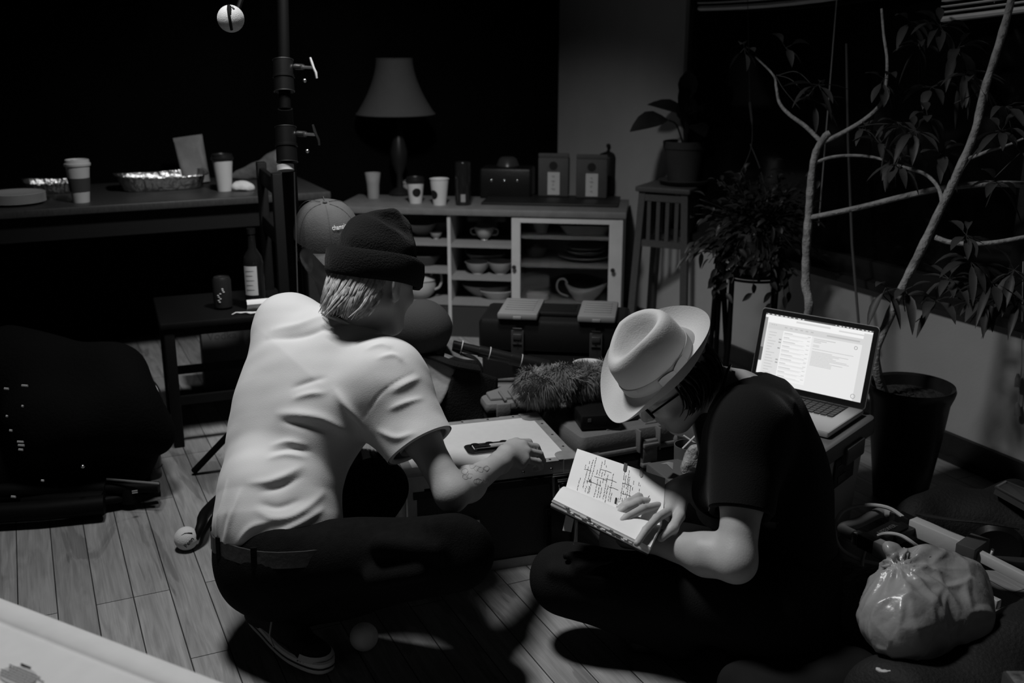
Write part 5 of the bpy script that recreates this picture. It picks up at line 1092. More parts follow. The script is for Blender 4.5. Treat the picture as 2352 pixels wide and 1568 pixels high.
m = MB(); m.sheet(gsheet((P(950, 850, 3.18), P(976, 806, 3.23), P(1050, 850, 3.21), P(1002, 948, 3.17)), 14, 14, .005, 4), .002); obj('lining_flap', m, LIN, t, ang=180)
m = MB(); m.sheet(gsheet((P(984, 795, 3.28), P(1002, 778, 3.32), P(1094, 832, 3.32), P(1040, 815, 3.24)), 14, 10, .005, 6), .002); obj('upper_lining', m, LIN, t, ang=180)
m = MB(); m.sheet(gsheet((P(1050, 838, 3.20), P(1143, 868, 3.30), P(1138, 985, 3.29), P(985, 1000, 3.18)), 14, 14, .004, 7), .004); obj('front_panel', m, KC(), t, ang=180)
m = MB(); m.tube(smooth_path([P(972, 812, 3.22), P(1000, 820, 3.20), P(1042, 836, 3.19), P(1098, 846, 3.24)], 6), .019, 10, flat=.5); obj('rolled_edge', m, KC(), t)
# black tube with pale rings (boom pole)
a, b = P(1040, 792, 3.30), P(1260, 842, 3.34); t = thing('boom_pole', 'black telescopic pole with pale rings in front of the tool box', 'pole', (a + b) / 2 - Vector((0, 0, .02))); m = MB(); m.tube([a, a.lerp(b, .27), a.lerp(b, .27), a.lerp(b, .6), a.lerp(b, .6), b], [.0155, .0155, .0185, .0185, .021, .021], 16); obj('tube', m, mat('gloss_black', .01, .3, spec=.5), t)
for f in (.09, .38, .71):
    m = MB(); c_ = a.lerp(b, f); m.lathe([(.0195, -.0015), (.0212, -.0012), (.0212, .0012), (.0195, .0015)], c_, b - a, cap0=False); obj('ring', m, mat('pale_ring', .5, .5), t)
# tool box with two clear organisers in its lid
TBZ = P(1250, 735, 3.62).z; ta, tb_ = G(1098, 728, TBZ), G(1430, 740, TBZ); tx = unit(tb_ - ta); ty = Vector((-tx.y, tx.x, 0)); TWd = (tb_ - ta).length + .02; T4 = Matrix.Translation(Vector((ta.x, ta.y, 0))) @ Matrix((tx, ty, Vector((0, 0, 1)))).transposed().to_4x4(); TD = .25
t = thing('tool_box', 'large black tool box with two clear organisers set in its lid', 'tool box', T4 @ Vector((TWd / 2, TD / 2, 0))); m = MB(T4); m.box((TWd / 2, TD / 2, TBZ * .36), (TWd - .02, TD - .02, TBZ * .72), None, .015); obj('lower_box', m, K(), t)
m = MB(T4); m.box((TWd / 2, TD / 2, TBZ * .86), (TWd, TD, TBZ * .26), None, .018); m.box((TWd / 2, TD * .5, TBZ + .004), (TWd * .34, TD * .55, .018), None, .006)
for k in range(4): m.box((TWd / 2, TD * (.34 + .1 * k), TBZ + .014), (TWd * .28, .008, .006), None, .002)
obj('lid', m, K(), t)
for px0, px1 in ((1138, 1232), (1326, 1414)):
    x0 = (G(px0, 738, TBZ) - ta).dot(tx); x1 = (G(px1, 740, TBZ) - ta).dot(tx); xc, wd = (x0 + x1) / 2, x1 - x0; m = MB(T4); m.box((xc, TD * .40, TBZ + .010), (wd, TD * .92, .024), None, .006); og = obj('organiser', m, mat('clear_plastic', .24, .35, trans=.25, spec=.5), t)
    for k in range(5):
        m = MB(T4); m.box((xc, TD * (.16 + .13 * k), TBZ + .0235), (wd * .72, .010, .004), None, .002); obj('rib', m, mat('clear_plastic', .24), og)
    m = MB(T4); m.box((xc, -TD * .065, TBZ + .006), (.03, .008, .012), None, .003); obj('catch', m, mat('clear_plastic', .24), og)
    m = MB(T4); m.box((xc, -.006, TBZ * .80), (.045, .008, TBZ * .22), None, .003); m.box((xc, -.012, TBZ * .86), (.03, .006, .02), None, .002); lt = obj('latch', m, mat('dark_latch', .03, .35, spec=.6), t)
    m = MB(T4)
    for z_, w_ in ((.93, .032), (.80, .032), (.70, .020)): m.box((xc, -.0125, TBZ * z_), (w_, .003, .003))
    m.lathe([(.004, 0), (.004, .003), (.001, .003)], (xc, -.015, TBZ * .82), (0, -1, 0), 10); obj('latch_pin', m, CH(), lt)
o = G(1352, 826, .37); o = P(1352, 832, 3.38); dish('paper_bowl', 'white paper bowl edge showing behind the fur windscreen', 'bowl', o - Vector((0, 0, .05)), [(.03, 0), (.032, 0), (.05, .045), (.052, .048), (.048, .047), (.03, .006), (.001, .006)], PW())
t = thing('support_crate', 'dark crate in the shadow behind the cases', 'crate', Vector((o.x, o.y, 0))); m = MB(TR((o.x, o.y + .02, 0), R(-5))); h_ = o.z - .052; m.box((0, 0, h_ / 2), (.12, .10, h_), None, .01); obj('crate_body', m, DG, t)
m = MB(TR((o.x, o.y + .02, 0), R(-5))); m.box((0, 0, h_ - .03), (.125, .105, .02), None, .004); obj('crate_rim', m, DG, t)
# recorder, small stack, glasses-side bits on the hard case
o = go_ + gx * .045 + gy * .115 + Vector((0, 0, .287)); t = thing('audio_recorder', 'flat black recorder lying on the grey hard case', 'recorder', o + gx * .07); M_ = Matrix.Translation(o) @ (GF.to_4x4() @ Matrix.Rotation(R(-14), 4, 'Z')); m = MB(M_); m.box((.055, .02, .022), (.12, .20, .044), None, .005); rb_ = obj('recorder_body', m, K(), t)
m = MB(M_); m.box((.02, -.0805, .030), (.010, .002, .010)); obj('jack', m, mat('grey_jack', .10, .5), rb_); m = MB(M_); m.box((.055, .06, .0445), (.03, .004, .002)); obj('level_mark', m, mat('white_mark', .6, .5), rb_)
o = go_ + gx * .185 + gy * .085 + Vector((0, 0, .287))
for k, (n_, w_, d_, h_, mm, lb) in enumerate((('notepad', .085, .055, .022, mat('grey_cloth_cover', .06, .8), 'small grey pad at the bottom of the stack beside the recorder'), ('phone', .075, .085, .010, K(), 'dark phone between the pad and the white card under the hat brim'), ('card', .08, .09, .004, PW(), 'white card on top of the phone under the hat brim'))):
    z_ = (0, .022, .032)[k]; m = MB(Matrix.Translation(o) @ GF.to_4x4() @ Matrix.Rotation(R(-8 * k), 4, 'Z')); m.box((0, .02 * k, z_ + h_ / 2 + .0005 * k), (w_, d_, h_), None, .002); obj(n_, m, mm, None, label=lb, cat=n_)
# sundries between the hard case and the reader
m = MB(); a = P(1568, 1030, 2.85); b = P(1606, 992, 2.85); m.tube([a, b], .0028, 8); m.tube([P(1570, 1000, 2.86), P(1612, 1028, 2.86)], .0028, 8); o = (a + b) / 2
t = thing('paper_cup_holder', 'dim grey cup holding two crossed white sticks beside the hard case', 'cup', Vector((o.x, o.y + .02, 0))); obj('stir_stick', m, PW(), t); m = MB(); hz = o.z - .02; m.lathe([(.03, 0), (.032, 0), (.042, hz), (.040, hz), (.03, .01), (.001, .01)], (o.x, o.y + .02, 0)); obj('cup_body', m, mat('dim_cup', .10, .7), t)
crumple('plastic_wrapper', P(1590, 1082, 2.72) - Vector((0, 0, .03)), (.022, .02, .07), 'crinkled clear plastic wrapper beside the notebook', 'wrapper', mat('clear_film', .45, .2, spec=.6, trans=.3, bump=.8, bs=60), 41, 110, .007, .004)
o = P(1572, 1075, 2.80); m = MB(TR((o.x, o.y, 0), R(20))); m.box((0, 0, o.z / 2), (.16, .14, o.z), None, .006); obj('small_carton', m, mat('grey_card', .08, .8), None, label='low grey carton behind the crinkled wrapper', cat='box')
m = MB(); p_ = [P(1517, 1065, 2.72), P(1545, 1078, 2.72), P(1547, 1062, 2.74), P(1534, 1060, 2.76)]; m.sheet([[p_[0], p_[3]], [p_[0].lerp(p_[1], .5) + Vector((0, 0, .008)), p_[3].lerp(p_[2], .5)], [p_[1], p_[2]]], .001)
ns = obj('napkin_corner', m, mat('grey_tissue', .22, .9), None, label='grey napkin corner draped on the low carton', cat='napkin')
# ---------------------------------------------------------------- notebook held open, with tabs and handwriting
S0, S1_ = P(1300, 1118, 2.40), P(1520, 1207, 2.335); T0, T1 = P(1326, 1030, 2.50), P(1528, 1098, 2.435); L0, L1_ = P(1270, 1146, 2.315), P(1494, 1256, 2.245)
t = thing('notebook', 'open notebook with handwritten page held in the reader\'s hands', 'notebook', (L0 + L1_) / 2); PAP = mat('notebook_paper', .80, .8, var=.03)
def page(a0, a1, b1, b0, nu, nv, bul, th_, lift=0.):
    nr = unit((a1 - a0).cross(b0 - a0)); nr = nr if nr.dot(CAMP - a0) > 0 else -nr; g_ = []
    for i in range(nu + 1):
        row = []
        for j in range(nv + 1):
            u, v = i / nu, j / nv; row.append(a0.lerp(a1, u).lerp(b0.lerp(b1, u), v) + nr * (bul * math.sin(math.pi * min(1, v * 1.05)) + lift))
        g_.append(row)
    return g_, nr
gu, nu_ = page(S0, S1_, T1, T0, 12, 10, .006, 0); m = MB(); m.sheet(gu); g2, _ = page(S0, S1_, T1, T0, 12, 10, .006, 0, -.004); m.sheet(g2); rim = [gu[i][10] for i in range(13)], [g2[i][10] for i in range(13)]; m.sheet([list(rim[0]), list(rim[1])]); m.sheet([gu[0], g2[0]]); m.sheet([gu[12], g2[12]]); UP = obj('upper_pages', m, PAP, t, ang=60)
m = MB(); m.slab([gu[0][0] - nu_ * .006, gu[12][0] - nu_ * .006, gu[12][10] - nu_ * .006, gu[0][10] - nu_ * .006], -nu_, .003); obj('cover', m, mat('notebook_cover', .03, .6), t, False)
gl_, nl_ = page(S0, S1_, L1_, L0, 12, 12, .012, 0); dn = -nl_ * .017; m = MB(); gb = [[p_ + dn for p_ in row] for row in gl_]
for k, f in enumerate((0, .45, 1.)): pass
def ringof(g_): return [g_[i][0] for i in range(12)] + [g_[12][j] for j in range(12)] + [g_[i][12] for i in range(12, 0, -1)] + [g_[0][j] for j in range(12, 0, -1)]
r0_ = ringof(gl_); lo_ = [r0_] + [[p_ + dn * f + (unit(p_ - (L0 + S1_) / 2) * (.0016 if f in (.35, .8) else 0)) for p_ in r0_] for f in (.2, .35, .5, .65, .8, 1.)]
m.sheet(gl_); m.loft(lo_, False, False); m.sheet(gb); LP = obj('lower_pages', m, PAP, t, ang=30)
m = MB(); m.slab([gl_[0][0] + dn * 1.05, gl_[12][0] + dn * 1.05, gl_[12][12] + dn * 1.05, gl_[0][12] + dn * 1.05], dn, .003); obj('cover', m, mat('notebook_cover', .03), t, False)
# handwriting: rows run along the short side of the upper page
rr = random.Random(11); m = MB()
def on_up(u, v, h=.0008):
    a_ = S0.lerp(S1_, u).lerp(T0.lerp(T1, u), v); return a_ + nu_ * (.006 * math.sin(math.pi * min(1, v * 1.05)) + h)
def stroke(pts, w_): m.tube([on_up(*p_) for p_ in pts], w_, 4)
for col, (u0, v0, v1, skip) in enumerate([(.115, .02, .30, .2), (.135, .55, .62, 0), (.165, .03, .72, .15), (.195, .05, .86, .12), (.225, .04, .90, .1), (.235, .05, .28, .1), (.27, .5, .62, .3), (.295, .02, .85, .15), (.325, .03, .92, .12), (.35, .05, .8, .2), (.385, .05, .6, .25), (.41, .0, .38, .2), (.44, .05, .66, .3), (.46, .05, .3, .2), (.535, .0, .2, .1), (.555, .12, .78, .1), (.575, .05, .72, .12), (.60, .1, .84, .12), (.615, .12, .74, .1), (.64, .1, .5, .2), (.665, .45, .65, .5), (.72, .05, .66, .1), (.735, .02, .62, .12), (.80, .2, .34, .3), (.84, .28, .42, .4)]):
    v = v0
    while v < v1:
        wl = rr.uniform(.025, .075)
        if rr.random() > skip:
            n_ = max(3, int(wl / .011)); stroke([(u0 + rr.uniform(-.0045, .0045) + .02 * (v - v0) * .2, v + wl * k / n_) for k in range(n_ + 1)], .00042)
        v += wl + rr.uniform(.012, .022)
for u_, v_, l_ in ((.13, .52, .08), (.18, .28, .16), (.30, .66, .12), (.25, .44, .14), (.42, .33, .10), (.56, .30, .16), (.70, .18, .10), (.37, .48, .12), (.55, .52, .1)): stroke([(u_, v_), (u_ + l_ / 2, v_ + .015), (u_ + l_, v_ + .01)], .0004)
stroke([(.515, .06), (.515, .17)], .0022); stroke([(.215, .30), (.217, .335)], .0012); obj('handwriting', m, mat('ink', .03), UP)
for u_, m_, l_ in ((.555, mat('dark_tab', .09, .5), .20), (.735, mat('clear_tab', .42, .4), .19)):
    w_ = .018; p_ = [on_up(u_ - w_, 1.03, .001), on_up(u_ + w_, 1.03, .001), on_up(u_ + w_, 1 - l_ * .8, .001), on_up(u_, 1 - l_, .001), on_up(u_ - w_, 1 - l_ * .8, .001)]; m = MB(); m.slab(p_, nu_, .0005); obj('index_tab', m, m_, UP, False)
for k, (u_, w_, f_, g_) in enumerate(((.13, .04, .1, .2), (.20, .03, .5, .5), (.30, .05, .4, .30), (.36, .03, .1, .12), (.40, .035, .6, .55), (.46, .03, .5, .2), (.52, .04, .6, .5), (.60, .03, .3, .08), (.66, .05, .6, .04), (.74, .04, .5, .5), (.80, .03, .6, .3))):
    a_ = L0.lerp(L1_, u_) + dn * f_; b_ = L0.lerp(L1_, u_ + w_) + dn * f_; od = unit(L0 - S0); m = MB(); m.slab([a_ - od * .004, b_ - od * .004, b_ + od * .007, a_ + od * .007], nl_, .0012); obj('index_tab', m, mat('tab_%d' % int(g_ * 100), g_, .5), LP, False)
a_ = P(1300, 1180, 2.36); m = MB(); m.slab([a_, P(1320, 1184, 2.355), P(1312, 1222, 2.345), P(1292, 1218, 2.35)], unit(CAMP - a_), .001); obj('hanging_slip', m, PAP, LP, False)
m = MB(); m.tube([P(1325, 1200, 2.36), P(1320, 1235, 2.36), P(1318, 1247, 2.36)], .0008, 5); m.sphere(P(1318, 1248, 2.36), .002, 8, 6); obj('ribbon', m, PW(), LP)
# ================================================================ right: storage tub with laptop, potted trees, plant stands
KZ = .355; H_ = G(1985, 945, KZ + .012); lr = unit(Vector((math.cos(R(-40)), math.sin(R(-40)), 0))); lf = unit(Vector((-.155, -.18, 0))); lf = unit(lf - lr * lf.dot(lr)); LW, LD = .365, .245
LM = lambda a, b, z: Vector((H_.x, H_.y, KZ + .002)) - lr * a + lf * b + Vector((0, 0, z))      # a: from the right hinge end to the left, b: towards the user
LF3 = Matrix((lr, lf * -1, Vector((0, 0, 1)))).transposed()
t = thing('laptop', 'open silver laptop with a bright mail window standing on the plastic tub', 'laptop', LM(LW / 2, LD / 2, 0)); AL = mat('laptop_aluminium', .5, .4, metal=.6)
m = MB(); m.box(LM(LW / 2, LD / 2, .008), (LW, LD, .016), LF3, .006); bs_ = obj('base', m, AL, t)
m = MB(); m.box(LM(LW / 2, .062, .0163), (.28, .105, .0012), LF3); obj('key_bed', m, K(), bs_, False)
m = MB()
for r_ in range(6):
    n_ = 14 if r_ else 14; y_ = .0185 + .0185 * r_
    for c_ in range(n_):
        wk = .0165
        if r_ == 5 and 4 <= c_ <= 8:
            if c_ != 4: continue
            m.box(LM(LW / 2 + .14 - .010 - .02 * 6, y_, .0178), (.095, .0150, .0014), LF3); continue
        m.box(LM(LW / 2 + .14 - .010 - .02 * c_, y_, .0178), (wk, .0150 if r_ else .009, .0014), LF3)
obj('keys', m, mat('laptop_key', .006, .4, spec=.2), bs_, False, kind='stuff')
m = MB()
for r_ in range(5):
    for c_ in range(14): m.box(LM(LW / 2 + .14 - .010 - .02 * c_ + .0015, .0185 + .0185 * r_ + .0093, .0170), (.014, .0016, .0008), LF3)
obj('key_backlight', m, mat('key_glow', .8, .5, emit=1.1), bs_, False)
m = MB(); m.box(LM(LW / 2, .178, .0162), (.105, .075, .0008), LF3); obj('trackpad', m, AL, bs_, False)
tilt = R(14); su = unit(Vector((0, 0, 1)) * math.cos(tilt) + lf * -math.sin(tilt)); sn = lr.cross(su); sn = sn if sn.dot(lf) > 0 else -sn
LH = .243; sc = lambda a, b, d=0.: LM(0, -.002, .012) - lr * a + su * b + sn * d; SF = Matrix((lr, su, sn)).transposed()
lr_ = lambda ins, d: [sc(LW / 2 - v.x, LH / 2 + v.y, d) for v in rrect(LW - 2 * ins, LH - 2 * ins, .011 - ins * .5, 0)]
m = MB(); m.loft([lr_(.002, -.006), lr_(0, -.0045), lr_(0, -.0012), lr_(.0012, 0)]); ld = obj('lid', m, AL, t)
m = MB(); m.loft([lr_(.0018, -.0002), lr_(.0020, .0010)]); bz_ = obj('bezel', m, K(), ld)
x0, x1, y0, y1 = .016, LW - .016, .020, LH - .015; GLOW = {}
def emis(g, e=1.): return mat('screen_%d' % int(g * 100), g, .5, emit=e, spec=.1)
def srect(mb, u0, v0, u1, v1, d): a, b = LW - x0 - 0, 0; p = lambda u, v: sc(x1 - (x1 - x0) * u, y1 - (y1 - y0) * v, d); return mb.add([p(u0, v0), p(u0, v1), p(u1, v1), p(u1, v0)], [(0, 1, 2, 3)])
m = MB(); mats_ = [emis(.80), emis(.66), emis(.50), emis(.88), emis(.72), emis(.30), emis(.10)]
def rect(mi, *a): m.cur = mi; srect(m, *a)
rect(0, 0, 0, 1, 1, .0013)
rect(6, 0, 0, 1, .022, .0014); rect(3, 0, .022, 1, .13, .0014); rect(1, .04, .13, .93, .215, .00145); rect(4, .04, .215, .195, .93, .00145); rect(3, .195, .215, .47, .93, .00145); rect(0, .47, .215, .925, .985, .00145); rect(1, .925, .05, 1, 1, .00145); rect(5, 0, .06, .028, .5, .0015); rect(6, 0, .5, .028, .7, .0015)
rr = random.Random(3)
for k in range(9): rect(3, .015 + .042 * k, .006, .015 + .042 * k + rr.uniform(.014, .03), .016, .0016)
for k in range(10): rect(3, .66 + .034 * k, .006, .66 + .034 * k + rr.uniform(.008, .022), .016, .0016)
for k in range(3): rect(2, .07 + .02 * k, .148, .081 + .02 * k, .160, .0016)
for k in range(6): rect(2, .20 + .05 * k, .16, .225 + .05 * k, .175, .0016)
rect(2, .60, .165, .90, .185, .0016); rect(1, .30, .05, .62, .075, .0015); rect(1, .70, .07, .98, .09, .0015)
for k in range(15):
    rect(2, .06, .26 + .042 * k, .06 + rr.uniform(.03, .09), .268 + .042 * k, .0016)
    if k in (2, 3, 5, 9, 10): rect(5, .165, .258 + .042 * k, .188, .272 + .042 * k, .0016)
for k in range(11):
    v_ = .24 + .062 * k; rect(2, .205, v_, .205 + rr.uniform(.05, .12), v_ + .009, .0016); rect(1, .205, v_ + .016, .205 + rr.uniform(.18, .25), v_ + .022, .0016); rect(1, .205, v_ + .028, .205 + rr.uniform(.12, .24), v_ + .034, .0016); rect(2, .43, v_, .458, v_ + .007, .0016); rect(4, .2, v_ + .045, .465, v_ + .0475, .0016)
for k in range(3): rect(2, .49, .245 + .022 * k, .49 + (.20, .12, .07)[k], .253 + .022 * k, .0016)
for k in range(17):
    if k in (2, 4): continue
    rect(2, .49, .335 + .018 * k, .49 + (.06 if k < 2 else rr.uniform(.17, .38) if k < 14 else .2), .3415 + .018 * k, .0016)
obj('display', m, mats_, bz_, False)
m = MB(); c_ = lambda u, v, d: sc(x1 - (x1 - x0) * u, y1 - (y1 - y0) * v, d)
for u_, v_, r_ in ((.875, .27, .0045), (.925, .935, .0062)): m.tube([c_(u_, v_, .0017) + lr * (r_ * math.cos(a)) + su * (r_ * math.sin(a)) for a in [2 * math.pi * k / 18 for k in range(19)]], .0008, 5)
obj('screen_icon', m, emis(.30), bz_)
# plastic tub under the laptop
t = thing('storage_tub', 'grey plastic storage tub with a dark rim carrying the laptop', 'tub', LM(LW / 2, LD / 2, 0) - Vector((0, 0, KZ + .002))); TUBW, TUBD = .45, .40
tc_ = lambda a, b, z: Vector((H_.x, H_.y, 0)) - lr * (a - .022) + lf * (b - .035) + Vector((0, 0, z)); rg = []
for f, z_ in ((.86, .0), (.87, .004), (.95, KZ - .05), (1, KZ - .045)):
    rg.append([tc_(TUBW / 2 - v.x * f, TUBD / 2 - v.y * f, z_) for v in rrect(TUBW, TUBD, .04, 0)])
m = MB(); m.loft(rg); obj('tub_body', m, mat('grey_tub', .5, .5, bump=.1, bs=80), t)
m = MB(); m.loft([[tc_(TUBW / 2 - v.x * f, TUBD / 2 - v.y * f, z_) for v in rrect(TUBW, TUBD, .045, 0)] for f, z_ in ((1.0, KZ - .05), (1.04, KZ - .048), (1.045, KZ - .02), (1.03, KZ - .004), (1.0, KZ), (.96, KZ - .002), (.5, KZ - .001))]); obj('tub_lid', m, mat('dark_tub_lid', .13, .45), t)
m = MB(); lp = tc_(-.0 * TUBW + .0, TUBD * .46, .235); n_ = lr
m.box(tc_(.009, TUBD * .45, .245), (.004, .13, .085), LF3); lb = obj('side_label', m, mat('label_dark', .035, .5, var=.5, vs=40), t, False); m = MB(); m.box(tc_(.0068, TUBD * .45, .262), (.003, .11, .006), LF3); m.box(tc_(.0068, TUBD * .5, .222), (.003, .05, .02), LF3); obj('label_print', m, mat('label_grey', .09, .6), lb, False)
m = MB(); m.box(tc_(-.012, TUBD * .45, KZ - .055), (.02, .12, .05), LF3, .006); obj('tub_handle', m, mat('dark_tub_lid', .05), t)
# small white plug / speaker behind the laptop
m = MB(); m.box(P(1943, 748, 3.35), (.022, .02, .02), None, .003); m.cyl(P(1943, 752, 3.35), P(1943, 756, 3.37), .006); q_ = P(1943, 756, 3.37)
# ---------------------------------------------------------------- trees
BARK = mat('pale_bark', .30, .85, var=.4, vs=35, bump=.8, bs=80); LEAFM = mat('dull_leaf', .055, .5, var=.3, vs=12, spec=.35, trl=.2); SOIL = mat('soil', .03, .95, var=.6, vs=60, bump=.8, bs=90); POT = mat('dark_glazed_pot', .016, .35, var=.3, vs=12, bump=.08, bs=30)
def pot(t, o, h_, r_, m_=None):
    m = MB(); m.lathe([(r_ * .62, 0), (r_ * .66, .002), (r_ * .88, h_ * .55), (r_ * .98, h_ * .86), (r_ * 1.06, h_ * .93), (r_ * 1.09, h_ * .97), (r_ * 1.06, h_), (r_ * .97, h_ * .985), (r_ * .93, h_ * .93), (r_ * .9, h_ * .88), (.001, h_ * .88)], o, seg=48); pb = obj('pot', m, m_ or POT, t)
    m = MB(); g_ = []; wv_ = waves(.006, 90, 9, 17); n_ = 26
    for i in range(9):
        q_ = r_ * .915 * i / 8; g_.append([o + Vector((q_ * math.cos(2 * math.pi * k / n_), q_ * math.sin(2 * math.pi * k / n_), h_ * .90 + (.006 * math.sin(k * 2.3 + i * 3.1) if 0 < i < 8 else 0))) for k in range(n_)])
    m.loft(g_, False, False); obj('soil', m, SOIL, t)
def inroom(p, mg=.06):
    d_ = (Vector(p) - WP).dot(WN); return Vector(p) + WN * max(0, mg - d_)
def leaves(m, c, d, n_, L_, W_, r, spread=1., droop=.5):
    d = Vector(d).normalized()
    for k in range(n_):
        a = 2 * math.pi * k / n_ + r.random(); F_ = frame(d); o_ = (F_.col[0] * math.cos(a) + F_.col[1] * math.sin(a)) * spread; dr = unit(d * r.uniform(.1, .9) + o_ + Vector((0, 0, -.25 - .5 * r.random()))); st = Vector(c) + dr * .02
        m.tube([c, st], .0012, 4, caps=False); m.leaf(st, dr, Vector((0, 0, 1)) + o_ * .3, L_ * r.uniform(.6, 1.15), W_ * r.uniform(.7, 1.15), droop * r.uniform(.3, 1.3), r.uniform(.1, .4))
tr = [(2010, 822, 3.16), (2040, 735, 3.16), (2075, 655, 3.15), (2115, 575, 3.13), (2160, 480, 3.11), (2205, 385, 3.08), (2240, 300, 3.06), (2262, 205, 3.04), (2292, 110, 3.02), (2318, 20, 3.0), (2335, -70, 2.98)]
o = G(2085, 1105, 0); o = Vector((1.225, 3.03, 0)); t = thing('potted_tree', 'slanting pale-stemmed tree in the large dark pot right of the laptop', 'plant', o); pot(t, o, .375, .120)
tp_ = [P(*q_) for q_ in tr]; base = o + Vector((-.06, .02, .30)); m = MB(); tpts = smooth_path([base] + tp_, 5); nT = len(tpts); m.tube(tpts, [(.0145 - .004 * i / nT) * (1 + .07 * math.sin(i * 1.9) + .05 * math.sin(i * .7)) for i in range(nT)], 12)
obj('trunk', m, BARK, t)
def branch(t, pts, r0, r1, par=BARK): pp = smooth_path([P(*q_) for q_ in pts], 6); n_ = len(pp); m = MB(); m.tube(pp, [r0 + (r1 - r0) * i / n_ for i in range(n_)], 9); return obj('branch', m, par, t), pp
branch(t, [(2148, 545, 3.12), (2180, 556, 3.10), (2230, 560, 3.06), (2290, 556, 3.02), (2375, 540, 2.98)], .0085, .006)
branch(t, [(2222, 365, 3.07), (2250, 355, 3.05), (2275, 345, 3.03), (2310, 335, 3.0), (2370, 310, 2.97)], .006, .003)
branch(t, [(2166, 470, 3.11), (2155, 430, 3.13), (2125, 400, 3.15), (2080, 385, 3.17), (2060, 378, 3.18)], .007, .004)
m = MB(); r = random.Random(21)
for (x, y, tt, n_, L_, sp_) in ((2300, 300, 2.98, 7, .10, 1), (2345, 350, 2.97, 6, .10, 1), (2310, 245, 2.98, 5, .09, 1), (2060, 375, 3.16, 9, .075, 1), (2100, 300, 3.15, 8, .085, 1), (2130, 265, 3.16, 6, .08, 1), (2160, 350, 3.14, 8, .085, 1), (2180, 640, 3.08, 10, .09, 1), (2230, 600, 3.04, 10, .10, 1), (2280, 650, 3.02, 10, .10, 1), (2150, 690, 3.1, 7, .09, .6), (2330, 620, 3.0, 9, .10, 1), (2220, 540, 3.05, 7, .085, 1), (2260, 690, 3.04, 8, .09, .8), (2035, 660, 3.14, 4, .10, .5), (2080, 665, 3.12, 4, .09, .5), (2340, 690, 3.0, 8, .09, 1), (2230, 180, 3.1, 6, .09, 1), (2290, 420, 2.99, 5, .09, .8)):
    c = inroom(P(x, y, tt), .11); leaves(m, c, (r.uniform(-.3, .3), -.2, r.uniform(.1, .7)), n_, L_, .030, r, sp_)
    m.tube(smooth_path([c, c + Vector((r.uniform(-.03, .05), .02, -.03)), c + Vector((r.uniform(-.06, .06), .03, -.075))], 4), .0016, 5)
obj('foliage', m, LEAFM, t, ang=180)
o2 = Vector((.90, 3.55, 0)); t = thing('potted_tree', 'upright pale-stemmed forked tree rising behind the laptop', 'plant', o2); pot(t, o2, .22, .10)
t1 = [(1852, 735, 3.46), (1851, 650, 3.45), (1852, 570, 3.44), (1857, 500, 3.43), (1861, 440, 3.42), (1867, 380, 3.41), (1878, 340, 3.40), (1896, 312, 3.39), (1906, 305, 3.385)]
m = MB(); tpts = smooth_path([o2 + Vector((.02, 0, .19))] + [P(*q_) for q_ in t1], 5); nT = len(tpts); m.tube(tpts, [(.0155 - .006 * i / nT) * (1 + .08 * math.sin(i * 2.1) + .06 * math.sin(i * .8)) for i in range(nT)], 12); obj('trunk', m, BARK, t)
branch(t, [(1886, 325, 3.40), (1850, 290, 3.42), (1812, 262, 3.44), (1790, 235, 3.46), (1783, 200, 3.47), (1776, 172, 3.48), (1735, 130, 3.5)], .008, .003)
branch(t, [(1893, 326, 3.40), (1935, 305, 3.37), (1985, 275, 3.34), (2022, 240, 3.31), (2034, 200, 3.30), (2038, 140, 3.30), (2030, 80, 3.30), (2025, 20, 3.30)], .008, .004)
branch(t, [(1873, 374, 3.41), (1905, 362, 3.39), (1950, 357, 3.36), (2000, 360, 3.33), (2040, 370, 3.30)], .006, .004)
branch(t, [(1858, 500, 3.43), (1900, 492, 3.40), (1980, 475, 3.34), (2080, 450, 3.27), (2170, 432, 3.21), (2270, 422, 3.15), (2380, 425, 3.08)], .0085, .010)
m = MB(); r = random.Random(33)
for (x, y, tt, n_, L_, sp_) in ((1880, 195, 3.40, 8, .09, 1), (1870, 230, 3.41, 5, .085, .8), (1805, 110, 3.45, 4, .06, .7), (2045, 365, 3.28, 7, .07, 1), (2030, 180, 3.3, 5, .08, .6), (2060, 280, 3.26, 7, .09, 1), (1710, 110, 3.5, 5, .07, 1), (2110, 100, 3.28, 7, .08, 1), (2160, 60, 3.25, 8, .09, 1), (2200, 110, 3.22, 9, .10, 1), (2215, 160, 3.2, 8, .10, .9), (2090, 50, 3.3, 6, .08, 1), (2140, 200, 3.26, 6, .08, 1), (1985, 290, 3.33, 4, .06, 1), (2020, 330, 3.3, 5, .07, 1)):
    c = inroom(P(x, y, tt), .11); leaves(m, c, (r.uniform(-.4, .4), -.3, r.uniform(-.2, .7)), n_, L_, .029, r, sp_)
for a_, b_, q_ in (((1783, 172, 3.48), (1860, 230, 3.42), (1820, 185, 3.45)), ((1783, 174, 3.48), (1870, 200, 3.41), (1830, 165, 3.44)), ((1783, 176, 3.48), (1838, 250, 3.44), (1800, 205, 3.46)), ((1970, 292, 3.35), (2060, 285, 3.27), (2010, 285, 3.31)), ((1972, 296, 3.35), (2035, 350, 3.29), (2010, 305, 3.32)), ((1975, 296, 3.35), (2020, 330, 3.3), (2000, 305, 3.32))): m.tube(smooth_path([P(*a_), P(*q_), P(*b_)], 5), .0014, 5)
obj('foliage', m, LEAFM, t, ang=180)
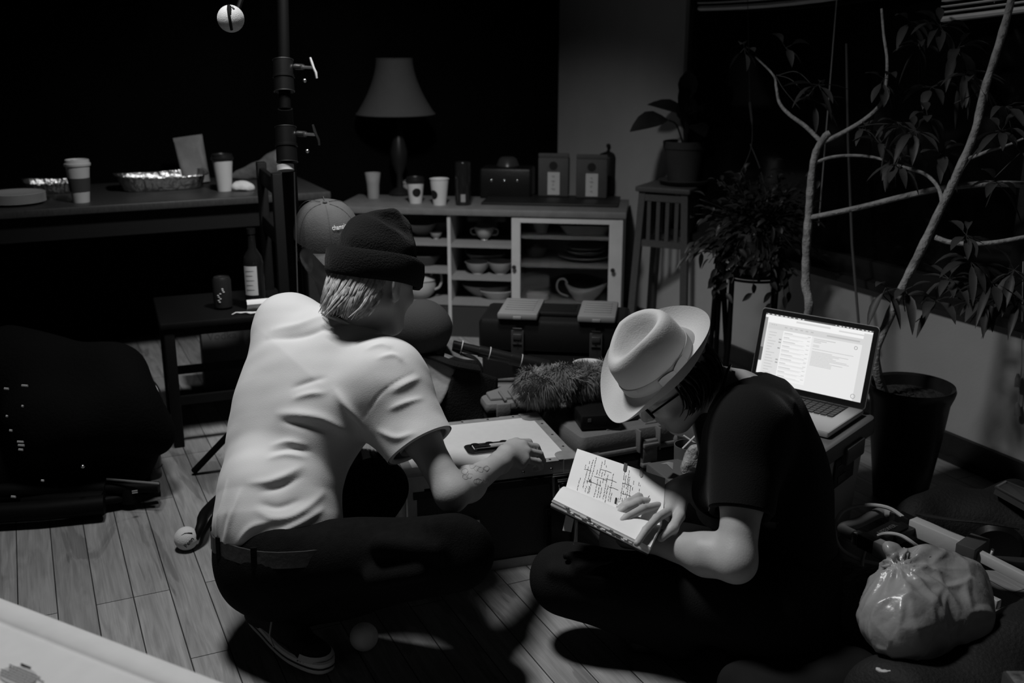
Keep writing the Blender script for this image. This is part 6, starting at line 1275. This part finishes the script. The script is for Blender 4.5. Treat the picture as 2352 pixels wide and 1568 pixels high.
# ---------------------------------------------------------------- slatted wooden stand with a big-leaved plant
PSZ = .78; q0 = P(1482, 425, 4.75); PSZ = q0.z; pc = G(1545, 425, PSZ); STW = mat('grey_wood', .060, .55, var=.25, stretch=(4, 4, 25)); t = thing('plant_stand', 'tall slatted wooden plant stand between the buffet and the window', 'stand', Vector((pc.x, pc.y, 0))); rz_ = R(-28); M_ = TR((pc.x, pc.y + .02, 0), rz_)
m = MB(M_); m.box((0, 0, PSZ - .012), (.26, .26, .024), None, .006); obj('top', m, STW, t)
for sx in (-1, 1):
    for sy in (-1, 1):
        m = MB(M_); m.tube([(sx * .135, sy * .135, 0), (sx * .100, sy * .100, PSZ - .02)], .022, 4, up=(1, 1, 0)); obj('leg', m, STW, t)
for sy in (-1, 1):
    for z_ in (PSZ - .05, PSZ - .26):
        for ax_ in (0, 1):
            m = MB(M_); m.box((0, sy * .105, z_) if ax_ == 0 else (sy * .105, 0, z_), (.20, .018, .03) if ax_ == 0 else (.018, .20, .03)); obj('rail', m, STW, t, False)
    for k in range(4):
        for ax_ in (0, 1):
            c_ = -.066 + .044 * k; m = MB(M_); m.box((c_, sy * .105, PSZ - .155) if ax_ == 0 else (sy * .105, c_, PSZ - .155), (.018, .012, .19) if ax_ == 0 else (.012, .018, .19)); obj('slat', m, STW, t, False)
po = Vector((pc.x + .05, pc.y + .02, PSZ + .001)); t = thing('potted_plant', 'large-leaved plant in a ribbed pot on the slatted wooden stand', 'plant', po); TER = mat('dim_terracotta', .040, .7, var=.2, vs=10)
m = MB(); m.lathe([(.085, 0), (.10, .004), (.115, .022), (.112, .024), (.09, .010), (.001, .008)], po, seg=40); obj('saucer', m, TER, t)
m = MB(); m.lathe([(.065, .010), (.07, .012), (.090, .16), (.096, .165), (.098, .195), (.092, .197), (.086, .17), (.001, .168)], po, seg=40); obj('pot', m, TER, t)
m = MB(); r = random.Random(8); tp0 = po + Vector((0, 0, .16)); BLF = mat('dark_leaf', .014, .45, spec=.3, var=.3, vs=15)
for (x, y, L_, W_) in ((1448, 298, .26, .12), (1478, 232, .22, .09), (1560, 165, .24, .10), (1620, 190, .24, .11), (1660, 250, .24, .11), (1600, 130, .20, .09), (1530, 250, .18, .09), (1650, 320, .2, .09), (1590, 230, .2, .1)):
    e_ = inroom(P(x, y, 4.66 + r.uniform(-.12, .08)), .05); d_ = e_ - tp0; L2 = min(d_.length * .65, L_); st = e_ - unit(d_ + Vector((0, 0, -.15))) * L2; m.tube(smooth_path([tp0, tp0.lerp(st, .5) + Vector((0, 0, .04)), st], 5), .004, 6); m.leaf(st, e_ - st + Vector((0, 0, .05)), (0, -.6, 1), L2, W_, .3, .15)
obj('foliage', m, BLF, t, ang=180)
# bushy plant on a thin wire stand
wc = P(1735, 585, 3.90); WZ = wc.z - .08; wo = Vector((wc.x, wc.y, 0)); t = thing('wire_plant_stand', 'thin black wire plant stand under the bushy plant by the window', 'stand', wo); m = MB()
for rr_, z_ in ((.115, WZ + .05), (.115, WZ)): m.tube([wo + Vector((rr_ * math.cos(a), rr_ * math.sin(a), z_)) for a in [2 * math.pi * k / 32 for k in range(33)]], .005, 6)
obj('ring', m, KM(), t)
for k in range(4):
    a = R(35 + 90 * k); m = MB(); d_ = Vector((math.cos(a), math.sin(a), 0)); m.tube([wo + d_ * .115 + Vector((0, 0, WZ + .06)), wo + d_ * .112 + Vector((0, 0, .3)), wo + d_ * .135], .0075, 8); obj('leg', m, KM(), t)
po = wo + Vector((0, 0, WZ + .006)); m = MB(); m.lathe([(.10, -.002), (.105, .0), (.105, .004), (.001, .004)], po, seg=32); obj('tray', m, KM(), t); t = thing('potted_plant', 'bushy trailing plant in a banded pot on the wire stand', 'plant', po); m = MB(); m.lathe([(.052, .005), (.058, .007), (.070, .07), (.068, .074), (.072, .079), (.075, .13), (.079, .135), (.078, .16), (.072, .16), (.068, .13), (.001, .13)], po, seg=40); obj('pot', m, mat('banded_pot', .055, .6, var=.2, stretch=(1, 1, 60)), t)
m = MB(); r = random.Random(18); top = po + Vector((0, 0, .15))
for i in range(150):
    a = r.uniform(0, 6.28); el = r.uniform(-.2, 1.3); ln = r.uniform(.08, .27); d_ = Vector((math.cos(a) * math.cos(el), math.sin(a) * math.cos(el) * .75, math.sin(el))); p_ = inroom(top + d_ * ln + Vector((0, 0, -.10 * max(0, .5 - el))), .07); m.tube(smooth_path([top, top + d_ * ln * .55 + Vector((0, 0, .02)), p_], 3), .0012, 4)
    for q_ in range(5):
        st = inroom(top.lerp(p_, .45 + .13 * q_), .07) + Vector((r.uniform(-.02, .02), r.uniform(-.02, .02), r.uniform(-.01, .02))); m.leaf(st, d_ + Vector((r.uniform(-.9, .9), r.uniform(-.9, .9), r.uniform(-.7, .4))), (0, -.4, 1), r.uniform(.03, .06), r.uniform(.012, .022), .4, .2)
for i in range(16):
    a = r.uniform(2.4, 6.9); p_ = top + Vector((.10 * math.cos(a), .09 * math.sin(a), -.02)); q_ = inroom(p_ + Vector((.05 * math.cos(a), .05 * math.sin(a), -r.uniform(.08, .22))), .06); m.tube(smooth_path([top, p_, q_], 4), .0012, 4)
    for k in range(6): m.leaf(p_.lerp(q_, k / 5), (r.uniform(-1, 1), r.uniform(-1, .4), -.5), (0, -1, .3), .04, .02, .3, .2)
obj('foliage', m, mat('bush_leaf', .020, .45, var=.5, vs=20, spec=.3), t, ang=180)
m = MB(); m.tube(smooth_path([P(1722, 235, 4.05), P(1728, 300, 4.05), P(1722, 350, 4.05), P(1697, 405, 4.08)], 5), [.009 if i < 4 else .0025 for i in range(16)], 6, flat=.5); m.tube(smooth_path([P(1723, 330, 4.05), P(1745, 385, 4.06), P(1760, 445, 4.1)], 5), .0022, 5); m.tube([P(1722, 235, 4.05), P(1716, -60, 4.0)], .0012, 4); obj('hanging_tie', m, mat('pale_tie', .10, .7), None, label='pale strip tied in a loop hanging above the bushy plant', cat='tie')
# dark plinth of other stand legs in front of the wall
m = MB(); t = thing('tripod', 'dark folded tripod standing behind the hat against the wall', 'tripod', Vector((.60, 3.75, 0)))
for x0, x1 in ((1655, 1640), (1660, 1672), (1650, 1622)):
    a, b = P(x0, 600, 3.95), G(x1, 905, 0.0); m = MB(); m.tube([a, a.lerp(b, .5), b], [.012, .010, .008], 10); obj('leg', m, KM(), t)
m = MB(); m.cyl(P(1655, 575, 3.95), P(1655, 605, 3.95), .018); obj('head', m, KM(), t)
# ================================================================ bottom right: folded hand truck, cables, bags
def ground(px, py, z): return G(px, py, z)
t = thing('hand_truck', 'folded hand truck with two silver rails and a grey grip lying on the floor', 'hand truck', G(2150, 1290, 0)); HZ = .14
r0, r1 = G(2065, 1192, HZ), G(2380, 1342, HZ); q0_, q1_ = G(1975, 1240, HZ), G(2295, 1388, HZ); hd = unit(r1 - r0)
def rail(a, b, w_, h_, m_, nm): m = MB(); m.box((a + b) / 2, ((b - a).length, w_, h_), Matrix((unit(b - a), Vector((0, 0, 1)).cross(unit(b - a)), Vector((0, 0, 1)))).transposed(), .003); return obj(nm, m, m_, t)
ra, rb2 = G(2095, 1206, HZ), G(2225, 1262, HZ)
SVR = mat('satin_rail', .55, .35, metal=.25, bump=.05, bs=60); rail(ra, rb2, .034, .044, SVR, 'outer_rail'); rail(rb2 - hd * .02, r1, .020, .026, SVR, 'inner_rail'); rail(G(2062, 1190, HZ), G(2093, 1205, HZ), .030, .040, K(), 'rail_clamp')
rail(G(2012, 1255, HZ), G(2070, 1282, HZ), .030, .040, SVR, 'outer_rail'); rail(G(2070, 1282, HZ), q1_, .018, .022, SVR, 'inner_rail'); rail(G(1976, 1238, HZ), G(2011, 1254, HZ), .028, .038, K(), 'rail_clamp')
for a_, b_ in ((G(2048, 1184, HZ), G(2062, 1190, HZ)), (G(1962, 1232, HZ), G(1975, 1238, HZ))): rail(a_, b_, .026, .034, SV(), 'end_cap')
m = MB(); m.tube(smooth_path([G(1962, 1230, HZ), G(1936, 1213, HZ), G(1975, 1198, HZ), G(2020, 1177, HZ), G(2046, 1180, HZ)], 6), .015, 12); obj('grip', m, mat('grey_rubber_grip', .26, .8), t)
c0_, c1_ = G(2000, 1225, HZ - .02), G(2075, 1195, HZ - .02); rail(G(2040, 1235, HZ - .01), G(2090, 1214, HZ - .01), .05, .03, K(), 'cross_bar')
la = G(2038, 1218, HZ + .008); lx_ = unit(G(2062, 1206, HZ) - G(2020, 1227, HZ)); ly_ = Vector((0, 0, 1)).cross(lx_); m4 = Matrix.Translation(la + Vector((0, 0, .004))) @ Matrix((lx_, ly_, Vector((0, 0, 1)))).transposed().to_4x4(); mw = MB(); mw.box(m4 @ Vector((0, 0, -.012)), (.12, .05, .02), Matrix((lx_, ly_, Vector((0, 0, 1)))).transposed()); pl = obj('name_plate', mw, K(), t, False)
obj('plate_lettering', text_mb('NEEWER', .020, m4, .0004), mat('plate_ink', .09, .6), pl)
rail(G(2215, 1275, HZ), G(2250, 1250, HZ), .05, .05, mat('grey_bracket', .06, .5), 'bracket'); rail(G(2240, 1290, .09), G(2400, 1300, .09), .03, .03, mat('dark_strap', .03, .6), 'cross_brace')
for x_, y_ in ((2290, 1250), (2190, 1320)):
    m = MB(); c_ = G(x_, y_, .075); m.lathe([(.02, -.015), (.06, -.018), (.068, 0), (.06, .018), (.02, .015)], c_, (.3, .8, .2), cap1=True); obj('wheel', m, K(), t)
m = MB(); m.tube([G(2272, 1285, .13), G(2280, 1262, .17)], .004, 6); obj('lever', m, SV(), t)
CBL = mat('grey_cable', .45, .55)
def cable(name, pts, r_, label, m_=None): m = MB(); m.tube(smooth_path([G(*p_) for p_ in pts], 8), r_, 8); return obj(name, m, m_ or CBL, None, label=label, cat='cable')
cable('cable', [(2085, 1195, .15), (2040, 1166, .17), (1985, 1160, .17), (1935, 1175, .16), (1918, 1215, .13), (1930, 1258, .06), (1975, 1285, .02), (2020, 1296, .01), (2050, 1310, .008)], .0055, 'thick grey cable curling in a wide loop round the hand truck grip')
cable('cable', [(1980, 1310, .008), (1982, 1280, .03), (1996, 1245, .10), (2030, 1226, .165), (2070, 1230, .175), (2110, 1256, .15), (2140, 1275, .08), (2160, 1290, .05)], .005, 'grey cable arching over the middle of the hand truck')
cable('cable', [(2150, 1285, .13), (2165, 1272, .15), (2185, 1270, .15), (2215, 1283, .14), (2235, 1290, .11)], .005, 'short grey cable end beside the bracket of the hand truck')
def softbag(name, prims, label, cat, m_, seed, amp=.008, fr=28, h=.007, par=None):
    q_ = SDF()
    for a, b, ra_, rb_ in prims: q_.cap(a, b, ra_, rb_, .05)
    q_.disp = waves(amp, fr, 9, seed); q_.p.append(('p', np.array((0, 0, .003)), np.array((0, 0, -1.)), 0, 0, 0, 2)); return obj(name, q_.mesh(h), m_, par, label=label if par is None else None, cat=cat if par is None else None)
BKC = mat('black_nylon', .012, .7, bump=.35, bs=120, spec=.2)
t = thing('duffel_bag', 'black soft equipment bag on the floor against the baseboard at right', 'bag', G(2230, 1200, 0)); softbag('bag_body', [(G(2120, 1215, .05), G(2330, 1185, .05), .09, .10), (G(2200, 1195, .07), G(2400, 1230, .07), .10, .11)], '', '', BKC, 51, .009, 30, par=t)
m = MB(); m.tube(smooth_path([P(2110, 1180, 2.80), P(2180, 1192, 2.68), P(2260, 1200, 2.62), P(2340, 1212, 2.6)], 6), .010, 8, flat=.4); obj('strap', m, BKC, t)
t = thing('reflector', 'silver-edged reflector board leaning on the black bag at the right edge', 'reflector', G(2330, 1140, .1)); a = [P(2288, 1118, 2.86), P(2400, 1180, 2.70), P(2420, 1150, 2.85), P(2310, 1106, 3.0)]; nn = unit((a[1] - a[0]).cross(a[3] - a[0])); nn = nn if nn.z > 0 else -nn; m = MB(); m.slab(a, -nn, .02); obj('panel_body', m, mat('dark_panel', .04, .3), t, False)
m = MB(); 
for i in range(4): m.tube([a[i], a[(i + 1) % 4]], .004, 6)
obj('panel_edge', m, SV(), t)
# crumpled plastic bag, tied
fm2 = mat('milky_plastic', .34, .30, spec=.6, bump=.35, bs=22, trl=.25, var=.15, vs=9); o = G(2120, 1470, 0); pbq = SDF(); tt = 2.20
pbq.cap(P(2085, 1410, 2.24), P(2165, 1400, 2.26), .092, .088, .05); pbq.cap(P(2060, 1440, 2.18), P(2080, 1360, 2.25), .06, .05, .05); pbq.cap(P(2190, 1350, 2.30), P(2215, 1415, 2.24), .06, .05, .05)
pbq.cap(P(2075, 1318, 2.27), P(2120, 1300, 2.28), .032, .036, .03); pbq.cap(P(2130, 1305, 2.28), P(2190, 1330, 2.30), .04, .05, .03); pbq.cap(P(2050, 1262, 2.27), P(2075, 1315, 2.26), .010, .018, .02)
kc = P(2078, 1320, 2.235); kax = unit(P(2130, 1420, 2.25) - kc); KF = np.array(frame(kax)); wn = waves(1., 22, 8, 63); wb = waves(.0035, 34, 9, 62)
rw = np.random.default_rng(23); c_b = np.array(P(2120, 1400, 2.24)); SEED = c_b + rw.uniform(-1, 1, (260, 3)) * np.array((.22, .20, .17)); ST_ = np.array(frame((.35, .2, .8))); SQ = np.array((1., 1.3, .7))
def bag_relief(X):
    q = (X - np.array(kc)) @ KF; ang = np.arctan2(q[:, 1], q[:, 0]); rr = np.linalg.norm(q, axis=1); out = np.zeros(len(X))
    for i in range(0, len(X), 20000):
        A = (X[i:i + 20000] @ ST_) * SQ; B = (SEED @ ST_) * SQ; d = ((A[:, None, :] - B[None]) ** 2).sum(-1); d.partition(1, axis=1); out[i:i + 20000] = .006 * (1 - np.minimum((np.sqrt(d[:, 1]) - np.sqrt(d[:, 0])) / .022, 1.0))
    return out + (1 - np.abs(np.sin(5.5 * ang + 1.1 * wn(X)))) * .013 * np.exp(-rr / .11) + wb(X)
pbq.p.append(('p', np.array((0, 0, .004)), np.array((0, 0, -1.)), 0, 0, 0, 2)); t = thing('plastic_bag', 'crumpled milky plastic bag tied at the top at lower right', 'bag', o); PB = obj('bag_body', relief(*pbq.mesh(.0042), [], bag_relief), fm2, t)
m = MB(); r = random.Random(5)
for i in range(5):
    a = (2.6, 3.6, 4.5, 5.4, 6.2)[i]; e_ = kc + C2W((.035, .03, .045, .06, .07)[i] * math.cos(a), .045 * math.sin(a), .01); g_ = [[kc.lerp(e_, f) + C2W((j - 2) * .010 * f, .006 * math.sin(j * 2 + i), .008 * math.cos(j * 1.7 + i) * f) for j in range(5)] for f in np.linspace(.05, 1, 6)]; m.sheet(g_, .0006)
obj('tied_ears', m, fm2, t, ang=180)
t = thing('fleece_jacket', 'dark grey fuzzy jacket bundled behind the back of the reader', 'jacket', G(1940, 1440, 0)); softbag('jacket_body', [(G(1935, 1440, .06), G(1985, 1400, .08), .10, .09), (G(1900, 1380, .05), G(1960, 1340, .10), .08, .07)], '', '', mat('fuzzy_grey', .030, .95, bump=.9, bs=70, sheen=.15), 71, .010, 34, par=t)
t = thing('backpack', 'black backpack with pale piping in the bottom right corner', 'bag', G(2150, 1600, 0)); softbag('pack_body', [(G(2020, 1600, .06), G(2130, 1530, .07), .07, .075), (G(2230, 1560, .08), G(2420, 1500, .10), .10, .12), (G(2100, 1620, .07), G(2300, 1620, .07), .09, .09)], '', '', BKC, 81, .008, 26, par=t)
m = MB(); m.tube(smooth_path([P(2013, 1533, 1.98), P(2025, 1541, 1.97), P(2045, 1540, 1.97)], 4), [.002] + [.005] * 6 + [.002, .002], 6, flat=.5); obj('piping', m, mat('pale_print', .45), t)
t = thing('printed_box', 'dark box with a patterned pale lid in the bottom right corner', 'box', G(2345, 1580, .12)); m = MB(); p0 = G(2296, 1532, .24); m.box(p0 + Vector((.10, -.12, -.12)), (.2, .22, .24), None, .004); bb = obj('box_body', m, mat('dark_panel', .04), t); m = MB(); m.box(p0 + Vector((.10, -.12, .001)), (.19, .21, .002)); obj('patterned_lid', m, mat('patterned_card', .09, .5, var=.9, vs=45), bb, False)
t = thing('black_jacket', 'black jacket spread on the floor below the knees of the reader', 'jacket', G(1780, 1560, 0)); softbag('cloth_body', [(G(1690, 1570, .02), G(1860, 1530, .03), .05, .07), (G(1760, 1620, .02), G(1950, 1560, .03), .06, .08)], '', '', mat('black_fleece', .006, .95), 91, .008, 24, par=t)
# ================================================================ bottom left: white moulded lid close to the camera
LZ = .50; a0, a1 = G(-60, 1345, LZ), G(560, 1580, LZ); wx = unit(a1 - a0); wy = Vector((wx.y, -wx.x, 0)); W3 = Matrix((wx, wy * -1, Vector((0, 0, 1)))).transposed(); WL4 = Matrix.Translation(a0) @ Matrix((wx, wy, Vector((0, 0, -1)))).transposed().to_4x4()
t = thing('cooler', 'white moulded cooler lid filling the bottom left corner', 'cooler', Vector((a0.x + .3, a0.y - .25, 0))); MWH = mat('white_moulded_plastic', .47, .42, var=.04, vs=25, bump=.06, bs=35)
wq = lambda x, y, z: a0 + wx * x + wy * y + Vector((0, 0, z)); LX = (a1 - a0).length + .02
def wring(ins, z): return [wq(x_, y_, z) for x_, y_ in [(v.x + LX / 2, v.y + .22) for v in rrect(LX - 2 * ins, .44 - 2 * ins, max(.006, .02 - ins * .2), 0)]]
m = MB(); m.loft([wring(.004, -.045), wring(0, -.04), wring(0, -.006), wring(.004, -.001), wring(.010, 0), wring(.040, 0), wring(.045, -.004), wring(.049, -.0065), wring(.054, -.004), wring(.058, -.003), wring(.2, -.003)]); obj('lid', m, MWH, t, ang=70)
m = MB(); m.loft([wring(.03, -LZ), wring(.016, -.05), wring(.012, -.045)]); obj('body', m, mat('white_moulded_plastic', .47), t)
lc = G(42, 1552, LZ - .002); m = MB(); F4 = Matrix((wx, wy, Vector((0, 0, 1)))).transposed(); m.loft([[lc + F4 @ Vector((.034 * math.cos(2 * math.pi * k / 36), .019 * math.sin(2 * math.pi * k / 36), z_)) for k in range(36)] for z_ in (0, .0006)]); lb = obj('sticker', m, mat('grey_sticker', .28, .6), t)
m = MB(); r = random.Random(6)
for k in range(6):
    x_ = -.036 + .006 * (k % 3)
    while x_ < .032 + .008 * (k % 2):
        l_ = r.uniform(.003, .008); m.box(lc + F4 @ Vector((x_ + l_ / 2, -.012 + .0046 * k, .0010)), (l_, .0013, .0005), W3); x_ += l_ + .0013
m.box(lc + F4 @ Vector((-.012, -.0215, .001)), (.022, .0028, .0005), W3); obj('sticker_text', m, mat('sticker_ink', .03, .7), lb, False)
# ================================================================ left: black camera gear piled on the floor
t = thing('tripod', 'black video tripod lying on the floor at left with its foot to the right', 'tripod', G(180, 1140, 0))
a, b = G(-40, 1130, .075), G(365, 1118, .07); m = MB(); m.tube([a, a.lerp(b, .7)], .026, 14); m.tube([a.lerp(b, .7), b], .017, 12); obj('leg', m, KM(), t)
m = MB(); m.tube([G(60, 1150, .04), G(240, 1150, .045)], [.035, .032], 12); m.tube([G(235, 1150, .04), G(368, 1130, .035)], .014, 10); obj('leg', m, KM(), t)
m = MB(); m.tube([G(-40, 1180, .05), G(100, 1172, .05), G(240, 1158, .05)], .03, 12); obj('leg', m, KM(), t)
for p0_, p1_ in (((245, 1100), (365, 1110)), ((52, 1095), (90, 1097))):
    m = MB(); m.tube([G(*p0_, .105), G(*p1_, .098)], .0035, 6); obj('chrome_rod', m, SV(), t)
m = MB(); m.lathe([(.03, 0), (.034, .004), (.034, .05), (.03, .055)], G(302, 1150, .02), (0, 0, 1), cap1=True); obj('foot_clamp', m, KM(), t); m = MB(); m.tube([G(303, 1130, .09), G(316, 1128, .09)], .005, 8); obj('screw', m, SV(), t)
m = MB(); m.tube(smooth_path([G(200, 1095, .02), G(240, 1070, .015), G(268, 1085, .012), G(262, 1105, .01), G(300, 1085, .012)], 6), .004, 6); obj('cable', m, KM(), None, label='thin black cable looping on the floor beside the lens', cat='cable')
lo = G(332, 1095, 0); t = thing('camera', 'black camera standing on its lens by the tripod foot', 'camera', lo); m = MB(); m.lathe([(.030, 0), (.032, .003), (.032, .035), (.034, .037), (.034, .075), (.036, .078), (.036, .120), (.032, .123), (.026, .12), (.001, .118)], lo + Vector((.025, 0, .001)), seg=36); L0_ = obj('lens', m, mat('lens_black', .01, .3, spec=.6), t)
for z_ in (.038, .078, .119):
    m = MB(); m.lathe([(.0335, z_ - .0007), (.0368, z_), (.0335, z_ + .0007)], lo + Vector((.025, 0, .001)), cap0=False, seg=36); obj('lens_ring', m, mat('ring_grey', .25, .3, metal=1), L0_)
m = MB(); m.box(lo + Vector((-.03, .03, .06)), (.06, .10, .12), None, .008); obj('camera_body', m, K(), t); m = MB(); m.box(lo + Vector((-.062, -.01, .085)), (.004, .006, .06)); obj('chrome_edge', m, SV(), t); m = MB(); m.lathe([(.012, 0), (.012, .012), (.001, .012)], lo + Vector((-.03, .0, .12))); m.lathe([(.008, 0), (.008, .01), (.001, .01)], lo + Vector((-.045, .05, .12))); obj('dial', m, SV(), t)
t = thing('camera_bag', 'large black camera bag slumped at the left edge in the dark', 'bag', G(190, 1060, 0)); softbag('bag_body', [(G(-30, 1050, .14), G(270, 1035, .12), .14, .14), (P(20, 860, 3.25), P(250, 880, 3.25), .15, .12), (P(120, 960, 3.2), P(280, 950, 3.2), .16, .13), (P(300, 960, 3.3), P(345, 985, 3.25), .10, .07), (P(330, 990, 3.25), P(365, 1000, 3.25), .05, .03)], '', '', mat('deep_black_nylon', .0035, .9, bump=.3, bs=120, spec=.04), 101, .012, 18, .009, par=t)
m = MB(); m.sphere(P(190, 1071, 3.05), .006, 10, 8); obj('stud', m, SV(), t); m = MB(); m.tube(smooth_path([P(315, 885, 3.42), P(345, 880, 3.40), P(365, 915, 3.38), P(375, 990, 3.36)], 6), .013, 8); obj('carry_handle', m, mat('gloss_black', .01), t)
m = MB(); m.tube([P(55, 912, 3.12), P(112, 916, 3.12)], .003, 6); m.tube([P(115, 926, 3.13), P(138, 928, 3.13)], .003, 6); obj('zip', m, SV(), t)
t = thing('film_camera', 'dark rigged video camera with small metal knobs at the left edge', 'camera', G(20, 1110, 0)); M_ = TR(G(15, 1105, 0), R(20)); m = MB(M_); m.box((0, 0, .15), (.16, .18, .20), None, .015); m.lathe([(.04, 0), (.045, .01), (.045, .10), (.04, .11)], (.05, -.09, .16), (0, -1, 0), cap1=True); m.box((0, .02, .29), (.05, .16, .03), None, .008); m.box((0, 0, .026), (.12, .12, .052), None, .006); obj('camera_body', m, K(), t)
r = random.Random(14)
for x, y, l_ in ((50, 885, 14), (10, 892, 10), (40, 1014, 14), (42, 1022, 14), (43, 1032, 10), (22, 988, 6), (50, 932, 4), (14, 955, 4), (95, 1103, 6), (26, 1140, 10)):
    m = MB(); c_ = P(x, y, 2.72); m.tube([c_, c_ + C2W(l_ / FPX * 2.7, .001, .0)], .0032, 8); obj('metal_knob', m, mat('worn_aluminium', .30), t)
